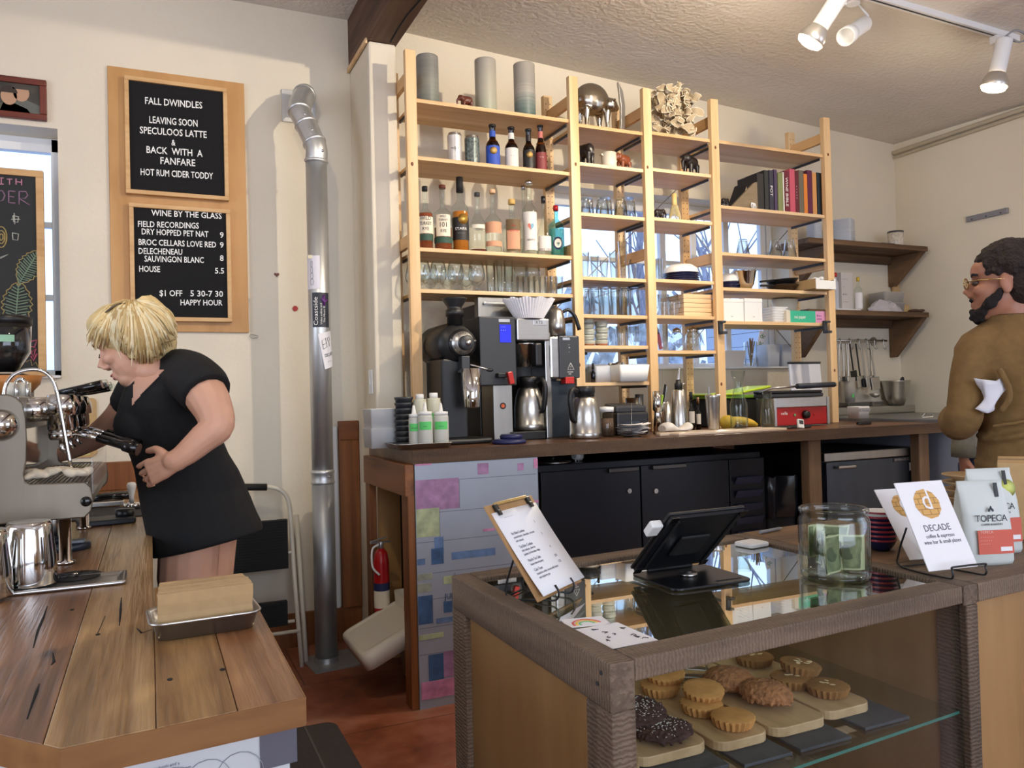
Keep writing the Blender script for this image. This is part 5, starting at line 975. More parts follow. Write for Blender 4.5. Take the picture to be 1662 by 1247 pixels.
# ------------------------------------------------------------------ corner shelves on the back wall
def tri_bracket(mb, x, yf_, z1, z0, w_=.045):
    return mb.at((x, 0, 0), (0, -PI/2, 0)).prism([(z1, yf_), (z1, 4.199), (z0, 4.199), (z0, 4.17)], -w_/2, w_/2) if False else mb.add(
        [(x+s*w_/2, y, z) for s in (-1, 1) for y, z in ((yf_, z1), (4.198, z1), (4.198, z0), (4.16, z0))], [(3, 2, 1, 0), (4, 5, 6, 7), (0, 1, 5, 4), (1, 2, 6, 5), (2, 3, 7, 6), (3, 0, 4, 7)])
CS = []
for k, (pr, pb, pl, lab) in enumerate((((1506, 400), (1460, 464), 1340, 'upper rough plank shelf in the corner holding the square plates'), ((1508, 507), (1455, 580), 1340, 'lower rough plank shelf in the corner holding packets and bottles'))):
    z = atY(*pr, 3.9).z; xr = min(5.06, atY(*pr, 3.9).x); xl = XX(1312, 3.9, z); zb = atX(*pb, 5.0).z
    t = T('corner_shelf', lab, 'shelf', (xl, 3.9, z)); o = Vector((xl, 3.9, z)); CS.append((xl, xr, z))
    MB().at(-o).box(xl, 3.9, z-.035, xr, 4.198, z-.001).build('plank', M_rustic, t, .003)
    for x in (xl+.2, xr-.03): b = MB(); b.x = Matrix.Translation(-o); tri_bracket(b, x, 3.91, z-.036, zb).build('bracket', M_rusticy, t, .003)
    MB().at(-o).box(xl+.2, 4.16, z-.09, xr-.06, 4.198, z-.0355).build('cleat', M_rustic, t)
xl, xr, z1s = CS[0]; z2s = CS[1][2]
def sq_stack(l, r, tp, Y, n, rz, where, grp):
    X, w_, h = fit(l, r, tp, z1s, Y); q = w_/2/ (1.25 if rz else 1)
    for k in range(n):
        o = MB().loft([[(x*s, y*s, zz) for x, y in rrect(-q, -q, q, q, .015)] for s, zz in ((.75, 0), (.78, .002), (1, h/n*.85), (.99, h/n), (.75, h/n*.5))]).build('square_plate', P('plate_blue_white', (210, 214, 220), .3) if 'plate_blue_white' not in MATS else MATS['plate_blue_white'])
        o.location = (X, Y, z1s+k*h/n); o.rotation_euler = (0, 0, rz); tag(o, 'square white plate in the stack %s on the upper corner shelf' % where, 'plate', grp)
sq_stack(1350, 1389, 358, 4.02, 11, .5, 'right of the shelving post', 'square plates right of the post'); sq_stack(1310, 1334, 363, 4.05, 9, .1, 'seen behind the shelving post', 'square plates behind the post')
def lat(l, r, tp, z, Y, prof, name, lab, cat, part, m, seg=24):
    X, w_, h = fit(l, r, tp, z, Y); R = w_/2; t = T(name, lab, cat, (X, Y, z)); MB().lathe([(max(1e-4, a*R), b*h) for a, b in prof], seg).build(part, m, t); return t, R, h
t, R, h = lat(1442, 1466, 376, z1s, 4.0, [(.97, 0), (1, .02), (1, .9)], 'storage_tin', 'round pale floral tin with a dark rim on the upper corner shelf', 'tin', 'tin_body', P('tin_floral', (206, 196, 180), .5, var=.25, vs=60)); MB().lathe([(R*1.02, h*.9), (R*1.02, h), (R*.95, h*.99), (.0001, h*.97)], 24).build('rim_lid', M_dgrey, t)
o = MB().at((XX(1434, 3.96, z1s), 3.96, z1s+.0005)).cb(0, 0, 0, .12, .08, .006).build('tin_shadow', M_dgrey); tag(o, 'dark slate square beside the floral tin', 'slate')  # dark sheet stands in for the tin's shadow on the plank
# lower shelf goods
X, w_, h = fit(1351, 1362, 443, z2s, 4.0); bottle('sauce_bottle', 'clear bottle with a red cap at the left end of the lower corner shelf', 'bottle', X, 4.0, z2s+.012, w_, h-.012, M_frost, .72, .1, .5, None, [], M_redt, .12)
x0, x1 = XX(1345, 4.0, z2s), XX(1384, 4.0, z2s); o = MB().box(x0, 3.93, z2s+.0006, x1, 4.1, z2s+.011).build('flat_tray', M_white, None, .002); tag(o, 'flat white tray under the bottle and carton on the lower corner shelf', 'tray')
x0, x1 = XX(1367, 4.02, z2s), XX(1386, 4.02, z2s); h = ZZ(442, x0, 4.02)-z2s-.012; t = T('printed_carton', 'tall off-white printed carton on the lower corner shelf', 'carton', ((x0+x1)/2, 4.02, z2s+.012)); w2 = (x1-x0)/2
MB().box(-w2, 0, 0, w2, .06, h).build('carton_body', P('carton_print', (206, 200, 196), .6), t, .002); text([('~ ~ ~', -w2*.8, h*.8, .02, 'LEFT', 1), ('- - -', -w2*.8, h*.6, .02, 'LEFT', .8), ('o o', -w2*.8, h*.4, .025, 'LEFT', 1), ('~ ~ ~', -w2*.8, h*.2, .02, 'LEFT', 1)], M_dgrey, t, (0, -.0006, 0), FRONT)
X, w_, h = fit(1388, 1400, 450, z2s, 4.0); bottle('flavour_bottle', 'white-labelled bottle with a yellow cap on the lower corner shelf', 'bottle', X, 4.0, z2s+.0005, w_, h, M_glassj, .62, .14, .34, None, [(.08, .55, M_paper, 1.5)], P('yellow_cap', (210, 180, 60), .5), .12)
for k, (l, r, tp, zz) in enumerate(((1426, 1458, 475, 0), (1424, 1458, 457, .075))):
    x0, x1 = XX(l, 4.06, z2s), XX(r, 4.06, z2s); w2 = (x1-x0)/2; t = T('deli_container', ['lower', 'upper'][k]+' clear plastic food container on the lower corner shelf', 'container', ((x0+x1)/2, 4.07, z2s+.0006+zz)); MB().loft([[(x*s, y*s, z) for x, y in rrect(-w2, -.08, w2, .08, .02)] for s, z in ((.9, 0), (.98, .07), (1.02, .071), (1.02, .0745), (.94, .072), (.86, .003))]).build('container_body', P('clear_plastic', (210, 206, 200), .3, alpha=.55) if 'clear_plastic' not in MATS else MATS['clear_plastic'], t)
random.seed(3); X, w_, h = fit(1402, 1474, 487, z2s, 3.97); t = T('plastic_bag', 'crumpled translucent plastic bag on the lower corner shelf', 'bag', (X, 3.98, z2s+.001)); b = MB(); rs = []
for u in (0, .25, .5, .75, 1): rs.append([(w_/2*(1-.55*u*u)*math.cos(a)*random.uniform(.85, 1.1), .07*(1-.5*u)*math.sin(a)*random.uniform(.8, 1.1), h*.9*u*random.uniform(.8, 1.15)) for a in [2*PI*k/18 for k in range(18)]])
b.loft(rs, True, True, False); b.build('bag_film', P('bag_film', (206, 202, 208), .25, alpha=.8), t)
x0, x1 = XX(1453, 4.16, z2s), XX(1463, 4.16, z2s); o = MB().box(x0, 4.165, z2s+.0006, x1, 4.185, ZZ(441, x0, 4.16)).build('wooden_paddle', M_maple, None, .003); tag(o, 'upright pale wooden paddle leaning on the wall above the lower corner shelf', 'paddle')
x0, x1 = XX(1461, 4.0, z2s), XX(1477, 4.0, z2s); t = T('kraft_box', 'small kraft box beside the plastic bag on the lower corner shelf', 'box', (x0, 4.0, z2s+.0006)); MB().box(0, 0, 0, x1-x0, .1, .055).build('box_body', M_kraft, t, .002); MB().box(-.001, -.001, .0555, x1-x0+.001, .101, .06).build('box_flap', M_kraft, t)
X, w_, h = fit(1478, 1505, 496, z2s, 3.95); t = T('leather_mitt', 'folded brown mitt at the right end of the lower corner shelf', 'mitt', (X, 3.97, z2s+.001)); b = MB(); b.ell((-.02, 0, .014), (.05, .04, .014), 14, 8); b.ell((.035, -.01, .016), (.04, .022, .012), 12, 8, (0, -.15, .2)); b.build('mitt_body', P('mitt_brown', (84, 62, 44), .8), t, remesh=.004, smooth_it=2)
# utensil rail
zr = atY(1400, 553, 4.13).z; xa, xb = XX(1352, 4.13, zr), XX(1439, 4.13, zr); t = T('utensil_rail', 'steel utensil rail with hooks on the wall under the corner shelves', 'rail', ((xa+xb)/2, 4.13, zr)); w2 = (xb-xa)/2
MB().tube([(-w2, 0, 0), (w2, 0, 0)], .007, 10).build('rod', M_steel, t)
for x in (-w2+.05, w2-.06): f = MB().at((x, .066, 0), (PI/2, 0, 0)); f.cyl(.032, 0, .006, 20); f.build('wall_plate', M_steel, t); MB().tube([(x, .062, 0), (x, 0, 0)], .007, 8).build('standoff', M_steel, t)
def hook(x): MB().tube(smooth_path([(x, .008, -.012), (x, .002, .012), (x, -.012, 0), (x, -.01, -.05), (x, -.028, -.062), (x, -.034, -.045)], 4), .003, 6).build('hook', M_steel, t)
for px in (1362, 1378, 1392, 1405, 1417, 1432): hook(XX(px, 4.13, zr)-t.location.x)
def hang(px, rot=0): return (XX(px, 4.1, zr-.06), 4.1, zr-.055)
for k, px in enumerate((1361, 1366, 1371)):
    g = T('kitchen_tongs', '%s pair of steel tongs with a black end hanging on the rail' % ['leftmost', 'middle', 'third'][k], 'tongs', Vector(hang(px))+Vector((0, -.012*k+.0, 0)), group='tongs on the rail')
    for s in (-.007, .007): MB().at((s, 0, 0), (0, s*3, 0)).box(-.003, -.004, -.2, .003, .004, .03).build('tong_arm', M_chrome, g, .0015)
    MB().box(-.012, -.005, -.235, .012, .005, -.2005).build('tong_tip', M_black if k == 1 else M_chrome, g, .002)
for k, (px, L_, bl, m1, lab) in enumerate(((1380, .16, (.03, .075), M_black, 'black spatula with an eyelet hanging at the front of the rail'), (1388, .2, (.035, .08), M_steel, 'slanted steel turner hanging on the rail'), (1394, .22, (.03, .06), M_steel, 'steel turner with a black tip beside the slanted one'), (1400, .2, (.045, .075), M_alu, 'wide steel slotted turner hanging on the rail'), (1406, .21, (.04, .09), M_steel, 'steel grater hanging right of the turners'))):
    g = T('spatula', lab, 'spatula', Vector(hang(px))+Vector((0, -.01*k, 0)), (0, -.14, 0)); MB().box(-.006, -.003, -L_, .006, .003, .03).build('handle', M_black if k < 2 else M_steel, g, .002); MB().box(-bl[0], -.004, -L_-bl[1], bl[0], .002, -L_-.0005).build('blade', m1 if k != 2 else M_black, g, .003)
g = T('soup_ladle', 'long steel ladle hanging at the right of the rail', 'ladle', hang(1412)); MB().tube([(0, 0, .03), (.0, -.004, -.3)], .005, 8, flat=.6).build('handle', M_steel, g); MB().at((.03, -.006, -.325), (0, 0, 0)).lathe([(.0001, -.03), (.025, -.022), (.042, 0), (.039, 0), (.022, -.018), (.0001, -.026)], 20).build('bowl', M_steel, g)
# steel worktable in the corner
ZT = 1.06; t = T('steel_worktable', 'steel worktable in the corner behind the wooden counter', 'worktable', (4.075, 3.0, 0)); b = MB().box(0, 0, ZT-.04, 1.005, 1.195, ZT); b.build('table_top', P('table_steel', (150, 150, 148), .4, .9, var=.05, vs=20), t, .004)
MB().box(.0, 1.08, ZT, 1.005, 1.195, ZT+.055).build('rear_ledge', M_steel, t, .006); MB().box(.06, .04, .05, .98, 1.17, ZT-.041).build('cabinet_body', P('cabinet_grey', (150, 158, 172), .45), t, .004)
for a_, c_ in ((.08, .5), (.52, .95)): d = MB().box(a_, .02, .1, c_, .039, ZT-.2).build('door', P('door_pale', (166, 176, 194), .4) if 'door_pale' not in MATS else MATS['door_pale'], t, .004); MB().box(a_+.05, -.01, ZT-.24, c_-.05, .0195, ZT-.225).build('handle', M_black, d, .003); w_ = MB().box(a_, .02, ZT-.185, c_, .039, ZT-.07).build('drawer', MATS['door_pale'], t, .004); MB().box(a_+.05, .0, ZT-.12, c_-.05, .0195, ZT-.11).build('handle', M_black, w_, .002)
zl = ZT+.0555
bt, R, h = bowl(1433, 1477, 618, zl, 4.1, 'steel bowl with a black spoon on the ledge of the worktable', M_steel, 'steel_bowl'); MB().at((.0, 0, .012)).lathe([(.0001, .0), (R*.75, .045), (.0001, .045)], 24).build('dark_batter', M_black, bt)
g = T('black_spoon', 'black spoon handle standing in the steel bowl', 'spoon', bt.location+Vector((.02, 0, .06)), (.1, .25, 0)); MB().box(-.012, -.006, 0, .012, .006, .11).build('handle', M_black, g, .005); MB().ell((0, 0, .125), (.018, .01, .026), 10, 8).build('grip_end', M_black, g)
for k, (l, r, Y, lab) in enumerate(((1363, 1412, 4.12, 'shallow steel pan on the left of the worktable ledge'), (1404, 1432, 4.13, 'small steel lid pan beside the bowl on the ledge'))):
    X, w_, _ = fit(l, r, 640, zl, Y); g = T('steel_pan', lab, 'pan', (X, Y, zl+.0005)); MB().loft([[(x*s, y*s, z) for x, y in rrect(-w_/2, -.05, w_/2, .05, .02)] for s, z in ((.9, 0), (1, .03), (1.03, .031), (.96, .03), (.87, .003))]).build('pan_body', M_alu, g)
X, w_, h = fit(1371, 1389, 612, zl, 4.1); t = T('deli_tub', 'clear tub with a green tape label on the left of the ledge', 'tub', (X, 4.1, zl+.032)); MB().lathe([(w_*.42, 0), (w_*.5, h-.035), (w_*.48, h-.035), (w_*.4, .003), (.0001, .003)], 22).build('tub_body', MATS['clear_plastic'], t); MB().box(-.02, -w_*.49, .035, .0, -w_*.48, .06).build('tape_label', M_green, t); MB().lathe([(.0001, .004), (w_*.4, .004), (w_*.42, .025), (.0001, .025)], 18).build('dark_filling', M_dgrey, t)
X, w_, h = fit(1381, 1406, 660, ZT, 3.6); t = T('scale_container', 'squat white container with a patterned rim on the worktable', 'container', (X, 3.6, ZT+.0005)); MB().loft([[(x*s, y*s, z) for x, y in rrect(-w_/2, -w_/2, w_/2, w_/2, .01)] for s, z in ((.92, 0), (1, h*.95), (1.0, h), (.95, h), (.9, .004))]).build('container_body', M_white, t); MB().box(-w_/2-.001, -w_/2-.0016, h*.6, w_/2+.001, -w_/2-.0002, h*.85).build('patterned_band', P('band_pat', (150, 150, 156), .5, var=.5, vs=120), t)
t = T('wire_clip', 'bent steel wire clip at the front of the worktable', 'clip', (XX(1506, 3.3, ZT), 3.3, ZT+.004)); MB().tube([(-.05, 0, 0), (.04, 0, .0), (.045, 0, .02), (-.02, 0, .03), (-.05, .0, .002)], .003, 6).build('wire', M_steel, t)
# knife strip
p0, p1 = atX(1569, 355, XR-.012), atX(1636, 343, XR-.012); t = T('magnetic_strip', 'steel magnetic knife strip screwed to the right wall', 'rail', (XR-.011, (p0.y+p1.y)/2, (p0.z+p1.z)/2)); L_ = abs(p0.y-p1.y)/2; MB().box(-.01, -L_, -.018, .0105, L_, .018).build('strip_body', P('strip_grey', (150, 152, 160), .4, .6), t, .003)
for k in (-.7, 0, .7): MB().at((-.0102, k*L_, -.008), (0, -PI/2, 0)).cyl(.005, 0, .002, 10).build('screw', M_dgrey, t)

# ------------------------------------------------------------------ track lights
def glow(p, e):
    l = bpy.data.lights.new('bulb_spill', 'POINT'); l.energy = e; l.color = (1, .84, .62); l.shadow_soft_size = .04; s = bpy.data.objects.new('bulb_spill', l); col.objects.link(s); s.location = p
def lamp(px, py, zb, aim, lab, on=True, e=0, col_=(1, .87, .68)):
    """zb: height of the bulb face; aim: unit direction of the beam"""
    p = atZ(px, py, zb); a = Vector(aim).normalized(); t = T('track_spotlight', lab, 'light', p, group='track spotlights'); q = a.to_track_quat('-Z', 'Y').to_euler()
    body = MB(); body.at((0, 0, 0), q).lathe([(.0001, .25), (.036, .248), (.038, .24), (.038, .085), (.0365, .08)], 26); body.build('lamp_housing', M_white, t)
    if on:
        MB().at((0, 0, 0), q).lathe([(.04, .082), (.058, .045), (.062, .02), (.060, .016)], 30, caps=False).build('bulb_reflector', P('bulb_rib', (205, 200, 192), .3, .8) if 'bulb_rib' not in MATS else MATS['bulb_rib'], t)
        MB().at((0, 0, 0), q).lathe([(.060, .016), (.052, .0), (.03, -.008), (.0001, -.011)], 30, caps=False).build('bulb_face', P('bulb_glow', (255, 240, 214), .4, emit=(255, 226, 176), es=14) if 'bulb_glow' not in MATS else MATS['bulb_glow'], t)
        l = bpy.data.lights.new('spot', 'SPOT'); l.energy = e; l.color = col_; l.spot_size = math.radians(115); l.spot_blend = .9; l.shadow_soft_size = .035
        s = bpy.data.objects.new('spot_light', l); col.objects.link(s); s.location = p+a*.02; s.rotation_euler = q; glow(p+a*.03, 10)
    else: MB().at((0, 0, 0), q).lathe([(.037, .07), (.044, .06), (.044, .0), (.038, .0), (.036, .06), (.0001, .07)], 26).build('empty_shade', M_white, t)
    return t, p, a
zc_ = 2.78
t1, p1, a1 = lamp(1312, 72, zc_, (-.40, .55, -.9), 'lit white track spotlight nearest the ceiling middle', True, 60)
t2, p2, a2 = lamp(1612, 146, 2.72, (-.12, .2, -1), 'lit white track spotlight with a looped cord by the right wall', True, 60)
t3, p3, a3 = lamp(1372, 60, 2.92, (-.8, -.25, -.5), 'unlit white track spotlight tilted sideways', False)
def bracket(t, p, a, top, loop=False):
    b = MB(); mid = -a*.2; b.tube([mid+Vector((.045, 0, 0)), mid+Vector((.05, 0, .06)), Vector(top)-p], .006, 6); b.tube([mid+Vector((.038, 0, 0)), mid+Vector((.056, 0, 0))], .01, 8); b.build('swivel_bracket', M_white, t)
    if loop: MB().tube(smooth_path([mid+Vector((0, 0, .05)), mid+Vector((.06, -.03, .09)), mid+Vector((.1, -.06, .05)), mid+Vector((.05, -.05, .02)), mid+Vector((.01, -.01, .06)), Vector(top)-p+Vector((0, 0, -.02))], 5), .005, 6).build('cord', M_grey, t)
def tz(x, y): return cz(x, y)
e0 = atZ(1440, 2, tz(2.7, 2.3)-.03); e1 = atZ(1650, 62, tz(3.3, 2.0)-.03); d_ = (e1-e0).normalized(); s0 = e0-d_*1.2
t = T('ceiling_track', 'white lighting track on the ceiling over the spotlights', 'track', e1); b = MB(); pd = Vector((-d_.y, d_.x, 0)).normalized()*.018
def pt(p, s, z): q = p+pd*s-e1; return (q.x, q.y, cz(p.x, p.y)-e1.z+z)
b.add([pt(s0, -1, -.03), pt(s0, 1, -.03), pt(s0, 1, -.001), pt(s0, -1, -.001), pt(e1, -1, -.03), pt(e1, 1, -.03), pt(e1, 1, -.001), pt(e1, -1, -.001)], [(3, 2, 1, 0), (4, 5, 6, 7), (0, 1, 5, 4), (1, 2, 6, 5), (2, 3, 7, 6), (3, 0, 4, 7)]); b.build('track_rail', M_white, t)
b = MB(); b.add([pt(s0, -.3, -.0305), pt(s0, .3, -.0305), pt(e1, .3, -.0305), pt(e1, -.3, -.0305)], [(0, 1, 2, 3)]); b.build('track_slot', M_dgrey, t)
q2 = e0+(e1-e0)*.86; MB().at(q2-e1, (0, 0, math.atan2(d_.y, d_.x))).box(-.05, -.022, -.06, .05, .022, -.031+cz(q2.x, q2.y)-e1.z*1).build('track_adapter', M_white, t) if False else MB().at(Vector((q2.x-e1.x, q2.y-e1.y, cz(q2.x, q2.y)-e1.z)), (0, 0, math.atan2(d_.y, d_.x))).box(-.05, -.02, -.07, .05, .02, -.031).build('track_adapter', M_white, t)
bracket(t2, p2, a2, Vector((q2.x, q2.y, cz(q2.x, q2.y)-.07)), True)
bracket(t1, p1, a1, Vector((p1.x+.03, p1.y-.2, cz(p1.x, p1.y-.2)-.03))); bracket(t3, p3, a3, Vector((p3.x+.06, p3.y, cz(p3.x, p3.y)-.002)))
for tt, pp, dy in ((t1, p1, -.2), (t3, p3, 0)): MB().at((.03 if tt is t1 else .06, dy, cz(pp.x, pp.y+dy)-pp.z)).cyl(.03, -.03, -.0015, 18).build('ceiling_mount', M_white, tt)
# two more lamps of the same track stand over the counter, out of the picture
for loc, aim, en in (((2.2, 1.6, 2.98), (-.2, .95, -.1), 150), ((.1, 1.9, 2.95), (-.1, .9, -.6), 26)):
    a = Vector(aim).normalized(); l = bpy.data.lights.new('spot', 'SPOT'); l.energy = en; l.color = (1, .87, .68); l.spot_size = math.radians(110); l.spot_blend = .9; l.shadow_soft_size = .025
    s = bpy.data.objects.new('spot_light', l); col.objects.link(s); s.location = loc; s.rotation_euler = a.to_track_quat('-Z', 'Y').to_euler(); glow(loc, 9)

# ------------------------------------------------------------------ people
U = Vector((rt.x, rt.y, 0)).normalized(); V = Vector((fw.x, fw.y, 0)).normalized(); W = Vector((0, 0, 1))
SKIN = P('skin_fair', (218, 166, 138), .5, var=.05, vs=14, sub=.08); SKIN2 = P('skin_tan', (176, 122, 96), .5, var=.06, vs=14, sub=.08)
def frame(fwd, up_):
    f = Vector(fwd).normalized(); l = Vector(up_).cross(f).normalized(); u = f.cross(l); return Matrix((f, l, u)).transposed().to_4x4()
def head_shape(b, c, fwd, up_, s=1.0, neck=None):
    """head looking along fwd; local x forward, y left, z up, 1 = 23 cm head"""
    b.x = Matrix.Translation(c) @ frame(fwd, up_) @ Matrix.Diagonal((s, s, s, 1))
    b.ell((-.012, 0, .035), (.095, .074, .088)); b.ell((.022, 0, -.035), (.066, .060, .082)); b.ell((.05, 0, -.09), (.036, .036, .03)); b.ell((.045, 0, .045), (.05, .06, .045))
    b.tube([(.078, 0, .022), (.094, 0, -.008), (.109, 0, -.028)], [.009, .012, .015], 10); b.ell((.094, .012, -.034), (.012, .009, .008)); b.ell((.094, -.012, -.034), (.012, .009, .008))
    b.ell((.082, 0, -.062), (.015, .024, .0065)); b.ell((.080, 0, -.073), (.015, .021, .008)); b.ell((.078, 0, .034), (.016, .05, .010))
    for s_ in (1, -1): b.ell((.058, .036*s_, -.022), (.028, .024, .022)); b.ell((-.012, .074*s_, -.012), (.02, .009, .032), rot=(0, .25, .35*s_)); b.ell((-.014, .076*s_, -.034), (.012, .007, .012))
    X = b.x.copy(); b.x = Matrix.Identity(4); return X
def hand(b, wrist, d, side, palm, L=.175, curl=.5, spread=.12, thumb=.6, curls=None):
    """wrist; d along the hand; side towards the thumb; palm the way the palm faces"""
    d = Vector(d).normalized(); side = (Vector(side)-d*Vector(side).dot(d)).normalized(); n = Vector(palm); n = (n-d*n.dot(d)-side*n.dot(side)).normalized(); w_ = Vector(wrist); k = L/.185
    for u in (-.022, -.008, .008, .022): b.tube([w_+side*u*.6*k+d*.0, w_+side*u*k+d*.045*k, w_+side*u*1.25*k+d*.092*k], [.017*k, .0165*k, .0125*k], 8)
    base = w_+d*.09*k
    for i, (off, ln) in enumerate(((.033, .072), (.011, .082), (-.011, .076), (-.032, .060))):
        c_ = curl if curls is None else curls[i]; p = base+side*off*k; ang = .15+c_*.35; pts = [p-d*.012*k, p]
        for f, da in ((.45, 0), (.32, c_*1.1), (.23, c_*.8)):
            ang += da; q = (d*math.cos(ang)+n*math.sin(ang)+side*off*spread*10*.1).normalized(); p = p+q*ln*f*k; pts.append(p)
        b.tube(smooth_path(pts, 3), [.0088*k-.0024*k*j/12 for j in range(13)], 8)
    p = w_+side*.024*k+d*.022*k; q1 = (d*.62+side*.75+n*.25).normalized(); q2 = (d*.9+side*.25+n*(.2+.6*thumb)).normalized(); p1 = p+q1*.042*k; p2 = p1+q2*.034*k; p3 = p2+(q2+n*.3*thumb).normalized()*.026*k
    b.tube(smooth_path([p, p1, p2, p3], 3), [.0165*k, .0155*k, .0145*k, .0125*k, .012*k, .0115*k, .011*k, .0105*k, .009*k, .008*k], 8)
def torso_loft(b, C, rows, A=None, B=None, n=28):
    """rows: (u, v, z, half width, half depth); A lateral axis, B depth axis"""
    A = A or U; B = B or V; rs = []
    for u, v, z, a, d in rows:
        rs.append([C+A*(u+a*math.cos(t))+B*(v+d*math.sin(t))+W*z for t in [2*PI*k/n for k in range(n)]])
    b.loft(rs)
# bearded man, back to the camera, looking left
D = 2.85; mpp = D/FPX
def mp(px, py, v=0): return CAM+ray(px, py)*D+V*v
mc = mp(1652, 640); MB0 = Vector((mc.x, mc.y, 0)); man = T('person', 'bearded man in a brown sweater and glasses, turned away and looking left', 'person', MB0)
def rel(b): 
    for i, v in enumerate(b.v): b.v[i] = v-MB0
    return b
A_ = (U*.97-V*.24).normalized(); Bv = W.cross(A_)
def zz_(py, px=1652): return mp(px, py).z
b = MB(); hc = mp(1634, 459, .02); fdir = (-U*.82+V*.57); X_m = head_shape(b, hc, fdir, W*1+U*.06, 1.1)
b.tube([mp(1650, 478, .03), mp(1654, 520, .03), mp(1656, 560, .04)], [.06, .062, .075], 14)
torso_loft(b, MB0, [(.03, 0, .97, .13, .09), (.02, 0, 1.2, .13, .09), (0, 0, 1.42, .14, .08), (0, 0.02, 1.47, .07, .06)], A_, Bv)
for s, x in ((-1, -.06), (1, .12)): b.tube([MB0+A_*x+W*.95, MB0+A_*x*1.05+W*.52, MB0+A_*x*1.1+W*.07], [.09, .062, .045], 14); b.ell(MB0+A_*x*1.1-Bv*0+V*.06+W*.045, (.06, .12, .045))
elb = mp(1556, 676, -.03); wr = mp(1650, 664, .18)
b.tube([mp(1590, 562), elb, wr], [.05, .042, .03], 12); hand(b, wr, U*.9+V*.2, -V, -W, .18, .5)
re_ = mp(1748, 690, .0); b.tube([mp(1722, 562), re_, re_+V*.24-U*.05+W*.03], [.05, .042, .03], 12); hand(b, re_+V*.24-U*.05+W*.03, -U*.3+V*.8, U, -W, .18, .5)
rel(b).build('body', SKIN2, man, remesh=.007, smooth_it=3)
SWE = P('brown_knit', (124, 96, 56), .95, var=.12, vs=30, bump=.5, bs=260, bd=.003)
b = MB(); torso_loft(b, MB0, [(.03, 0, zz_(772), .168, .145), (.03, 0, zz_(760), .175, .15), (.03, 0, zz_(735), .165, .14), (.03, .0, zz_(700), .158, .13), (.025, 0, zz_(660), .158, .13), (.015, 0, zz_(620), .17, .135), (0, 0, zz_(585), .203, .135), (0, 0, zz_(560), .2, .125), (0, .01, zz_(540), .17, .105), (.005, .02, zz_(525), .12, .085), (.008, .03, zz_(513), .088, .075)], A_, Bv)
b.tube(smooth_path([mp(1608, 556, .02), mp(1584, 575, .0), mp(1569, 620, -.01), mp(1559, 662, -.03), elb, mp(1560, 690, .02), mp(1580, 678, .12), wr], 3), [.066, .07, .07, .068, .066, .064, .062, .06, .06, .06, .06, .061, .062, .062, .06, .058, .055, .052, .05, .046, .043, .04][:22], 16)
b.tube(smooth_path([mp(1694, 556, .02), mp(1722, 575), mp(1740, 630), re_, re_+V*.12, re_+V*.22-U*.04+W*.025], 3), [.066, .07, .07, .068, .066, .064, .062, .06, .06, .06, .06, .058, .055, .05, .046, .043][:16], 16)
for py, a in ((748, .168), (705, .16)): b.tube([MB0+A_*.03+A_*(a+.004)*math.cos(t)+Bv*(.143)*math.sin(t)+W*(zz_(py)+.014*math.sin(3*t)) for t in [PI+PI*k/10 for k in range(11)]], .012, 8)
b.tube(smooth_path([mp(1588, 600, -.12), mp(1600, 640, -.14), mp(1590, 668, -.12)], 4), .012, 8); b.tube(smooth_path([mp(1583, 690, -.1), mp(1620, 682, -.15), mp(1662, 668, -.15)], 4), .009, 8)
rel(b).build('sweater', SWE, man, remesh=.0075, smooth_it=4)
b = MB(); rg = [[MB0+Vector((.008, 0, 0))*0+A_*(.085+s)*math.cos(t)+Bv*(.075+s)*math.sin(t)+Bv*.03+W*z for t in [2*PI*k/24 for k in range(24)]] for s, z in ((.012, zz_(524)), (.008, zz_(512)), (.0, zz_(510)), (-.002, zz_(520)))]; b.loft(rg, False, False); rel(b).build('collar', SWE, man)
PANT = P('dark_trousers', (34, 36, 44), .9)
b = MB(); torso_loft(b, MB0, [(.03, 0, .80, .16, .12), (.03, 0, .93, .168, .13), (.03, 0, zz_(750), .15, .12)], A_, Bv)
for x in (-.06, .12): b.tube([MB0+A_*x+W*.88, MB0+A_*x*1.05+W*.5, MB0+A_*x*1.1+W*.1], [.105, .08, .07], 16)
rel(b).build('trousers', PANT, man, remesh=.01, smooth_it=3)
b = MB()
for x in (-.068, .134): b.ell(MB0+A_*x+V*.05+W*.05, (.058, .14, .05)); 
rel(b).build('shoes', M_blackm, man)
HM = P('dark_curly_hair', (46, 36, 32), .85, var=.35, vs=60, bump=1, bs=120, bd=.01)
b = MB(); b.x = X_m; random.seed(5)
b.ell((-.022, 0, .055), (.098, .082, .085)); b.ell((-.055, 0, .0), (.065, .074, .075))
for k in range(420):
    t_, p_ = random.uniform(0, 2*PI), math.acos(random.uniform(-.35, 1)); n = Vector((math.sin(p_)*math.cos(t_), math.sin(p_)*math.sin(t_), math.cos(p_)))
    q = Vector((-.022+.098*n.x, .082*n.y, .055+.085*n.z))
    if q.x > .05 and q.z < .075: continue
    if q.z < .0 and q.x > -.045: continue
    b.ell(q, random.uniform(.007, .012), 6, 4)
rel(b).build('hair', HM, man, remesh=.005)
b = MB(); b.x = X_m
for s in (1, -1):
    for k in range(60): u = k/59; b.ell((.005+.085*u*(.9 if u > .4 else 1), s*(.066-.05*max(0, u-.35)*1.4), -.03-.075*u**.7+random.uniform(-.014, .008)), random.uniform(.009, .015), 6, 4)
for k in range(60): b.ell((.078+random.uniform(-.02, .012), random.uniform(-.034, .034), -.098+random.uniform(-.018, .012)), .011, 6, 4)
for k in range(16): b.ell((.093, random.uniform(-.024, .024), -.05+random.uniform(-.003, .003)), .0055, 6, 4)
rel(b).build('beard', P('beard_black', (26, 20, 20), .9, bump=1, bs=150), man, remesh=.005)
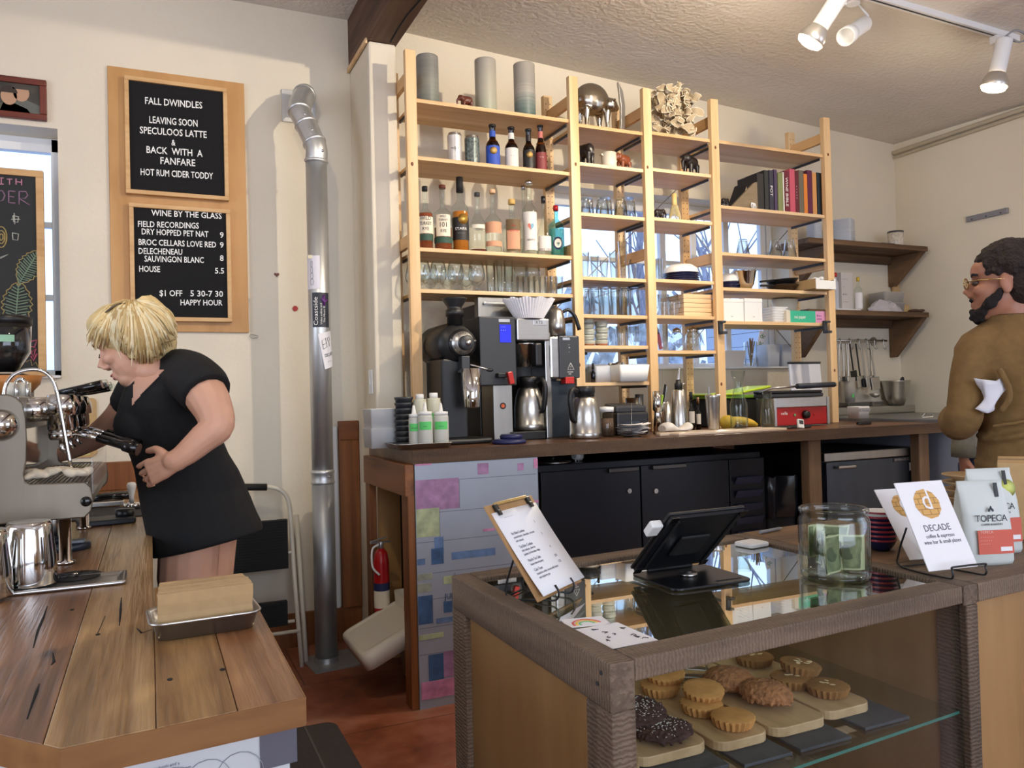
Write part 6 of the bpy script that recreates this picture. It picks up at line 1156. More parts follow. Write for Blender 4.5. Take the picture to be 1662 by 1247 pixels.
b = MB(); b.x = X_m
for s in (1, -1): b.tube([(.104+.004*math.cos(t), s*(.031+.021*math.cos(t)), .004+.018*math.sin(t)) for t in [2*PI*k/16 for k in range(17)]], .0022, 6); b.tube([(.10, s*.053, .006), (.06, s*.074, .008), (-.01, s*.082, .004)], .0018, 6)
b.tube([(.107, -.01, .006), (.107, .01, .006)], .002, 6); rel(b).build('eyeglasses', P('gold_wire', (196, 170, 110), .25, .9), man)
b = MB(); b.x = X_m
for s in (1, -1): b.add([(.105, s*(.031+.019*math.cos(t)), .004+.016*math.sin(t)) for t in [2*PI*k/14 for k in range(14)]], [tuple(range(14))])
rel(b).build('lenses', M_glass, man)
for s in (1, -1):
    b = MB(); b.x = X_m; b.ell((.076, .031*s, .004), (.012, .012, .010)); rel(b).build('eye', P('eye_dark', (70, 54, 46), .3) if 'eye_dark' not in MATS else MATS['eye_dark'], man); b = MB(); b.x = X_m; b.tube([(.087, .014*s, .029), (.083, .04*s, .033), (.07, .054*s, .027)], .0045, 6); rel(b).build('eyebrow', M_blackm, man)
# towel under his arm
tp = mp(1577, 640, -.11); t = T('hand_towel', 'crumpled white towel tucked under the arm of the man in brown', 'towel', tp); b = MB(); rs = []
for k in range(11):
    u = k/10; w_ = .034+.014*math.sin(u*5+1); rs.append([U*(w_*math.cos(a)*(1+.22*math.sin(3*a+u*5))+.012*math.sin(u*4)-.008*u)+V*(.022*math.sin(a)*(1+.25*math.sin(2*a+u*7)))+W*(.048-.105*u+.008*math.sin(a*2+2)) for a in [2*PI*j/20 for j in range(20)]])
b.loft(rs); b.build('towel_cloth', P('towel_bluewhite', (226, 226, 234), .95, bump=.3, bs=160), t)
# second person behind him
D2 = 3.5
def m2(px, py, v=0): return CAM+ray(px, py)*D2+V*v
c2 = m2(1637, 640, .06); P2 = Vector((c2.x, c2.y, 0)); per2 = T('person', 'person mostly hidden behind the bearded man, grey flannel sleeve and hand showing', 'person', P2)
def rel2(b):
    for i, v in enumerate(b.v): b.v[i] = v-P2
    return b
b = MB(); head_shape(b, m2(1650, 478, .08), V, W, 1.0); b.tube([m2(1650, 500, .06), m2(1648, 545, .06)], [.055, .06], 12); torso_loft(b, P2, [(0, 0, .9, .13, .09), (0, 0, 1.3, .13, .08), (0, 0, 1.42, .08, .06)])
b.tube([m2(1574, 580), m2(1567, 670), m2(1564, 738)], [.05, .042, .03], 12); hand(b, m2(1564, 740), -W+U*.05, -U*.2-V, U, .175, .45)
b.tube([m2(1700, 580), m2(1706, 680), m2(1704, 740)], [.05, .042, .03], 12); hand(b, m2(1704, 742), -W, -V, -U, .175, .45)
for x in (-.09, .09): b.tube([P2+U*x+W*.9, P2+U*x+W*.5, P2+U*x+W*.06], [.085, .06, .045], 12)
rel2(b).build('body', SKIN2, per2, remesh=.008, smooth_it=2)
FL = P('grey_flannel', (132, 128, 112), .95, var=.25, vs=24)
b = MB(); torso_loft(b, P2, [(0, 0, .98, .17, .12), (0, 0, 1.2, .165, .12), (0, 0, 1.36, .18, .12), (0, 0, 1.42, .15, .1), (0, 0, 1.46, .08, .07)])
b.tube([m2(1582, 566), m2(1574, 590), m2(1567, 670), m2(1564, 735)], [.06, .064, .058, .048], 16); b.tube([m2(1692, 566), m2(1702, 590), m2(1706, 670), m2(1704, 735)], [.06, .064, .058, .048], 16); rel2(b).build('shirt', FL, per2, remesh=.009, smooth_it=3)
b = MB(); b.tube([m2(1564, 722), m2(1564, 742)], [.05, .05], 16); rel2(b).build('cuff', P('flannel_cuff', (104, 100, 84), .95), per2)
b = MB(); torso_loft(b, P2, [(0, 0, .82, .15, .11), (0, 0, .98, .16, .115)])
for x in (-.09, .09): b.tube([P2+U*x+W*.9, P2+U*x+W*.5, P2+U*x+W*.08], [.1, .078, .065], 14)
rel2(b).build('jeans', P('jeans_blue', (58, 72, 100), .9), per2, remesh=.01, smooth_it=2)
b = MB(); b.ell(m2(1650, 470, .09), (.09, .095, .085)); rel2(b).build('hair', HM, per2)
b = MB()
for x in (-.09, .09): b.ell(P2+U*x+V*.05+W*.045, (.055, .13, .045))
rel2(b).build('shoes', M_blackm, per2)

# ------------------------------------------------------------------ the left wall
def wq(px, py, Y=4.17): return atY(px, py, Y)
def fit_text(items, Y, m, parent, cap=None, ext=.0006, name='lettering'):
    """items: (text, left x, baseline y, right x, baseline y at right, cap height) in photo pixels, laid on the plane Y"""
    mb = MB(); org = parent.location
    for s, xl, yl, xr, yr, ch in items:
        cu = bpy.data.curves.new('t', 'FONT'); cu.body = s; cu.size = 1; cu.extrude = .008; cu.resolution_u = 2; cu.offset = .012
        ob = bpy.data.objects.new('t', cu); col.objects.link(ob); dg = bpy.context.evaluated_depsgraph_get(); me = bpy.data.meshes.new_from_object(ob.evaluated_get(dg), depsgraph=dg)
        xs = [v.co.x for v in me.vertices]; a, b = min(xs), max(xs); p, q = atY(xl, yl, Y), atY(xr, yr, Y); top = atY(xl, yl-ch, Y); k = (top.z-p.z)/.73
        mb.x = Matrix.Identity(4); d = q-p
        mb.add([p+d*((v.co.x-a)/(b-a))+Vector((0, -.0008-(v.co.z+.008)*k*.6, v.co.y*k))-org for v in me.vertices], [tuple(f.vertices) for f in me.polygons])
        bpy.data.objects.remove(ob); bpy.data.curves.remove(cu); bpy.data.meshes.remove(me)
    return mb.build(name, m, parent)
def plane_thing(name, lab, cat, tl, br, Y, grp=None):
    a, b = atY(*tl, Y), atY(*br, Y); t = T(name, lab, cat, ((a.x+b.x)/2, Y, b.z), group=grp); return t, (b.x-a.x)/2, a.z-b.z
t, w2, h = plane_thing('plywood_board', 'tall plywood backing board hung on the plaster wall', 'board', (174, 106), (404, 540), 4.185); MB().box(-w2, 0, 0, w2, .0145, h).build('board', M_ply, t, .002)
FELT = P('black_felt', (12, 12, 13), .95)
m_, tt, b_ = base('felt_grooves'); b_.inputs['Base Color'].default_value = (.006, .006, .007, 1); b_.inputs['Roughness'].default_value = .95
FELT = m_; INKL = P('letter_white', (240, 240, 236), .5)
OAKF = wood('oak_frame', [(182, 138, 84), (206, 164, 110), (216, 178, 126)], 0, 8, .5, .2, .03, knots=False)
def letterboard(tl, br, lab, items):
    t, w2, h = plane_thing('letter_board', lab, 'letter board', tl, br, 4.16); f = .02
    for x0, z0, x1, z1 in ((-w2, 0, w2, f), (-w2, h-f, w2, h), (-w2, f, -w2+f, h-f), (w2-f, f, w2, h-f)): MB().box(x0, -.006, z0, x1, .024, z1).build('frame_side', OAKF, t, .002)
    b = MB().box(-w2+f, .006, f, w2-f, .023, h-f)
    z = f+.004
    while z < h-f-.004: b.box(-w2+f, .0052, z, w2-f, .0062, z+.0045); z += .009
    b.build('felt_panel', FELT, t); fit_text(items, 4.1645, INKL, t)
letterboard((201, 122), (372, 326), 'upper black letter board headed FALL DWINDLES', [('FALL DWINDLES', 235.5, 168.5, 328.4, 176.5, 11.5), ('LEAVING SOON', 242.4, 199.5, 320.7, 205.8, 11.5), ('SPECULOOS LATTE', 227, 216.3, 335.6, 224, 11.5), ('&', 278.4, 236, 284.8, 236.5, 10), ('BACK  WITH  A', 237.8, 248, 328.9, 254.8, 11.5), ('FANFARE', 260.4, 266, 317, 270, 11.5), ('HOT RUM CIDER TODDY', 228.3, 284, 345.8, 291, 11)])
letterboard((209, 329), (377, 523), 'lower black letter board listing wine by the glass', [('WINE BY THE GLASS', 245.6, 350, 359.9, 355.3, 10), ('FIELD RECORDINGS', 224, 368.2, 322.8, 371.2, 10), ('DRY HOPPED PET NAT', 230, 380.4, 338.4, 385, 10), ('9', 357, 386, 363, 386.2, 9.5), ('BROC CELLARS LOVE RED', 225, 397.4, 350.8, 402, 10), ('9', 357, 402.2, 363, 402.4, 9.5), ('DELECHENEAU', 225, 412, 296, 413.7, 10), ('SAUVINGON BLANC', 234.5, 424.7, 330.8, 427, 10), ('8', 357, 423.5, 363, 423.7, 9.5), ('HOUSE', 226, 441, 259.8, 441.8, 10), ('5.5', 349, 444, 363.7, 444.2, 9.5), ('$1 OFF', 259, 480.5, 296, 481, 10), ('5 30-7 30', 309, 481, 362, 482, 10), ('HAPPY HOUR', 293, 495.5, 361, 496, 9.5)])
# framed couple photograph
t, w2, h = plane_thing('photo_frame', 'dark red wooden frame with a photograph of a couple above the window', 'picture', (-70, 112), (76, 196), 4.175); f = .028
MAH = wood('mahogany', [(70, 28, 18), (104, 46, 32), (120, 58, 42)], 0, 8, .35, .1, .03, knots=False)
for x0, z0, x1, z1 in ((-w2, 0, w2, f), (-w2, h-f, w2, h), (-w2, f, -w2+f, h-f), (w2-f, f, w2, h-f)): MB().box(x0, 0, z0, x1, .0245, z1).build('frame_side', MAH, t, .004)
MB().box(-w2+f, .012, f, w2-f, .024, h-f).build('photo_print', P('photo_ground', (66, 62, 52), .4, var=.5, vs=9), t)
for px, py, dk, jk in ((14, 155, (52, 40, 32), (84, 84, 66)), (34, 150, (70, 62, 54), (96, 98, 90))):
    p = atY(px, py, 4.18)-t.location; b = MB(); b.add([(p.x+.032*math.cos(a), .0115, p.z+.04*math.sin(a)) for a in [2*PI*k/18 for k in range(18)]], [tuple(range(18))]); b.build('printed_face', P('photo_skin', (186, 146, 116), .4), t)
    b = MB(); b.add([(p.x+.034*math.cos(a), .0113, p.z+.016+.032*math.sin(a)) for a in [PI*k/12 for k in range(13)]], [tuple(range(13))]); b.build('printed_hair', P('photo_hair', dk, .4), t)
    MB().add([(p.x-.085, .0116, f), (p.x+.085, .0116, f), (p.x+.07, .0116, p.z-.05), (p.x+.02, .0116, p.z-.03), (p.x-.02, .0116, p.z-.03), (p.x-.07, .0116, p.z-.05)], [(0, 1, 2, 3, 4, 5)]).build('printed_jacket', P('photo_jacket', jk, .4), t)
# chalkboard
t, w2, h = plane_thing('chalkboard', 'framed chalkboard with pink lettering and green leaves before the left window', 'chalkboard', (-190, 256), (75, 611), 4.14); f = .03
for x0, z0, x1, z1 in ((-w2, 0, w2, f), (-w2, h-f, w2, h), (-w2, f, -w2+f, h-f), (w2-f, f, w2, h-f)): MB().box(x0, 0, z0, x1, .03, z1).build('frame_side', OAKF, t, .002)
MB().box(-w2+f, .01, f, w2-f, .026, h-f).build('slate_panel', P('slate_black', (40, 42, 42), .8, var=.12, vs=5), t); Yc = 4.1488
def ck(px, py): p = atY(px, py, Yc)-t.location; return Vector((p.x, Yc-4.14, p.z))
PK, CG, CT_, CWt = P('chalk_pink', (196, 140, 160), .9), P('chalk_green', (124, 146, 122), .9), P('chalk_tan', (168, 148, 96), .9), P('chalk_white', (196, 196, 184), .9)
def strokes(lst, m, nm_, r=.0028):
    b = MB()
    for l in lst: b.tube([ck(*p) for p in l], r, 4)
    b.build(nm_, m, t)
strokes([[(2, 289), (2, 299)], [(-1, 289), (6, 289)], [(-1, 299), (6, 299)], [(11, 291), (20, 291)], [(15.5, 291), (15.5, 300)], [(26, 290), (26, 300)], [(35, 291), (35, 301)], [(26, 295), (35, 296)]], PK, 'chalk_lettering')
strokes([[(-3, 309), (-3, 328), (5, 325), (8, 317), (4, 310), (-3, 309)], [(14, 310), (14, 329)], [(14, 310), (25, 311)], [(14, 319), (23, 320)], [(14, 329), (25, 330)], [(31, 311), (31, 332)], [(31, 311), (42, 311), (45, 317), (41, 322), (31, 322), (48, 333)]], P('chalk_mauve', (150, 116, 142), .9), 'chalk_lettering')
strokes([[(21, 350), (30, 352), (29, 361), (22, 360), (21, 350)], [(20, 378), (30, 380), (29, 390), (21, 389), (20, 378)], [(23, 346), (24, 364)], [(18, 356), (33, 356)], [(0, 418), (13, 413), (0, 420)]], CWt, 'chalk_stars', .002)
def leaf(p0, p1, W_, n=15):
    v, o = [], []
    ax = (p1[0]-p0[0], p1[1]-p0[1]); L_ = math.hypot(*ax); nx, ny = -ax[1]/L_, ax[0]/L_; v.append([p0, p1])
    for s in (1, -1):
        ol = [p0]
        for k in range(n):
            u = (k+.5)/n; ww = W_*math.sin(PI*min(1, u*.94+.06))**.7*(1 if k % 2 else .82); m_ = (p0[0]+ax[0]*u, p0[1]+ax[1]*u); e_ = (m_[0]+nx*s*ww+ax[0]*.10, m_[1]+ny*s*ww+ax[1]*.10); v.append([m_, (m_[0]+nx*s*ww*.85+ax[0]*.07, m_[1]+ny*s*ww*.85+ax[1]*.07)]); ol.append(e_)
        o.append(ol+[p1])
    return v, o
for p0, p1, W_ in (((30, 462), (60, 412), 20), ((24, 535), (30, 464), 26)):
    v, o = leaf(p0, p1, W_); strokes(v, CG, 'chalk_leaf', .0026); strokes(o, CT_, 'chalk_outline', .0024)
strokes([[(2+9*math.cos(a), 385+17*math.sin(a)) for a in [2*PI*k/16 for k in range(17)]]]+[[(2+q*math.cos(a), 385+1.8*q*math.sin(a)) for a in [2*PI*k/10 for k in range(11)]] for q in (3, 6)], CT_, 'chalk_pot', .003)
strokes([[(48, 566), (52, 572), (58, 566), (54, 580), (48, 566)], [(45, 556), (60, 552), (56, 564), (46, 562), (45, 556)], [(50, 578), (54, 586), (60, 574)]], P('chalk_rose', (170, 84, 104), .9), 'chalk_flower', .004); strokes([[(42, 588), (50, 584), (52, 594), (58, 588), (62, 596)]], CT_, 'chalk_scroll', .002)
# stickers on the wall
hp = [(.75*x*1.1, .75*y) for x, y in heart()]; p = atY(449, 446, 4.198); o = MB().at(p, (PI/2, 0, 0)).prism(hp, 0, .002).build('heart_sticker', P('heart_brown', (120, 72, 60), .6)); tag(o, 'small brown heart sticker on the wall left of the stovepipe', 'sticker')
p = atY(479, 501, 4.198); o = MB().at(p, (PI/2, 0, 0)).cyl(.014, 0, .003, 18).build('round_sticker', P('sticker_red', (160, 34, 34), .5)); tag(o, 'small round red sticker on the wall left of the stovepipe', 'sticker')
p = atY(406, 543, 4.19); o = MB(); o.tube(smooth_path([p, p+Vector((.03, -.01, -.006)), p+Vector((.035, -.01, -.014)), p+Vector((.01, -.005, -.018)), p+Vector((-.004, 0, -.006))], 4), .002, 5); tag(o.build('wire_hook', M_steel), 'tiny wire hook at the lower corner of the plywood board', 'hook')
p = atX(602, 620, .998); t = T('switch_plate', 'white switch plate on the side of the pillar above the timber', 'switch', p); MB().box(-.004, -.035, -.06, .0015, .035, .06).build('plate', M_whitem, t, .002); MB().box(-.008, -.008, -.015, -.0042, .008, .015).build('toggle', M_white, t, .001)
# stovepipe
pX, pY, pR = XX(516, 3.87, 2.0), 3.87, .051; t = T('stovepipe', 'galvanised stovepipe rising from the floor and bending into the wall', 'pipe', (pX, pY, 0)); zt_ = ZZ(262, pX, pY)
MB().cyl(pR*1.03, .012, .86, 32).build('lower_pipe', P('galvanised_dull', (170, 174, 176), .45, .8, var=.12, vs=5), t); MB().cyl(pR, .8605, zt_, 32).build('upper_pipe', M_galv, t)
b = MB(); b.lathe([(pR*1.03, .85), (pR*1.1, .855), (pR*1.1, .865), (pR*1.05, .87), (pR*1.05, .9), (pR*1.1, .905), (pR*1.1, .915), (pR*1.0, .92)], 32, caps=False); b.build('joint_collar', M_galv, t); MB().at((0, 0, .89), (PI/2, 0, .0)).ell((.02, 0, pR*1.02), .006, 8, 6).build('rivet', M_chrome, t)
wc = atY(489, 172, 4.15)-Vector((pX, pY, 0)); pa = [Vector((0, 0, zt_)), Vector((0, 0, zt_+.07)), Vector((-.035, .05, zt_+.19)), Vector((-.06, .09, zt_+.28)), Vector((wc.x, .17, wc.z+.02)), Vector((wc.x, .26, wc.z+.0)), Vector((wc.x, .31, wc.z-.005))]
pth = smooth_path(pa, 5); MB().tube(pth, pR*1.02, 32).build('elbow', M_galv, t)
for i in (0, 6, 10, 14, 19): d = (pth[i+1]-pth[i]).normalized(); q = d.to_track_quat('Z', 'Y').to_euler(); b = MB().at(pth[i], q); b.lathe([(pR*1.02, -.008), (pR*1.12, -.004), (pR*1.12, .004), (pR*1.02, .008)], 32, caps=False); b.build('elbow_band', M_galv, t)
for i, a in ((3, -1.2), (8, -1.6), (12, -1.5), (16, -1.7)): MB().ell(pth[i]+Vector((pR*1.04*math.cos(a), pR*1.04*math.sin(a), 0)), .007, 8, 6).build('rivet', M_chrome, t)
a, b_ = atY(457, 144, 4.19), atY(513, 203, 4.19); MB().box(a.x-pX, .318, b_.z, b_.x-pX, .3285, a.z).build('wall_plate', M_galv, t, .002)
MB().at((0, 0, 0), (0, 0, .1)).box(-.095, -.14, .0006, .16, .12, .006).build('floor_plate', MATS['galvanised_dull'], t); MB().lathe([(pR*1.12, .006), (pR*1.05, .03)], 32, caps=False).build('base_ring', MATS['galvanised_dull'], t)
def flyer(cx, cy, wpx, hpx, lab, m, rz=0, off=.0015, curve=True):
    z = ZZ(cy, pX, pY-pR); R = pR+off; wm, hm = wpx*3.83/FPX, hpx*3.83/FPX; A0 = -PI/2-.2+(cx-517)*3.83/FPX/R; o = T('flyer', lab, 'flyer', (pX, pY, z), group='flyers on the stovepipe')
    def pt_(u, v): u2, v2 = u*math.cos(rz)-v*math.sin(rz), u*math.sin(rz)+v*math.cos(rz); a = A0+u2/R*.8; return (R*math.cos(a), R*math.sin(a), v2)
    n = 8; vs = [pt_((i/n-.5)*wm, s*hm/2) for i in range(n+1) for s in (-1, 1)]; b = MB(); b.add(vs, [(2*i, 2*i+2, 2*i+3, 2*i+1) for i in range(n)], True); b.build('sheet', m, o)
    return o, (lambda u, v, e=.0012: Vector(pt_(u, v))*1+Vector((math.cos(A0), math.sin(A0), 0))*e), wm, hm
def flat_text(o, pf, s, u, v, size, m, ang=0, xs=1):
    mo = text([(s, 0, 0, size, 'LEFT', xs)], m, None, (0, 0, 0), (0, 0, 0), .0001)
    for vv in mo.data.vertices: x, y = vv.co.x, vv.co.y; vv.co = pf(u+x*math.cos(ang)-y*math.sin(ang), v+x*math.sin(ang)+y*math.cos(ang), .0006+.0003*(vv.co.z > 0))
    mo.parent = o
o, pf, wm, hm = flyer(506, 442, 34, 54, 'white flyer with a pencil drawing taped highest on the stovepipe', P('flyer_white', (226, 222, 228), .8)); b = MB()
for k in range(4): b.tube([pf(.012*math.cos(a)*(1-.15*k), -.045+.028*k+.016*math.sin(a)) for a in [2*PI*j/10 for j in range(11)]], .0007, 4)
b.build('pencil_drawing', M_dgrey, o); MB().at(pf(-.0, hm/2-.006, .002)).cb(0, 0, -.008, .03, .002, .016).build('tape', P('masking_tape', (206, 198, 170), .7), o)
o, pf, wm, hm = flyer(520, 503, 36, 56, 'black flyer lettered Coastside in the middle of the stovepipe', P('flyer_black', (40, 44, 52), .5, var=.4, vs=20)); flat_text(o, pf, 'Coastside', -.02, -.075, .038, INKW, PI/2, .9); flat_text(o, pf, 'Video online and', .005, -.07, .015, INKW, PI/2, 1.0); flat_text(o, pf, 'The Moon Blvd', .024, -.06, .015, INKW, PI/2, 1.0)
b = MB(); b.tube([pf(.005, .055), pf(.02, .035), pf(.035, .05)], .008, 5); b.tube([pf(.018, .07), pf(.02, .02)], .006, 5); b.build('purple_splash', P('purple_print', (92, 40, 110), .5), o)
o, pf, wm, hm = flyer(531, 568, 30, 58, 'tilted white card with DECADE and a little drawing lowest on the stovepipe', P('flyer_card', (232, 230, 234), .8), .22, .006); flat_text(o, pf, 'DECADE', -.03, -.03, .022, M_dgrey, .0, .8); flat_text(o, pf, '~ ~', -.015, -.06, .02, M_dgrey, 0, 1)
b = MB()
for q in ([(-.03, .01), (-.03, .05), (-.005, .06), (-.005, .015), (-.03, .01)], [(-.03, .03), (-.005, .035)], [(.005, .055), (.02, .06), (.022, .045), (.008, .04), (.005, .055)], [(.014, .04), (.012, .015)]): b.tube([pf(*p) for p in q], .001, 4)
b.build('ink_drawing', M_dgrey, o)
# step ladder
lf = atZ(490, 1083, 0); Yl = lf.y; dz = .55; t = T('step_ladder', 'white metal step ladder with black treads folded against the wall', 'ladder', (lf.x, Yl, 0)); Rl = .011
def lq(px, py, Y): return atY(px, py, Y)-t.location
yt = 4.06; b = MB(); r_path = [Vector((0, 0, 0)), lq(478, 940, Yl+.09), lq(471, 830, yt), lq(467, 810, yt), lq(457, 797, yt), lq(440, 791, yt), lq(400, 790, yt)]; xl_ = lq(300, 790, yt).x
lp = [(Vector((2*xl_*0+xl_*2-.0-p.x*1.0+0*0, p.y, p.z))) for p in reversed(r_path)]; wl = (lq(400, 790, yt).x)*1; lp = [Vector((-.46-p.x, p.y, p.z)) for p in reversed(r_path)]
b.tube(r_path[:2]+smooth_path(r_path[2:], 4)+smooth_path(lp[:5], 4)+lp[5:], Rl, 10); b.build('front_frame', M_cream, t)
for s in (0, 1):
    e_ = [lq(497, 1078, Yl+.06), lq(481, 836, yt+.04)]; e_ = [Vector((p.x if not s else -.46-p.x, p.y, max(.0, p.z))) for p in e_]; e_[0].z = .0; MB().tube(e_, .012, 8).build('rear_leg', M_cream, t)
gr = [lq(433, 791, yt), lq(370, 791, yt)]; MB().tube(gr, .017, 12).build('hand_grip', M_blackm, t)
for (tp, bt, nm_, yy) in ((843, 922, 'upper tread', 3.99), (975, 1014, 'lower tread', 3.9)):
    a, c_ = lq(466, tp, yy), lq(466, bt, yy); b = MB().box(-.46-a.x, -.015, c_.z, a.x, .02, a.z)
    k = c_.z+.008
    while k < a.z-.006: b.box(-.45-a.x, -.0185, k, a.x-.01, -.0151, k+.006); k += .013
    b.at((0, a.y, 0)); o = b.build('tread', P('tread_rubber', (22, 24, 24), .8) if 'tread_rubber' not in MATS else MATS['tread_rubber'], t, .0); o.location.y = a.y
    p = lq(474, (tp+bt)/2+14, yy); MB().tube([p+Vector((-.03, 0, 0)), p+Vector((.012, 0, 0))], .008, 8).build('hinge_bar', M_cream, t)
p0, p1 = lq(486, 1024, Yl+.03), lq(430, 1034, Yl+.03); MB().tube([p0, Vector((-.46-p0.x, p0.y, p0.z))], .009, 8).build('cross_bar', M_cream, t)

# ------------------------------------------------------------------ bar counter at the left
BZ = .86; BT = .037; bar = T('bar_counter', 'oak plank bar counter with a chamfered front corner at the left', 'counter', (-.1, 1.06, 0)); KB = lambda: MB().at((.1, -1.06, 0))
yfr = lambda x: 1.055+(x+.1)*.1 if x >= -.1 else 1.055+(-.1-x)*1.145
for k, (a, b_) in enumerate(((-1.1, -.29), (-.29, -.12), (-.12, 0.0), (0.0, .095), (.095, .18))):
    back = 4.17 if b_ <= 0 else 1.88; pl_ = [(a+.0004, yfr(a)), *([(-.1, yfr(-.1))] if a < -.1 < b_ else []), (b_-.0004, yfr(b_)), (b_-.0004, back), (a+.0004, back)]
    KB().prism(pl_, BZ-BT, BZ-.0005).build('plank', BAR[k % 4], bar, .0015)
b = KB(); ed = [(-1.1, yfr(-1.1)), (-.1, yfr(-.1)), (.18, yfr(.18))]; b.prism([(x, y+.001) for x, y in ed]+[(x, y-.0025) for x, y in reversed(ed)], BZ-BT-.001, BZ-.0012); b.build('front_edge', M_barx, bar)
KB().box(.1795, yfr(.18), BZ-BT, .1815, 1.88, BZ-.0012).build('end_edge', M_barx, bar)
KB().prism([(-1.0, 2.14), (-.09, 1.1), (.165, 1.125), (.165, 1.16), (-.08, 1.14), (-.98, 2.17)], 0, BZ-BT-.0005).build('front_panel', P('panel_metal_white', (206, 212, 216), .5, .2, var=.05, vs=8), bar)
KB().box(.145, 1.16, 0, .165, 1.86, BZ-BT-.0005).build('end_panel', MATS['panel_metal_white'], bar); KB().box(-.03, 1.88, 0, -.01, 4.1, BZ-BT-.0005).build('back_panel', M_blackm, bar); KB().box(-.0, 1.84, 0, .16, 1.86, BZ-BT-.0005).build('back_panel', M_blackm, bar)
def bf(px, py): p = atY(px, py, 1.12); return p
def by(x): return 1.1+(x+.09)*(.025/.255)
for l, t_, r, bt, c in ((421, 1170, 486, 1238, (92, 92, 104)),):
    a, c_ = bf(l, t_), bf(r, bt); o = KB(); z0_, z1_ = c_.z, min(a.z, BZ-BT-.002); o.add([(a.x, by(a.x)-.0015, z0_), (c_.x-.002, by(c_.x)-.0015, z0_), (c_.x-.002, by(c_.x)-.0015, z1_), (a.x, by(a.x)-.0015, z1_)], [(0, 1, 2, 3)]); o.build('grey_plate', P('plate_grey', c, .5), bar)
text([('to have a new book and a', .06, -.008, .0055, 'LEFT', 1), ('new reading room', .09, -.016, .0055, 'LEFT', 1)], P('print_blue', (150, 162, 174), .8), bar, (0.01, .0382, .80), (PI/2, 0, .098))
b = KB(); 
for q in (.02, .06, .10): b.tube([(q+.03*math.cos(a), by(q)-.003, .76+.03*math.sin(a)) for a in [PI*k/8 for k in range(9)]], .0005, 4)
b.build('printed_arcs', MATS['print_blue'], bar)
KB().box(-1.1, 4.135, BZ, -.0, 4.17, BZ+.13).build('backsplash', M_fir, bar, .003)
for pts in (((77, 984), (70, 1004), (62, 1023), (54, 1052)), ((197, 970), (196, 990), (194, 1016)), ((171, 1000), (157, 1032)), ((64, 1110), (60, 1122), (44, 1168)), ((222, 1020), (230, 1028), (246, 1022)), ((86, 1060), (88, 1075), (83, 1080))):
    b = KB(); b.tube([atZ(x, y, BZ-.0004) for x, y in pts], [.0008]+[.0026]*(len(pts)-2)+[.0008], 5, flat=.35); b.build('crack', M_dark, bar)
for x, y in ((159, 1030), (276, 1103), (361, 1087), (117, 990)): KB().ell(atZ(x, y, BZ-.0004), (.004, .007, .0008), 12, 6).build('knot', M_dark, bar)
o = KB().box(-.6, 3.1, BZ+.0003, .004, 3.42, BZ+.004).build('bar_runner', M_blackm, bar)
p = atZ(535, 1176, 0); t = T('floor_mat', 'dark grey-brown rubber mat on the floor beside the bar end', 'mat', (p.x-.2, p.y-.36, 0)); MB().prism(rrect(-.22, -.5, .22, .36, .05), .0006, .012).build('mat_sheet', P('mat_rubber', (54, 48, 46), .8, var=.15, vs=60), t, .003); MB().box(.1, -.49, .0121, .108, .35, .0135).build('mat_ridge', P('mat_edge', (84, 78, 74), .8), t)
# napkins
p = atZ(331, 1018, BZ); t = T('napkin_tray', 'small aluminium tray holding brown napkins at the bar end', 'tray', p+Vector((0, 0, .0005)), (0, 0, .05)); w2, d2 = .087, .062
MB().loft([[(x*s, y*s, z) for x, y in rrect(-w2, -d2, w2, d2, .022)] for s, z in ((.88, 0), (.97, .026), (1.03, .027), (1.04, .0295), (1.02, .031), (.97, .0285), (.96, .0265), (.86, .003))]).build('tray_body', M_alu, t)
random.seed(9); KN = P('napkin_kraft', (186, 154, 110), .9, var=.06, vs=50)
for k in range(22):
    y = -.046+k*.0042; hh = .073+.004*random.random()+.006*math.sin(k*.14); o = MB(); lean = .12-.01*k
    xs = .076-.0005*k; o.add([], []); rows = []
    for u in range(5): z = .004+(hh-.004)*u/4; rows.append([(s*(xs+random.uniform(-.0012, .0012)), y+dy*(.0016-.0006*u/4)+lean*z*.6+.003*math.sin(u*1.2), z) for s, dy in ((-1, -1), (1, -1), (1, 1), (-1, 1))])
    o.loft(rows, smooth=False); o = o.build('paper_napkin', KN); o.location = t.location; o.rotation_euler = (0, 0, .05+random.uniform(-.012, .012)); tag(o, 'brown paper napkin standing in the tray on the bar', 'napkin', 'napkins in the tray')

# ------------------------------------------------------------------ espresso machine
eY = 2.2; e0_ = atY(0, 850, eY); em = T('espresso_machine', 'steel espresso machine with lever groups on the bar', 'espresso machine', (-.3, eY, BZ)); EO = Vector((-.3, eY, BZ)); E = lambda: MB().at(-EO)
def ep(px, py, Y=eY): p = atY(px, py, Y); return (p.x, p.z)
prof = [ep(-120, 640), ep(12, 640), ep(26, 645), ep(36, 655), ep(41, 680), ep(43, 715), ep(42, 750), ep(38, 772), ep(40, 782), ep(48, 786), ep(138, 783), ep(147, 792), ep(151, 812), ep(148, 830), ep(137, 841), ep(120, 842), ep(-120, 862)]
STS = P('machine_side_steel', (126, 117, 104), .42, .95, var=.1, vs=14, stretch=(1, 1, .04), bump=.03, bs=30)
def side(Y, d=.012):
    b = MB(); b.x = Matrix(((1, 0, 0, 0), (0, 0, -1, 0), (0, 1, 0, 0), (0, 0, 0, 1))); 
    b.x = Matrix.Translation(-EO) @ Matrix.Translation((0, Y+d, 0)) @ b.x; b.prism(prof, 0, d); return b.build('side_panel', STS, em, .003)
sp = side(eY); side(2.98)
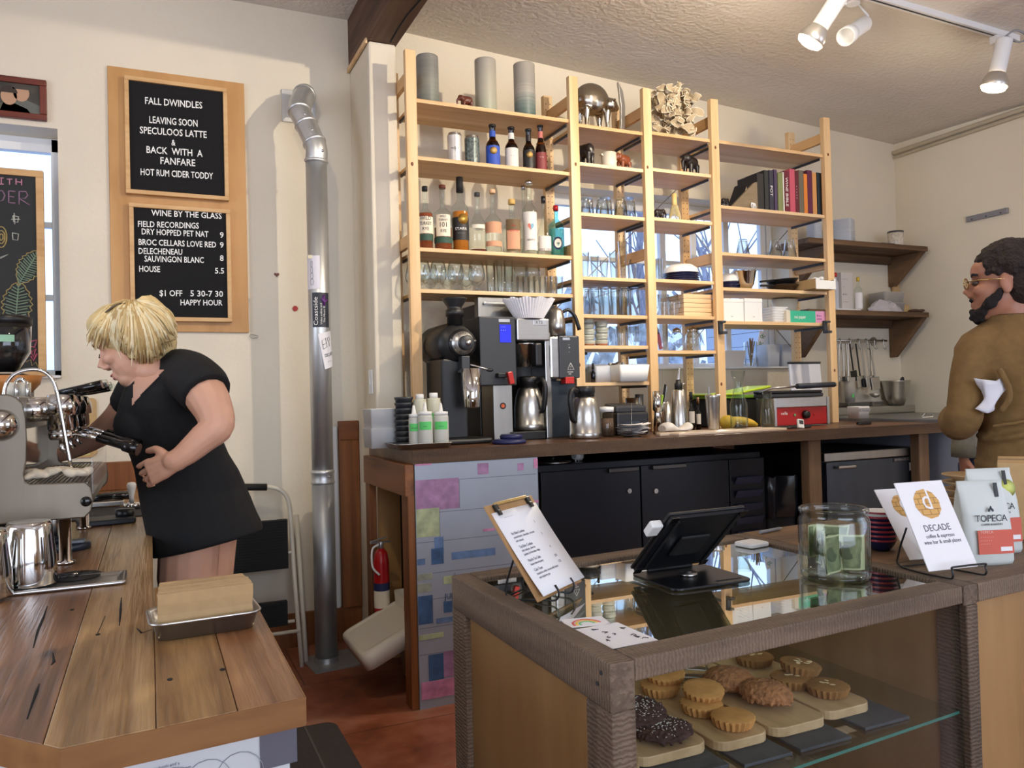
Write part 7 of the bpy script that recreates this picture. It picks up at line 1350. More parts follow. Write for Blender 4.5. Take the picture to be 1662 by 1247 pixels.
xk, zk = ep(140, 814); MB().at(Vector((xk, eY-.001, zk))-EO, (PI/2, 0, 0)).lathe([(.0125, 0), (.012, .006), (.008, .009), (.0001, .0095)], 20).build('side_knob', M_blackg, sp)
xd, zd = ep(2, 690); MB().at(Vector((xd, eY-.001, zd))-EO, (PI/2, 0, 0)).lathe([(.037, 0), (.037, .008), (.03, .03), (.012, .045), (.0001, .046)], 32).build('round_boss', M_chrome, sp)
xb_, zb_ = ep(30, 660); x_l = ep(-120, 640)[0]
E().box(x_l, eY+.0125, ep(0, 700)[1], ep(30, 650)[0], 2.98, ep(0, 643)[1]).build('upper_body', M_steelp, em, .004)
E().box(x_l, eY+.0125, ep(0, 780)[1], ep(15, 700)[0], 2.98, ep(0, 700)[1]-.0005).build('back_splash', M_chrome, em)
xt = ep(146, 800)[0]; E().box(ep(10, 800)[0], eY+.0125, ep(0, 835)[1], xt, 2.98, ep(0, 795)[1]).build('drip_tray_body', STS, em, .004)
b = E(); 
for k in range(16): x = ep(20, 790)[0]+k*(xt-ep(20, 790)[0])/16; b.box(x, eY+.02, ep(0, 795)[1], x+.004, 2.97, ep(0, 793)[1])
b.build('drip_grate', M_steel, em); E().box(xt+.001, eY+.05, ep(0, 815)[1], xt+.004, 2.95, ep(0, 752)[1]).build('splash_guard', P('clear_acrylic', (210, 214, 220), .1, alpha=.3), em)
for x, y in ((ep(100, 850)[0], eY+.08), (ep(100, 850)[0], 2.9), (ep(-60, 850)[0], 2.3)): E().at(Vector((x, y, 0))-EO).lathe([(.022, BZ+.001), (.022, BZ+.006), (.014, BZ+.01), (.014, ep(0, 842)[1])], 16).build('foot', M_chrome, em)
for k, gy in enumerate((2.36, 2.60, 2.84)):
    gx = ep(100, 680, 2.36)[0]; zt2 = ep(100, 640, 2.36)[1]; zb2 = ep(100, 700, 2.36)[1]; hh = zt2-zb2
    g = E().at(Vector((gx, gy, zb2))-EO); g.lathe([(.030, 0), (.034, .006), (.034, hh*.42), (.042, hh*.44), (.042, hh*.72), (.032, hh*.97), (.02, hh), (.0001, hh)], 28); gg = g.build('group_head', M_chrome, em)
    xb2 = ep(40, 680, 2.36)[0]; E().at(Vector((0, 0, 0))-EO).tube([(xb2-.02, gy, zb2+hh*.58), (gx-.02, gy, zb2+hh*.6)], .030, 20).build('group_neck', M_chrome, em)
    E().tube([(gx-.01, gy, zt2+.004), (gx+.04, gy-.01, zt2+.012), (gx+.095, gy-.02, zt2+.024)], [.008, .012, .0145], 10, flat=.8).build('lever_handle', M_blackg, em); E().tube([(gx+.0955, gy-.02, zt2+.024), (gx+.108, gy-.022, zt2+.027)], [.0145, .012], 10, flat=.8).build('lever_tip', M_glassj, em)
    pf_ = E().at(Vector((gx, gy, zb2-.022))-EO).lathe([(.026, 0), (.031, .006), (.031, .0215), (.0001, .0215)], 24).build('portafilter', M_chrome, em)
    q0 = Vector((gx+.03, gy-.005, zb2-.008)); q1 = q0+Vector((.055, -.03, -.012)); q2 = q0+Vector((.15, -.075, -.045))
    E().tube([q0, q1], .006, 8).build('handle_stem', M_chrome, pf_); E().tube([q1, q1+(q2-q1)*.6, q1+(q2-q1)*.66, q2], [.011, .0115, .0155, .0165], 12).build('handle_grip', M_blackg, pf_)
    E().tube([(gx, gy, zb2-.022), (gx, gy, zb2-.045), (gx+.01, gy, zb2-.055)], .007, 8).build('spout', M_chrome, pf_)
wp_ = lambda px, py, Y=2.28: atY(px, py, Y)-EO
MB().tube(smooth_path([wp_(5, 650), wp_(10, 625), wp_(25, 607), wp_(50, 600), (wp_(72, 604)), wp_(88, 622), wp_(97, 660), wp_(107, 715), wp_(115, 757)], 4), .0048, 10).build('steam_wand', M_chrome, em); MB().tube([wp_(115, 757), wp_(116.5, 768)], .007, 8).build('wand_tip', M_chrome, em)
MB().tube(smooth_path([wp_(20, 640, 2.5), wp_(28, 618, 2.5), wp_(38, 618, 2.5), wp_(46, 640, 2.5)], 4), .006, 8).build('inner_wand', M_chrome, em)
for k, px in enumerate((20, 38)): MB().at(wp_(px, 640, 2.42)).lathe([(.018, -.01), (.018, .03), (.0001, .031)], 18).build('steam_valve', M_cream, em); MB().at(wp_(px+7, 640, 2.4)).lathe([(.004, -.02), (.004, .034), (.0001, .034)], 10).build('valve_rod', M_chrome, em)
t = T('cleaning_cloth', 'crumpled beige cloth on the drip tray of the espresso machine', 'cloth', (ep(92, 786)[0], eY+.05, ep(0, 784)[1]+.001)); random.seed(12); b = MB()
for k in range(16): a = random.uniform(-.062, .062); b.ell((a, random.uniform(-.03, .035), .008+.016*random.random()*(1-abs(a)/.08)), (random.uniform(.016, .028), .014, random.uniform(.008, .013)), 12, 8, (random.uniform(-.5, .5), random.uniform(-.5, .5), random.uniform(0, 3)))
b.build('cloth_folds', P('cloth_beige', (214, 200, 176), .95, var=.12, vs=30, bump=.5, bs=120), t, remesh=.0035, smooth_it=3)
# grinder with clear hopper
t = T('espresso_grinder', 'bean grinder with a clear black-lidded hopper behind the espresso machine', 'grinder', (XX(10, 3.15, 1.5), 3.15, BZ+.001)); hz = ZZ(606, t.location.x, 3.15)-BZ; hz2 = ZZ(528, t.location.x, 3.15)-BZ; Rh = 36*dep(t.location.x, 3.15, 1.4)/FPX
MB().box(-.07, -.09, .001, .07, .09, hz-.005).build('grinder_body', M_black, t, .012); MB().lathe([(Rh*.4, hz), (Rh*.95, hz+(hz2-hz)*.42), (Rh, hz2), (Rh*.97, hz2), (Rh*.92, hz+(hz2-hz)*.43), (Rh*.37, hz+.002)], 32).build('hopper', glass('hopper_glass', (226, 228, 230), 1.45, .05, 1.4), t)
MB().lathe([(Rh*1.04, hz2), (Rh*1.04, hz2+.025), (Rh*.9, hz2+.03), (.0001, hz2+.03)], 32).build('hopper_lid', M_black, t); MB().lathe([(.0001, hz+.003), (Rh*.36, hz+.003), (Rh*.88, hz+(hz2-hz)*.4), (.0001, hz+(hz2-hz)*.46)], 24).build('coffee_beans', P('beans', (34, 24, 20), .6, var=.5, vs=220), t); arc(MB(), Rh*1.003, hz+(hz2-hz)*.62, hz+(hz2-hz)*.76, -PI/2-.5, -PI/2+.45).build('tape_label', P('tape_green', (150, 196, 164), .7), t)
t = T('wooden_bowl', 'orange wooden bowl on top of the espresso machine', 'bowl', Vector((ep(12, 636, 2.75)[0], 2.75, ep(0, 643)[1]+.001))); MB().lathe([(.05, 0), (.085, .04), (.09, .065), (.085, .065), (.05, .006), (.0001, .006)], 28).build('bowl_body', P('orange_wood', (196, 128, 66), .5, var=.15, vs=8), t)
t, w2, h = plane_thing('recipe_clipboard', 'brown clipboard with a yellow handwritten sheet on the wall behind the espresso machine', 'clipboard', (58, 648), (158, 742), 4.19); MB().prism(rrect(-w2, 0, w2, h, .02), -.008, -.002).build('board', M_kraft, t); t.children[0].data.transform(Matrix.Rotation(PI/2, 4, 'X')); 
MB().box(-w2+.01, -.0005, .01, w2-.03, .0012, h-.012).build('yellow_sheet', P('yellow_sheet', (206, 200, 130), .8), t); b = MB(); random.seed(2)
for k in range(12): z = .03+k*(h-.06)/12; x = -w2+.03; b.tube([(x+j*.014+random.uniform(0, .006), -.0015, z+random.uniform(-.006, .006)) for j in range(int(random.uniform(8, 15)))], .0012, 4)
b.build('handwriting', M_black, t)
# bar top tools
p = atZ(172, 850, BZ); t = T('tamping_mat', 'black rubber tamping mat on the bar beside the barista', 'mat', p+Vector((0, 0, .0008)), (0, 0, .15)); MB().prism(rrect(-.085, -.06, .085, .06, .01), 0, .018).build('mat_body', P('mat_blue_black', (24, 28, 36), .5), t, .004)
p = atZ(214, 826, BZ+.004); t = T('tamper', 'coffee tamper with a white handle standing near the barista', 'tamper', p+Vector((0, 0, .001))); MB().lathe([(.029, 0), (.029, .02), (.012, .024), (.0001, .024)], 24).build('steel_base', M_chrome, t); MB().lathe([(.009, .0245), (.008, .045), (.015, .075), (.0165, .088), (.012, .097), (.0001, .099)], 22).build('handle', M_white, t)
p = atZ(203, 846, BZ); t = T('tamper_holder', 'round black levelling tool beside the white-handled tamper', 'tool', p+Vector((0, 0, .001))); MB().lathe([(.008, 0), (.008, .016), (.028, .017), (.03, .022), (.03, .04), (.0001, .042)], 24).build('tool_body', M_black, t)
p = atZ(172, 822, BZ+.004); t = T('tool_tray', 'steel tray with black portafilter handles at the back of the bar', 'tray', p+Vector((0, .02, .001)), (0, 0, .1)); MB().box(-.09, -.05, 0, .06, .06, .02).build('tray_body', M_steel, t, .004)
for k in range(2): MB().tube([(-.06, -.02+.04*k, .032), (.02, -.02+.04*k, .036), (.085, -.03+.04*k, .034)], [.011, .012, .015], 12).build('handle', M_blackg, t)
p = atZ(115, 893, BZ); t = T('knock_stand', 'dark round-based stand with a steel column under the espresso machine', 'stand', p+Vector((-.01, .02, .0005))); MB().lathe([(.058, 0), (.058, .014), (.054, .018), (.0001, .018)], 32).build('round_base', P('base_navy', (36, 42, 54), .35), t); MB().at((-.022, .015, .018)).lathe([(.03, 0), (.03, .016), (.0001, .018)], 24).build('raised_disc', P('disc_navy', (28, 32, 42), .3), t); MB().at((-.035, .02, .034)).cyl(.011, 0, .085, 16).build('steel_column', M_alu, t); MB().at((.022, -.008, .0182)).prism(rrect(-.022, -.018, .022, .018, .006), 0, .006).build('pad', P('pad_grey', (126, 128, 132), .6), t)
p = atZ(20, 880, BZ); t = T('digital_scale', 'black digital scale with a blue display under the espresso machine', 'scale', p+Vector((-.02, .07, .0005))); MB().box(-.09, -.06, 0, .075, .06, .022).build('scale_body', M_black, t, .004); MB().at((.045, -.0605, .012)).box(-.018, -.002, -.006, .018, 0, .006).build('display', P('display_blue', (40, 70, 190), .3, emit=(50, 90, 230), es=.6), t)
pa_, pb_ = atZ(206, 935, BZ), atZ(80, 962, BZ); t = T('pitcher_rinser', 'steel drip tray with a black star rinser set on the bar', 'rinser', (pa_.x, pb_.y, BZ)); w_ = .42; MB().loft([[(x, y, z) for x, y in rrect(-w_+i, 0+i, -i, .125-i, .008)] for i, z in ((0, .0006), (0, .008), (.006, .009), (.012, .004), (.02, .003))]).build('tray_pan', M_alu, t)
pc = atZ(122, 939, BZ)-t.location; MB().at((pc.x, pc.y, .0035)).lathe([(.054, 0), (.054, .0035), (.0001, .004)], 36).build('black_disc', M_blackm, t); b = MB().at((pc.x, pc.y, .0075))
for k in range(5): a = 2*PI*k/5; b.tube([(0, 0, .0015), (.035*math.cos(a), .035*math.sin(a), .001)], .003, 6)
b.build('rinser_arms', M_black, t); MB().ell((pc.x, pc.y, .0095), (.007, .007, .004), 12, 8).build('rinser_nozzle', M_chrome, t)
def pitcher(px, py, lab):
    p = atZ(px, py, BZ); t = T('milk_pitcher', lab, 'pitcher', p+Vector((0, .045, .0095)), (0, 0, 2.5), group='upturned milk pitchers'); R, h = .052, .135
    MB().lathe([(R*1.0, 0), (R*1.02, .003), (R*.99, h*.4), (R*.9, h*.75), (R*.86, h*.93), (R*.78, h), (R*.6, h*.985), (.0001, h*.98)], 36, caps=False).build('pitcher_body', M_chrome, t); MB().tube(smooth_path([(R*.95, 0, .02), (R*1.5, 0, .03), (R*1.5, 0, .085), (R*.92, 0, .1)], 4), .005, 8).build('handle', M_chrome, t)
pitcher(44, 962, 'upturned steel milk pitcher on the rinser tray'); pitcher(-34, 985, 'upturned steel milk pitcher cut by the left picture edge')

# ------------------------------------------------------------------ barista
def q_(px, py, D): return CAM+ray(px, py)*D
hipc = q_(325, 800, 2.5); B1 = Vector((hipc.x, hipc.y, 0)); wo_ = T('person', 'blonde woman in a black dress bending over the espresso machine', 'person', B1)
def rw(b):
    for i, v in enumerate(b.v): b.v[i] = v-B1
    return b
b = MB(); hcw = q_(214, 556, 2.36); ff = (-U*.86-V*.12-W*.46); X_w = head_shape(b, hcw, ff, W*.9-U*.5, 1.0)
b.tube([q_(232, 560, 2.38), q_(248, 590, 2.39), q_(262, 622, 2.4)], [.05, .05, .062], 14)
b.tube([q_(262, 622, 2.4), q_(275, 680, 2.44), q_(300, 760, 2.48), q_(325, 820, 2.5)], [.09, .1, .1, .12], 14)
b.ell(q_(238, 640, 2.36), (.05, .05, .07)); b.ell(q_(250, 602, 2.35), (.05, .045, .04))
# near arm, far arm
b.tube(smooth_path([q_(318, 622, 2.3), q_(340, 652, 2.25), q_(352, 690, 2.22), q_(330, 712, 2.2), q_(300, 738, 2.18), q_(280, 750, 2.17)], 4), [.062, .062, .061, .06, .058, .055, .052, .050, .048, .046, .044, .042, .041, .039, .037, .035, .033, .031, .03, .029, .028], 14)
b.ell(q_(285, 748, 2.172), (.034, .026, .03)); hand(b, q_(284, 749, 2.17), -U*.86-W*.34+V*.16, W, V, .172, .62, thumb=.4, curls=(.5, .6, .7, .8))
b.tube(smooth_path([q_(218, 640, 2.52), q_(196, 676, 2.56), q_(160, 706, 2.6), q_(118, 728, 2.62), q_(78, 742, 2.63)], 4), [.055, .054, .053, .052, .05, .048, .046, .044, .042, .04, .038, .036, .034, .032, .030, .028, .027], 14)
hand(b, q_(80, 742, 2.63), q_(40, 752, 2.63)-q_(80, 742, 2.63), W, V*.2-W, .165, .6)
for px, D_ in ((304, 2.46), (334, 2.6)):
    k1 = q_(px, 900, D_); b.tube([q_(px+6, 850, D_), Vector((k1.x, k1.y, .72)), Vector((k1.x+.0, k1.y, .46)), Vector((k1.x+.02, k1.y+.01, .3)), Vector((k1.x+.02, k1.y+.01, .08))], [.09, .088, .06, .056, .036], 16); b.ell((k1.x-.04, k1.y, .035), (.1, .04, .032))
rw(b).build('body', SKIN, wo_, remesh=.0042, smooth_it=3)
DR = P('black_dress', (12, 12, 14), .85, bump=.3, bs=200, bd=.002)
b = MB()
def dl(rows, n=26):
    """rows: left px, right px, y, depth D, half thickness"""
    rs = []
    for l, r, y, D_, th, sl in rows:
        a, c_ = q_(l, y-sl, D_), q_(r, y+sl, D_); m_ = (a+c_)/2; h_ = (c_-a)/2; rs.append([m_+h_*math.cos(t)+V*th*math.sin(t) for t in [2*PI*k/n for k in range(n)]])
    b.loft(rs)
dl([(222, 322, 604, 2.42, .10, 0), (208, 338, 632, 2.42, .125, 0), (198, 345, 662, 2.43, .135, 0), (196, 350, 690, 2.44, .135, 0), (206, 358, 715, 2.45, .13, 0), (216, 368, 738, 2.46, .125, 0), (224, 384, 762, 2.48, .135, 2), (230, 396, 790, 2.5, .15, 2), (236, 404, 815, 2.5, .16, -4), (242, 412, 840, 2.5, .165, -8), (248, 420, 862, 2.5, .168, -14), (252, 424, 880, 2.5, .168, -20), (254, 424, 882, 2.5, .15, -20)])
b.tube(smooth_path([q_(272, 600, 2.42), q_(300, 606, 2.36), q_(322, 622, 2.29), q_(336, 640, 2.26)], 4), [.06, .064, .067, .07, .072, .074, .075, .076, .076, .076, .076, .074, .072], 16)
b.tube([q_(240, 618, 2.47), q_(222, 636, 2.52), q_(208, 660, 2.545)], [.06, .064, .06], 14)
b.ell(q_(228, 690, 2.37), (.075, .07, .075)); b.ell(q_(236, 690, 2.5), (.07, .065, .07))
o = rw(b).build('dress', DR, wo_, remesh=.006, smooth_it=4)
# neckline: a V of skin over the chest
b = MB(); nv = [(268, 600), (222, 600), (215, 628), (213, 662), (230, 642), (252, 620)]; 
from mathutils.bvhtree import BVHTree
me = o.data; bv = BVHTree.FromPolygons([v.co+B1 for v in me.vertices], [tuple(p.vertices) for p in me.polygons])
vs, fs, idx = [], [], {}
def inside(x, y, poly):
    c = False; n = len(poly)
    for i in range(n):
        (x1, y1), (x2, y2) = poly[i], poly[i-1]
        if (y1 > y) != (y2 > y) and x < (x2-x1)*(y-y1)/(y2-y1)+x1: c = not c
    return c
gxs = range(204, 270, 2); gys = range(598, 662, 2); hit = {}
for x in gxs:
    for y in gys:
        d = ray(x, y).normalized(); loc, nr, i_, ds = bv.ray_cast(CAM, d)
        if loc is not None and inside(x, y, nv): hit[(x, y)] = len(vs); vs.append(loc-d*.003-B1)
for (x, y) in list(hit):
    q = [(x, y), (x+2, y), (x+2, y+2), (x, y+2)]
    if all(p in hit for p in q): fs.append(tuple(hit[p] for p in q))
if fs: b.add(vs, fs, True); b.build('neckline_skin', SKIN, wo_)
# hair
BL = P('blonde_hair', (222, 196, 140), .55, var=.22, vs=34, bump=.4, bs=90, stretch=(1, 1, .25)); BL2 = P('pale_blonde_hair', (236, 220, 178), .5, var=.15, vs=30); ROOT = P('dark_roots', (96, 84, 66), .6)
b = MB(); b.ell(q_(216, 538, 2.37), (.108, .10, .088), rot=(0, .12, -.42)); b.ell(q_(240, 556, 2.38), (.082, .092, .088)); b.ell(q_(192, 525, 2.365), (.075, .085, .06)); b.ell(q_(180, 533, 2.35), (.062, .085, .05), rot=(0, .5, -.42)); b.tube(smooth_path([q_(206, 505, 2.31), q_(213, 545, 2.285), q_(221, 582, 2.29)], 4), [.04, .04, .039, .037, .034, .03, .026, .022, .018], 12)
b.tube(smooth_path([q_(230, 500, 2.33), q_(258, 528, 2.31), q_(268, 556, 2.315)], 4), [.05, .05, .05, .05, .048, .045, .042, .038, .032], 12); b.tube(smooth_path([q_(226, 508, 2.31), q_(240, 548, 2.29), q_(246, 580, 2.30)], 4), [.045, .045, .045, .044, .04, .036, .03, .026, .02], 12)
ho = rw(b).build('hair', BL, wo_, remesh=.006, smooth_it=2)
random.seed(21)
hv = BVHTree.FromPolygons([v.co+B1 for v in ho.data.vertices], [tuple(p.vertices) for p in ho.data.polygons])
L1, L2, L3 = MB(), MB(), MB()
def strand(px, r, L):
    """a strand lying on the near surface of the hair along a path given in picture columns and rows"""
    out = []; Dl = 2.29
    for x, y in px:
        d = ray(x, y); loc = hv.ray_cast(CAM, d.normalized())[0]
        if loc is not None and (loc-CAM).dot(fw) < 2.42: Dl = (loc-CAM).dot(fw)
        out.append(CAM+d*(Dl-.006))
    p = smooth_path(out, 3); n = len(p); L.tube(p, [r*(.45+.55*min(1, 3*i/n))*(1-.85*(i/(n-1))**2.2) for i in range(n)], 6)
ends = [(138, 548), (146, 560), (156, 568), (168, 566), (180, 562), (192, 566), (203, 578), (212, 590), (228, 597), (246, 596), (260, 584), (272, 566), (285, 548), (282, 530)]
for k in range(260):
    u = random.random(); q = u*(len(ends)-1); i = min(int(q), len(ends)-2); f = q-i; ex, ey = ends[i][0]*(1-f)+ends[i+1][0]*f+random.uniform(-5, 5), ends[i][1]*(1-f)+ends[i+1][1]*f+random.uniform(-16, 4)
    sx_, sy_ = 198+26*u+random.uniform(-4, 4), 489+random.uniform(-2, 5); cx, cy = (sx_+ex)/2+(-16 if u < .4 else 14*(u-.4)*2.2)+random.uniform(-4, 4), (sy_+ey)/2-14
    strand([((1-t)**2*sx_+2*t*(1-t)*cx+t*t*ex, (1-t)**2*sy_+2*t*(1-t)*cy+t*t*ey) for t in [m/7 for m in range(8)]], random.uniform(.003, .0062), (L1, L2, L3)[k % 3])
for k in range(14):      # loose strand over the cheek
    j = random.uniform(-4, 4); strand([(200+j, 492), (188+j, 515), (184+j, 540), (189+j, 562), (197+j*.6, 578+random.uniform(-4, 6))], .0034, L2)
rw(L1).build('hair_locks', BL, wo_); rw(L3).build('dark_locks', P('honey_hair', (188, 154, 96), .55), wo_); rw(L2).build('pale_locks', BL2, wo_)
b = MB()
for k in range(9): u = k/8; b.tube(smooth_path([q_(205-4*u, 489+2*u, 2.325-.004*k), q_(186-7*u, 496+5*u, 2.305-.004*k), q_(168-8*u, 512+6*u, 2.30)], 3), [.0012, .0028, .0028, .0026, .0022, .0016, .001], 5)
rw(b).build('dark_roots', ROOT, wo_)
b = MB(); b.x = X_w; b.tube([(.092, .018, .03), (.088, .04, .034), (.075, .056, .028)], .004, 6); rw(b).build('eyebrow', P('brow_brown', (170, 136, 100), .8), wo_)
b = MB(); b.x = X_w; b.tube([(.093, .022, -.002), (.092, .036, -.006), (.082, .05, -.002)], .0013, 6); rw(b).build('eyelashes', M_dark, wo_)
b = MB(); b.x = X_w; b.ell((.0855, 0, -.0625), (.0135, .0215, .005)); b.ell((.0835, 0, -.073), (.013, .018, .006)); rw(b).build('lips', P('lips_pink', (184, 104, 96), .45), wo_)
b = MB()
for px, D_ in ((296, 2.46), (332, 2.6)): k1 = q_(px, 900, D_); b.ell((k1.x-.04, k1.y, .03), (.118, .05, .034)); 
rw(b).build('shoes', M_blackm, wo_)

# ------------------------------------------------------------------ pastry case in front
CZ = .84; FX0, FX1 = .627, 1.5
def fy(x, v=0): dx = x-FX0; return 1.045+.0685*dx+v*(.70+.023*dx)
case = T('pastry_case', 'rough-sawn timber pastry display case with a glass top in front', 'display case', (FX0, 1.045, 0)); CO = Vector((FX0, 1.045, 0))
def KC(): return MB().at(-CO)
def slab(b, x0, x1, v0, v1, z0, z1):
    p = [(x0, fy(x0, v0)), (x1, fy(x1, v0)), (x1, fy(x1, v1)), (x0, fy(x0, v1))]; return b.prism(p, z0, z1)
RW = .045; vR = .085
slab(KC(), FX0, FX0+RW, 0, 1, CZ-.075, CZ).build('side_rail', M_sawy, case, .003)
slab(KC(), FX0+RW+.0006, FX1-.0006, 0.004, vR, CZ-.035, CZ).build('front_rail', M_saw, case, .003)
slab(KC(), FX0+RW+.0006, FX1-.0006, 1-vR*1.1, 1, CZ-.04, CZ+.0).build('back_rail', M_saw, case, .003)
slab(KC(), FX1, FX1+.045, 0, 1, CZ-.04, CZ).build('side_rail', M_sawy, case, .003)
slab(KC(), FX0, FX0+RW, 0, .115, 0, CZ-.0755).build('corner_post', M_sawz, case, .003); slab(KC(), FX0, FX0+RW, .885, 1, 0, CZ-.0755).build('corner_post', M_sawz, case, .003)
slab(KC(), FX1+.006, FX1+.044, 0, .1, 0, CZ-.0405).build('corner_post', M_sawz, case, .003); slab(KC(), FX1, FX1+.044, .9, 1, 0, CZ-.0405).build('corner_post', M_sawz, case, .003)
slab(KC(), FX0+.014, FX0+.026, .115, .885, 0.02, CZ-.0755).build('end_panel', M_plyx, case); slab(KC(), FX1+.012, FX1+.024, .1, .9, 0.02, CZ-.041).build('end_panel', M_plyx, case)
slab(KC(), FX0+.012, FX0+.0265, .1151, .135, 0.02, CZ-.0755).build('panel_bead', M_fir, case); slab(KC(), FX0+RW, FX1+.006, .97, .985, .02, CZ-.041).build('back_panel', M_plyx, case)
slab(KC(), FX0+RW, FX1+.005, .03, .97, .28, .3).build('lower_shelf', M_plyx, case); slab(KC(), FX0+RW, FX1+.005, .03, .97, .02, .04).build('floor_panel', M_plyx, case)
g = slab(KC(), FX0+RW+.001, FX1-.001, vR+.002, 1-vR*1.1-.002, CZ-.014, CZ-.006).build('glass_top', M_glassc, case)
slab(KC(), FX0+RW+.0006, FX1+.006, .022, .028, .05, CZ-.036).build('front_pane', M_glassw, case)
SHZ = .58; slab(KC(), FX0+RW, FX1+.005, .034, .96, SHZ-.006, SHZ).build('glass_shelf', M_glassc, case); slab(KC(), FX0+RW, FX1+.005, .0325, .0338, SHZ-.006, SHZ).build('shelf_edge', M_glasse, case)
for yy, zz in ((.028, CZ-.02), (.04, CZ-.04)): KC().at(Vector((FX0-.0006, fy(FX0)+yy, zz))-CO, (0, -PI/2, 0)).cyl(.0035, 0, .0015, 10).build('screw', M_dgrey, case)
# counter to the right of the case
rc = T('right_counter', 'rough plank counter with plywood front right of the pastry case', 'counter', (FX1+.047, fy(FX1), 0)); RO = Vector(rc.location); RX1 = 2.62
def KR(): return MB().at(-RO)
x0 = FX1+.0465
for v0, v1, q in ((0, .3, M_saw), (.302, .62, M_rustic)): slab(KR(), x0, RX1, v0, v1, CZ-.038, CZ).build('plank', q, rc, .003)
KR().prism([(x0, fy(x0, .622)), (1.95, fy(1.95, .622)), (1.95, fy(1.95, 1)), (x0, fy(x0, 1))], CZ-.038, CZ).build('plank', M_rustic, rc, .003)
slab(KR(), x0, RX1, .02, .04, 0, CZ-.0385).build('front_panel', M_plyx, rc); slab(KR(), x0, RX1-.02, .58, .6, 0, CZ-.0385).build('back_panel', M_plyx, rc)

# boards, tiles and pastries in the case
bc = [(.768, 1.168), (.931, 1.199), (1.062, 1.183), (1.209, 1.183), (1.344, 1.197)]; bx0 = [.676, .772, .935, 1.066, 1.213]
BL_ = ['partly hidden behind the corner post', 'under the chocolate cookies', 'under the golden tarts', 'under the oat clusters', 'under the almond cookies']
brd = []
for k, ((xr, yf_), xl) in enumerate(zip(bc, bx0)):
    xa, xb = (xl, xr-.003); y1 = yf_+.40; zt = SHZ+.0075
    if k > 0:
        tx0, tx1 = (xa-.012, xb+.02) if k < 4 else (xa+.02, xb+.06); o = MB().box(tx0+.025, yf_-.052, SHZ+.0005, tx1-.02, yf_+.10, SHZ+.0068).build('slate_tile', P('slate_tile', (62, 66, 66), .8, var=.2, vs=20, bump=.3, bs=60) if 'slate_tile' not in MATS else MATS['slate_tile'], None, .0015); tag(o, 'dark slate tile on the glass shelf, end showing from the board %s' % BL_[k], 'slate', 'slate tiles in the case')
    o = MB().prism(rrect(xa, yf_, xb, y1, .028), 0, .018, False).build('serving_board', M_maple, None, .002); o.location.z = zt; tag(o, 'pale wooden serving board '+BL_[k], 'board', 'serving boards in the case'); brd.append((xa, xb, yf_, zt+.0185))
TZ = SHZ+.0262
GOLD = P('shortcrust', (196, 140, 74), .8, var=.14, vs=40, bump=.25, bs=160); ALM = P('almond_cookie', (148, 104, 52), .85, var=.16, vs=40, bump=.3, bs=150); CHOC = P('chocolate_cookie', (62, 38, 28), .85, var=.4, vs=60, bump=.8, bs=120); OAT = P('oat_cluster', (158, 106, 64), .9, var=.35, vs=90, bump=.8, bs=160)
def tart(x, y, z, m, lab, grp, tilt=(0, 0, 0), R=.041, h=.019, nuts=0, cat='cookie', name='tart'):
    t = T(name, lab, cat, (x, y, z), tilt, group=grp); n = 44; rs = []
    for u, s, f in ((0, .86, 1), (.1, .88, 1), (.8, 1, 1), (.95, 1.01, .6), (1.0, .96, .2), (1.12, .7, 0), (1.16, .2, 0)): rs.append([(R*s*(1+f*.045*math.cos(22*2*PI*i/n)) *math.cos(2*PI*i/n), R*s*(1+f*.045*math.cos(22*2*PI*i/n))*math.sin(2*PI*i/n), h*u) for i in range(n)])
    MB().loft(rs, smooth=False).build('crust', m, t)
    for k in range(nuts): a = k*2.4; r_ = .012*(k**.5)*.7; MB().at((r_*math.cos(a), r_*math.sin(a), h*1.15), (.25*math.sin(k*3), .25*math.cos(k*2), a)).ell((0, 0, 0), (.0085, .0048, .0012), 10, 6).build('almond_flake', P('almond_pale', (226, 200, 150), .7) if 'almond_pale' not in MATS else MATS['almond_pale'], t)
    return t
g3 = 'golden tarts on a board'
for x, y, z, tl, lab in ((1.012, 1.238, 0, (0, 0, 0), 'golden fluted tart lying alone nearest the front of its board'), (1.0, 1.318, 0, (0, 0, .2), 'lower golden tart of the middle pair'), (1.02, 1.338, .0195, (.12, -.1, .3), 'upper golden tart of the middle pair'), (.986, 1.44, 0, (0, 0, 0), 'lower golden tart of the rear pair'), (1.006, 1.45, .0195, (.1, -.08, 0), 'upper golden tart of the rear pair')): tart(x, y, TZ+z+.0005, GOLD, lab, g3, tl)
g5 = 'almond cookies on a board'
for x, y, z, tl, lab in ((1.292, 1.272, 0, (0, 0, 0), 'almond cookie nearest the front of its board'), (1.262, 1.345, 0, (0, 0, .4), 'lower almond cookie under the well-topped one'), (1.296, 1.355, .0205, (.1, .1, .3), 'upper almond cookie with many almond flakes'), (1.286, 1.49, 0, (0, 0, 1), 'almond cookie at the rear of its board')): tart(x, y, TZ+z+.0005, ALM, lab, g5, tl, .043, .019, 6 if z else 4, 'cookie', 'almond_cookie')
random.seed(31)
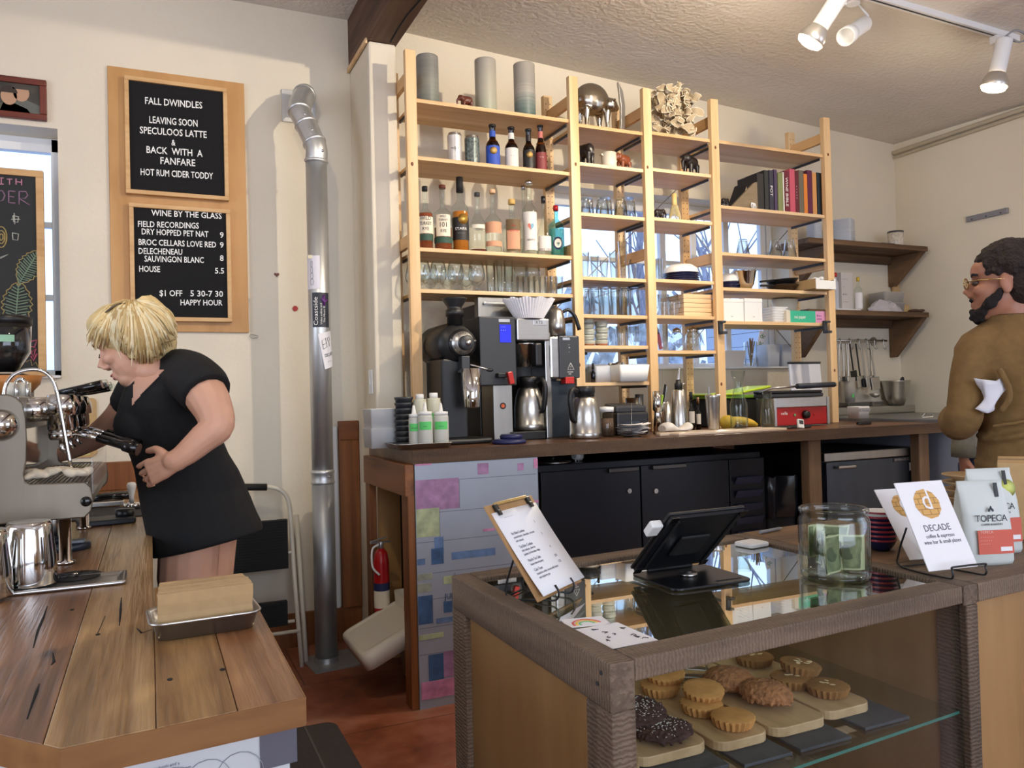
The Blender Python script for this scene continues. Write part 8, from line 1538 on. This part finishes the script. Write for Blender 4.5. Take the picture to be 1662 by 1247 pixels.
def rough_cookie(x, y, z, rx, ry, rz_, m, lab, grp, name, chips, tilt=0):
    t = T(name, lab, 'cookie', (x, y, z), (tilt, 0, .3), group=grp); b = MB(); b.ell((0, 0, rz_*.5), (rx, ry, rz_*.5), 20, 10)
    oat = name[0] == 'o'
    for k in range(330 if oat else 130): a, r_ = random.uniform(0, 2*PI), random.random()**.5; b.ell((rx*.95*r_*math.cos(a), ry*.95*r_*math.sin(a), rz_*(.5+.46*(1-r_*r_)**.5)), (random.uniform(.003, .0055),)*2+(.0025,) if oat else random.uniform(.0025, .0045), 6, 4, (random.uniform(-1, 1), random.uniform(-1, 1), 0))
    for k in range(80): a = random.uniform(0, 2*PI); b.ell((rx*.96*math.cos(a), ry*.96*math.sin(a), rz_*random.uniform(.25, .6)), random.uniform(.003, .005), 6, 4)
    b.build('dough', m, t, remesh=.0018)
    if chips:
        b = MB()
        for k in range(110): a, r_ = random.gauss(0, 1), random.gauss(0, 1); px, py = a*rx*.42, r_*ry*.42; q = (px/rx)**2+(py/ry)**2; (b.at((px, py, rz_*(.5+.5*max(0, 1-q)**.5)+.0025), (random.uniform(-.5, .5), random.uniform(-.5, .5), random.uniform(0, 3))).box(-.0016, -.0004, 0, .0016, .0004, .0006) if q < .9 else None)
        b.build('coconut_flakes', P('coconut', (226, 220, 206), .8) if 'coconut' not in MATS else MATS['coconut'], t)['kind'] = 'stuff'
g2 = 'chocolate cookies on a board'
rough_cookie(.866, 1.262, TZ+.0005, .058, .055, .022, CHOC, 'lower dark chocolate cookie with coconut nearest the front of its board', g2, 'chocolate_cookie', True); rough_cookie(.846, 1.318, TZ+.02, .06, .055, .022, CHOC, 'upper dark chocolate cookie with coconut on top of the pile', g2, 'chocolate_cookie', True, .15); rough_cookie(.815, 1.41, TZ+.0005, .04, .045, .026, CHOC, 'rear dark chocolate cookie half hidden by the corner post', g2, 'chocolate_cookie', True)
g4 = 'oat clusters on a board'
rough_cookie(1.142, 1.292, TZ+.0005, .047, .055, .044, OAT, 'knobbly brown oat cluster nearer the front', g4, 'oat_cluster', False); rough_cookie(1.126, 1.385, TZ+.0005, .05, .055, .046, OAT, 'knobbly brown oat cluster at the rear', g4, 'oat_cluster', False)
t = T('pastry_tongs', 'flat steel pastry tongs lying between the tarts and the oat clusters', 'tongs', (1.06, 1.50, TZ+.001), (0, 0, -.55))
for s in (0, 1): MB().at((0, 0, .004+.02*s), (0, .0+.06*s, 0)).box(-.05, -.011, 0, .075, .011, .0025).build('tong_arm', M_steel, t, .001)
MB().box(.0755, -.012, 0, .079, .012, .026).build('tong_bridge', M_steel, t)
t = T('white_cup', 'white cup on the lower shelf of the case', 'cup', (1.165, 1.16, .3005)); MB().lathe([(.028, 0), (.04, .06), (.042, .09), (.039, .09), (.026, .006), (.0001, .006)], 24).build('cup_body', M_white, t); MB().tube(smooth_path([(.038, 0, .075), (.06, 0, .07), (.06, 0, .04), (.035, 0, .03)], 4), .004, 6).build('handle', M_white, t)
o = MB().at((.93, 1.2, .3005), (0, 0, .3)).box(-.06, -.04, 0, .06, .04, .03).build('red_packet', P('packet_red', (150, 60, 52), .6), None, .003); tag(o, 'dull red packet on the lower shelf of the case', 'packet')
o = MB().at((1.05, 1.25, .3005), (0, 0, -.2)).box(-.05, -.04, 0, .05, .04, .025).build('white_packet', M_white, None, .003); tag(o, 'white packet beside the cup on the lower shelf of the case', 'packet')

# ------------------------------------------------------------------ things on the glass top
GZ = CZ-.0055
def leaning(name, lab, cat, bl, br, d, L_, th, zb, m, part, grp=None):
    """a sheet or board leaning along d from its bottom edge bl-br; returns the thing and its plane matrix (x along, y up the slope, z to the viewer)"""
    bl, br, d = Vector(bl), Vector(br), Vector(d).normalized(); ex = (br-bl).normalized(); d = (d-ex*d.dot(ex)).normalized(); n = ex.cross(d); t = T(name, lab, cat, bl, group=grp); t.matrix_world = Matrix((( ex.x, d.x, n.x, bl.x), (ex.y, d.y, n.y, bl.y), (ex.z, d.z, n.z, bl.z), (0, 0, 0, 1))); w_ = (br-bl).length
    MB().box(0, 0, -th, w_, L_, 0).build(part, m, t, .0008); return t, w_
wire = P('black_wire', (18, 18, 20), .4)
tm, w_ = leaning('menu_clipboard', 'clipboard holding a printed white menu propped on a wire easel', 'clipboard', (.676, 1.388, .852), (.832, 1.495, .852), (-.3276, .4532, .829), .215, .004, .85, wood('clip_hardboard', [(150, 110, 66), (178, 138, 92)], 1, 8, .5, .4, .02, knots=False), 'board')
b = MB(); n = 10; rows = []
for i in range(n+1): y = .004+.192*i/n; z = .0012+.010*(1-i/n)**2; rows += [(.008, y, z), (w_*.5, y, z+.002), (w_-.002, y, z)]
b.add(rows, [(3*i+j, 3*i+j+1, 3*i+j+4, 3*i+j+3) for i in range(n) for j in range(2)], True); pp = b.build('paper_menu', M_paper, tm); md = pp.modifiers.new('s', 'SOLIDIFY'); md.thickness = .0012; md.offset = -1
mz = lambda y: .0012+.010*(1-(y-.004)/.192)**2+.0024
INKP = P('menu_ink', (92, 92, 108), .8)
ml = [('- - - - - - - -', .04, .178, .0085), ('No Bake Cookies', .03, .140, .0088), ('peanut butter, chocolate, coconut', .03, .1315, .0075), ('and oatmeal', .03, .123, .0075), ('Tea Bake Cookies', .03, .109, .0088), ('with walnuts, cherries', .03, .1005, .0075), ('pepitas, & chocolate chips', .03, .092, .0075), ('Matcha Tea Cake', .03, .077, .0088), ('lemon almond pastry', .03, .0685, .0075), ('Cake Toast', .03, .055, .0088), ('toasted to order, served with butter', .03, .0465, .0075), ('and raspberry jam', .03, .038, .0075), ('3', .135, .152, .008), ('3', .135, .122, .008), ('4', .135, .09, .008), ('2.75', .13, .068, .008), ('1.25', .13, .054, .008)]
for s, x, y, sz in ml: text([(s, x, 0, sz, 'LEFT', .8)], INKP, tm, (0, y, mz(y)), (-.08, 0, 0), .0001)
for x in (.03, w_-.03): b = MB(); b.box(x-.008, .196, .001, x+.008, .212, .007); b.box(x-.006 if x > .08 else x-.006, .186, .004, x+.006, .199, .008); b.build('binder_clip', M_black, tm, .002)
MB().box(.03, .209, .001, w_-.03, .216, .006).build('clip_bar', P('brass', (176, 150, 96), .35, .8), tm, .001)
t = T('wire_easel', 'black wire easel under the menu clipboard', 'easel', (.75, 1.45, GZ+.003)); O_ = Vector(t.location); n_ = Vector((.585, -.811, 0)); ex = Vector((.811, .585, 0)); b = MB()
for s in (-.035, .035): c_ = ex*s; b.tube(smooth_path([c_+n_*.012+W*.034, c_+n_*.020+W*.02, c_+n_*.012+W*.004, c_-n_*.02+W*.002, c_-n_*.10+W*.0, c_-n_*.085+W*.07, c_-n_*.06+W*.12], 4), .0022, 7)
b.tube([ex*-.035-n_*.10, ex*.035-n_*.10], .0022, 7); b.build('wire_frame', wire, t)
# tablet on a stand
tt, w_ = leaning('tablet_stand', 'black tablet tilted on a square swivel stand, seen from behind', 'tablet', (1.165, 1.519, .862), (.973, 1.517, .862), (.0076, -.7313, .682), .198, .008, .85, P('tablet_back', (52, 54, 60), .32, .75), 'tablet_body')
# plane x runs from the viewer's right to left; z is the screen side, away from the viewer
tt.children[0].location.z = -.004
MB().box(-.004, -.003, -.0038, w_+.004, .201, .004).build('black_bezel', M_black, tt, .003); MB().box(.012, .012, .0042, w_-.012, .186, .0048).build('dark_screen', P('screen_off', (12, 14, 18), .08), tt)
for x, y in ((.0, .19), (w_-.012, .19), (.0, .0), (w_-.012, .0)): MB().box(x-.004, y-.004, -.0155, x+.016, y+.014, -.0125).build('corner_grip', M_blackg, tt, .002)
for x in (.014, w_-.02): MB().box(x-.003, .01, -.0155, x+.003, .19, -.0125).build('holder_arm', M_blackm, tt, .001)
MB().box(w_*.30, .06, -.020, w_*.70, .13, -.0125).build('mount_plate', M_blackm, tt, .004); MB().box(w_+.005, .135, -.010, w_+.034, .172, .008).build('card_reader', M_white, tt, .004)
MB().ell((w_*.5, .1, -.0128), (.012, .014, .0006), 14, 6).build('back_mark', M_dgrey, tt)
q = Vector((1.085, 1.465, GZ)); sb = T('stand_base', 'square black metal base plate of the tablet stand on the glass', 'stand', q+Vector((0, 0, .0006)), (0, 0, -.03)); MB().prism(rrect(-.1, -.095, .105, .085, .022), 0, .006).build('plate', P('base_black', (24, 26, 29), .35, .3), sb, .002); MB().lathe([(.02, .006), (.02, .012), (.008, .0125), (.008, .016), (.0001, .016)], 20).build('swivel_bolt', M_steel, sb); MB().box(-.06, .066, .006, .06, .078, .026).build('hinge_bar', M_black, sb, .003); MB().box(.02, -.078, .0061, .085, -.072, .0066).build('cable_slot', M_dark, sb)
t = T('square_reader', 'small white square card reader lying on the back rail of the case', 'card reader', (1.455, 1.68, CZ-.005 if False else GZ+.0006), (0, 0, .15)); MB().prism(rrect(-.036, -.03, .036, .034, .01), 0, .011).build('reader_body', M_white, t, .003); MB().prism(rrect(-.032, -.026, .032, .03, .008), .0112, .0118).build('top_face', M_whitem, t)
t = T('pen', 'grey pen lying on the back rail behind the tip jar', 'pen', (1.62, 1.79, CZ+.006), (0, PI/2, .2)); MB().cyl(.0048, -.05, .04, 10).build('barrel', M_grey, t); MB().lathe([(.0048, .04), (.001, .055), (.0001, .055)], 10).build('tip', M_steel, t)
o = MB().at((.722, 1.185, GZ+.0006), (0, 0, .03)); o.box(-.046, -.062, 0, .044, .06, .0008); o = o.build('paper_sheet', M_paper); tag(o, 'white paper with small drawings lying on the glass near the front left corner', 'paper'); b = MB(); random.seed(8)
for k in range(9): x, y = random.uniform(.69, .755), random.uniform(1.14, 1.23); b.tube([(x+random.uniform(-.006, .006), y+random.uniform(-.006, .006), GZ+.002) for j in range(6)], .0006, 4)
b.build('ink_doodle', M_dgrey, None).parent = o
o2 = MB().at((.71, 1.275, GZ+.0006), (0, 0, -.2)); o2.box(-.035, -.024, 0, .045, .03, .0008); o2 = o2.build('printed_card', M_paper); tag(o2, 'rainbow printed card lying behind the white paper on the glass', 'card')
for k, c in enumerate(((214, 100, 90), (232, 190, 70), (120, 180, 130))): b = MB(); b.tube([(.712+(.026-.006*k)*math.cos(a), 1.262+(.03-.007*k)*math.sin(a), GZ+.0018) for a in [PI*j/12 for j in range(13)]], .0022, 5, flat=.3); b.build('rainbow_band', P('rainbow', c, .7), None).parent = o2
# tip jar
t = T('tip_jar', 'big clear glass tip jar with a thick rim', 'jar', (1.365, 1.312, GZ+.0006)); R = .069; H = ZZ(824, 1.365, 1.312)-GZ; R = 55*dep(1.365, 1.312, .9)/FPX
MB().lathe([(R*.9, 0), (R*.99, .006), (R, .015), (R*1.0, H*.82), (R*.97, H*.86), (R*.93, H*.89), (R*.94, H*.92), (R*.985, H*.955), (R*.98, H*.99), (R*.94, H), (R*.89, H*.985), (R*.87, H*.92), (R*.88, H*.87), (R*.95, H*.82), (R*.95, .02), (R*.85, .012), (.0001, .012)], 48).build('jar_glass', M_glassj, t)
MB().lathe([(R*.92, .002), (R*.96, .010), (R*.9, .0115), (.0001, .0115)], 40).build('base_glass', M_glassj, t)
BILL = P('bill_green', (122, 130, 96), .8, var=.35, vs=70); BILLE = P('bill_border', (196, 196, 156), .8)
def bill(x, y, z, rz, tilt, bend, lab, sx_=.052, sy_=.033):
    t = T('dollar_bill', lab, 'banknote', Vector((1.365+x, 1.312+y, GZ+.0125+z)), (PI/2+tilt, 0, rz), group='banknotes in the tip jar'); n = 12
    def grid(e, off):
        b = MB(); vs = []
        for i in range(n+1):
            u = -1+2*i/n
            for j in range(3): v = -1+j; vs.append((u*(sx_-e), v*(sy_-e)+sy_, bend*math.sin(u*2.4)+.004*v*u+off))
        return b.add(vs, [(3*i+j, 3*i+j+1, 3*i+j+4, 3*i+j+3) for i in range(n) for j in range(2)], True)
    for e, off, m, nm_ in ((0, 0, BILLE, 'bill_paper'), (.004, .0006, BILL, 'printed_face'), (.004, -.0006, BILL, 'printed_back')): grid(e, off).build(nm_, m, t)
    for off in (.0011, -.0011):
        b = MB(); b.add([(.013*math.cos(a), sy_+.016*math.sin(a), bend*math.sin(.013*math.cos(a)/sx_*2.4)+off) for a in [2*PI*k/18 for k in range(18)]], [tuple(range(18))]); b.build('oval_portrait', P('bill_dark', (84, 94, 70), .8) if 'bill_dark' not in MATS else MATS['bill_dark'], t)
for x, y, z, rz, ti, be, sx_, sy_, lab in ((-.022, -.018, .002, .5, -.12, .010, .040, .040, 'folded banknote bulging at the front left in the tip jar'), (.014, -.024, .006, -.3, -.08, .013, .036, .038, 'banknote with a folded corner at the front middle of the tip jar'), (.034, .006, .0, .8, .04, .008, .036, .034, 'banknote curled along the right wall of the tip jar'), (-.004, .018, .03, .05, .12, .014, .050, .036, 'banknote standing at the back of the tip jar'), (-.036, .004, .016, 1.2, .1, .01, .034, .038, 'banknote against the left wall of the tip jar')): bill(x, y, z, rz, ti, be, lab, sx_, sy_)
# cards on a wire stand
def badge(t, cx, cy, r, z):
    o_ = MB().add([(cx+r*math.cos(a+.17), cy+r*math.sin(a+.17), z) for a in [2*PI*k/10 for k in range(10)]], [tuple(range(10))]).build('brick_badge', P('badge_tan', (214, 166, 96), .7) if 'badge_tan' not in MATS else MATS['badge_tan'], t); b = MB()
    for k in range(-2, 3): y = cy+k*r*.36; hw = math.sqrt(max(0, r*r-(y-cy)**2))*.97; b.box(cx-hw, y-.0006, z, cx+hw, y+.0006, z+.0003)
    for k in range(-3, 3):
        y = cy+k*r*.36
        for j in range(-2, 3): x = cx+j*r*.62+(k % 2)*r*.31; (b.box(x-.0006, y, z, x+.0006, y+r*.36, z+.0003) if (x-cx)**2+(y+r*.18-cy)**2 < (r*.88)**2 else None)
    b.build('brick_lines', P('badge_line', (150, 116, 70), .8) if 'badge_line' not in MATS else MATS['badge_line'], o_)
    return o_
def card(lab, bl, br, d, L_, full):
    t, w_ = leaning('menu_card', lab, 'card', bl, br, d, L_, .003, 0, M_paper, 'card_stock', 'menu cards on the wire stand'); o_ = badge(t, w_*.5, L_*.735, L_*.175, .0005); text([('d', w_*.5, L_*.672, .066, 'CENTER', .85)], M_paper, o_, (0, 0, .001), (0, 0, 0), .0002)
    if full: text([('DECADE', w_*.5, L_*.425, .021, 'CENTER', .9), ('coffee & espresso', w_*.5, L_*.35, .012, 'CENTER', .9), ('wine bar & small plates', w_*.5, L_*.285, .012, 'CENTER', .9)], INKP, t, (0, 0, .0004), (0, 0, 0), .0002)
    return t
card('front white card with a tan brick badge and the word DECADE', (1.495, 1.18, .857), (1.627, 1.164, .857), (.0546, .4507, .891), .2, True); card('rear white card peeping out left of the DECADE card', (1.585, 1.30, .851), (1.70, 1.275, .851), (.05, .62, .77), .19, False)
t = T('wire_card_stand', 'black wire stand holding the DECADE cards', 'stand', (1.57, 1.19, CZ+.004)); b = MB(); f_ = Vector((-.12, -.99, 0)); e_ = Vector((.99, -.12, 0))
for s in (-.045, .045): c_ = e_*s; b.tube(smooth_path([c_+f_*.05+W*.022, c_+f_*.052+W*.006, c_+f_*.03+W*.0, c_-f_*.09, c_-f_*.095+W*.03, c_-f_*.07+W*.09], 4), .0022, 7)
b.tube(smooth_path([e_*-.045+f_*.05+W*.022, e_*-.04+f_*.052+W*.026, e_*.04+f_*.052+W*.026, e_*.045+f_*.05+W*.022], 4), .0022, 7); b.tube([e_*-.045-f_*.09, e_*.045-f_*.09], .0022, 7); b.build('wire_frame', wire, t)
# coffee bags
def bag(lab, x, y, w_, h, rz, yellow):
    t = T('coffee_bag', lab, 'bag', (x, y, CZ+.0006), (-.06, 0, rz), group='coffee bags on the right counter'); n = 28; rs = []
    for u, d, s in ((0, .030, .97), (.05, .036, 1), (.3, .038, 1), (.6, .030, .99), (.85, .014, .97), (.93, .004, .96), (1, .003, .96)): rs.append([(w_/2*s*max(-1, min(1, 1.25*math.cos(a))), d*math.sin(a)+.030-.0, h*u) for a in [2*PI*k/n for k in range(n)]])
    MB().loft(rs, True, True).build('bag_body', P('bag_paper', (206, 212, 208), .5, bump=.1, bs=20) if 'bag_paper' not in MATS else MATS['bag_paper'], t)
    yb = lambda u: .030-(.038 if u < .4 else .0355 if u < .7 else .012)-.0022
    MB().box(-w_*.33, yb(.3)+.002, h*.14, w_*.4, yb(.3)+.0035, h*.42).build('red_label', P('label_coral', (206, 96, 78), .6) if 'label_coral' not in MATS else MATS['label_coral'], t)
    q = t.children[-1]; text([('TOPECA', -w_*.28, h*.385, .008, 'LEFT', 1), ('- - - - - - -', -w_*.28, h*.33, .008, 'LEFT', 1), ('- - - - - -', -w_*.28, h*.29, .008, 'LEFT', 1), ('- - - - -', -w_*.28, h*.25, .008, 'LEFT', 1)], P('label_text', (232, 190, 176), .7) if 'label_text' not in MATS else MATS['label_text'], q, (0, yb(.3)+.0018, 0), FRONT, .0002)
    MB().box(w_*.12, yb(.3)+.0012, h*.17, w_*.36, yb(.3)+.0019, h*.22).build('white_box', M_paper, q)
    TP = P('bag_ink', (52, 60, 70), .7) if 'bag_ink' not in MATS else MATS['bag_ink']
    text([('TOPECA', 0, h*.52, .0215, 'CENTER', .95)], TP, t, (.0, yb(.5)+.0002, 0), (PI/2-.04, 0, 0), .0003); text([('COFFEE ROASTERS', 0, h*.475, .0062, 'CENTER', 1)], TP, t, (0, yb(.5)-.0004, 0), (PI/2-.04, 0, 0), .0003)
    b = MB()
    for dx, dz, r_ in ((-.004, 0, .5), (.004, 0, -.5), (0, .005, 0)): b.at((dx, yb(.5)+.004, h*.655+dz), (0, r_, 0)).ell((0, 0, 0), (.0028, .0008, .0044), 10, 6)
    b.build('sprout_mark', TP, t)
    MB().at((w_*.26, .030-.0155, h*.8), (-.13, 0, 0)).box(-.0045, -.002, -.0, .0045, 0, h*.17).build('black_tab', M_black, t); 
    if yellow: MB().at((.035, .012, h*.76), (PI/2-.13, 0, 0)).lathe([(.0001, .001), (.022, .0)], 20).build('lime_sticker', P('sticker_lime', (206, 214, 110), .6), t)
    return t
bag('white coffee bag with a coral label beside the DECADE card', 1.73, 1.20, .116, .19, -.32, False); bag('white coffee bag behind the first with a lime sticker, cut by the picture edge', 1.865, 1.27, .122, .205, -.3, True)
# bowls and plates
random.seed(6); bx, by_ = 1.668, 1.452; sc_b = 21*dep(bx, by_, .9)/FPX*1.25
for k in range(7):
    t = T('enamel_bowl', '%s bowl of the navy and red bowl stack behind the tip jar' % ['lowest', 'second', 'third', 'fourth', 'fifth', 'sixth', 'topmost white-lined'][k], 'bowl', (bx, by_, CZ+.0006+k*.0115), group='navy and red bowls'); R = sc_b*(.92+.012*k); h = .03
    MB().lathe([(R*.55, 0), (R*.8, h*.4), (R, h*.9), (R, h), (R*.95, h), (R*.5, h*.12), (.0001, h*.1)], 32).build('bowl_body', M_navyb if k < 6 else M_white, t); MB().lathe([(R*1.004, h*.84), (R*1.01, h*.93), (R*1.004, h)], 32, caps=False).build('red_rim', P('rim_red', (150, 40, 52), .35) if 'rim_red' not in MATS else MATS['rim_red'], t)
yp = 1.5; xp = XX(1577, yp, .95); zp = ZZ(769, xp, yp); Rp = 43*dep(xp, yp, .9)/FPX; n_ = 8; hp_ = (zp-CZ)/n_
for k in range(n_):
    o = MB().lathe([(Rp*.6, 0), (Rp*.64, hp_*.25), (Rp, hp_*.8), (Rp*.99, hp_*.95), (Rp*.6, hp_*.5), (.0001, hp_*.45)], 36).build('stoneware_plate', P('plate_tan', (176, 148, 108), .4) if 'plate_tan' not in MATS else MATS['plate_tan']); o.location = (xp, yp, CZ+.0006+k*hp_); tag(o, 'tan stoneware plate in the stack behind the coffee bags' if k < n_-1 else 'topmost tan stoneware plate of the stack behind the coffee bags', 'plate', 'tan plates in the stack')
yb_ = 1.5; xb_ = XX(1619, yb_-.1, 1.0); zb_ = ZZ(752, xb_, yb_-.1); t = T('cardboard_box', 'closed cardboard box at the right picture edge on the counter', 'box', (xb_, yb_-.1, CZ+.0006), (0, 0, -.98)); MB().box(0, 0, 0, .2, .24, zb_-CZ).build('box_body', M_kraft, t, .002); MB().box(0, .119, zb_-CZ, .2, .121, zb_-CZ+.001).build('tape_seam', M_dgrey, t)

# ------------------------------------------------------------------ outside the windows
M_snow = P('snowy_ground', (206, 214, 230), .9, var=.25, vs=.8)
struct('ground_outside', MB().box(-14, 4.46, -.6, 22, 34, -.5), M_snow, 'pale ground outside the window', 'ground')
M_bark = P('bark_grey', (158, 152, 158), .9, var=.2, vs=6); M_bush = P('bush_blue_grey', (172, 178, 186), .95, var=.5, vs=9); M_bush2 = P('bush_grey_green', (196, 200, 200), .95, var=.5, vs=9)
random.seed(17)
def branch(b, p, d, L_, r, lev):
    q = p+d*L_; m_ = p+d*L_*.5+Vector((random.uniform(-.06, .06), random.uniform(-.06, .06), 0))*L_
    b.tube([p, m_, q], [r, r*.8, r*.55], 6)
    if lev:
        for k in range(3 if lev > 1 else 4):
            dd = (d+Vector((random.uniform(-.8, .8), random.uniform(-.8, .8), random.uniform(-.1, .7)))).normalized(); branch(b, p+d*L_*random.uniform(.45, 1), dd, L_*random.uniform(.5, .75), r*.5, lev-1)
def tree(x, y, h, lab):
    b = MB(); branch(b, Vector((0, 0, 0)), Vector((random.uniform(-.08, .08), 0, 1)).normalized(), h, .035*h, 3); o = b.build('bare_tree', M_bark); o.location = (x, y, -.5); tag(o, lab, 'tree', 'bare trees outside the window')
for k, (x, y, h) in enumerate(((4.6, 11.2, 3.0), (6.3, 13, 3.4), (8.3, 12.2, 3.2), (10.4, 13, 3.6), (5.4, 15.4, 4), (-3.4, 9.8, 2.6), (-5.2, 12, 3))): tree(x, y, h, 'bare grey tree outside beyond the shelving window' if x > 0 else 'bare grey tree outside beyond the chalkboard window')
def bush(x, y, r, h, m, lab):
    b = MB()
    for k in range(210):
        a, u, v = random.uniform(0, 2*PI), random.random()**.5, random.random(); c_ = Vector((r*u*math.cos(a), r*.7*u*math.sin(a), h*v*(1-.5*u*u)))
        d = Vector((random.uniform(-1, 1), random.uniform(-1, 1), random.uniform(.2, 1.4))).normalized(); s = d.cross(Vector((random.uniform(-1, 1), random.uniform(-1, 1), .3))).normalized()*random.uniform(.05, .11); e = d*random.uniform(.16, .34); b.add([c_-s, c_+s, c_+s*.5+e, c_-s*.5+e], [(0, 1, 2, 3)])
    o = b.build('shrub', m); o.location = (x, y, -.5); tag(o, lab, 'shrub', 'shrubs outside the window')
for k, (x, y, r, h) in enumerate(((3.7, 6.8, .6, 2.7), (4.9, 6.9, .5, 2.4), (5.2, 8.6, .8, 3.3), (7.0, 9.2, .9, 3.5), (8.9, 9.4, .9, 3.3), (3.5, 9.2, .6, 3.2), (10.8, 10, .8, 3.2), (-2.2, 6.6, .5, 2.4), (-4.2, 7.4, .7, 2.8))): bush(x, y, r, h, M_bush if k % 2 else M_bush2, 'blue-grey shrub outside beyond the shelving window' if x > 0 else 'blue-grey shrub outside beyond the chalkboard window')
t = T('garden_shed', 'pale blue clapboard shed with a turquoise pane outside at the right', 'shed', (7.2, 6.9, -.5)); b = MB()
for k in range(18): b.box(-1.05, -.6-.012*(k % 2), k*.15, 1.3, .9, k*.15+.145)
b.build('clapboard_wall', P('clapboard', (190, 198, 212), .8), t); MB().box(-.9, -.64, 1.7, .3, -.62, 2.6).build('turquoise_pane', P('pane_turquoise', (120, 196, 214), .15), t); MB().at((.12, 0, 2.7), (0, 0, 0)).box(-1.35, -.8, .01, 1.4, 1.1, .07).build('roof', P('shed_roof', (206, 214, 226), .9), t)
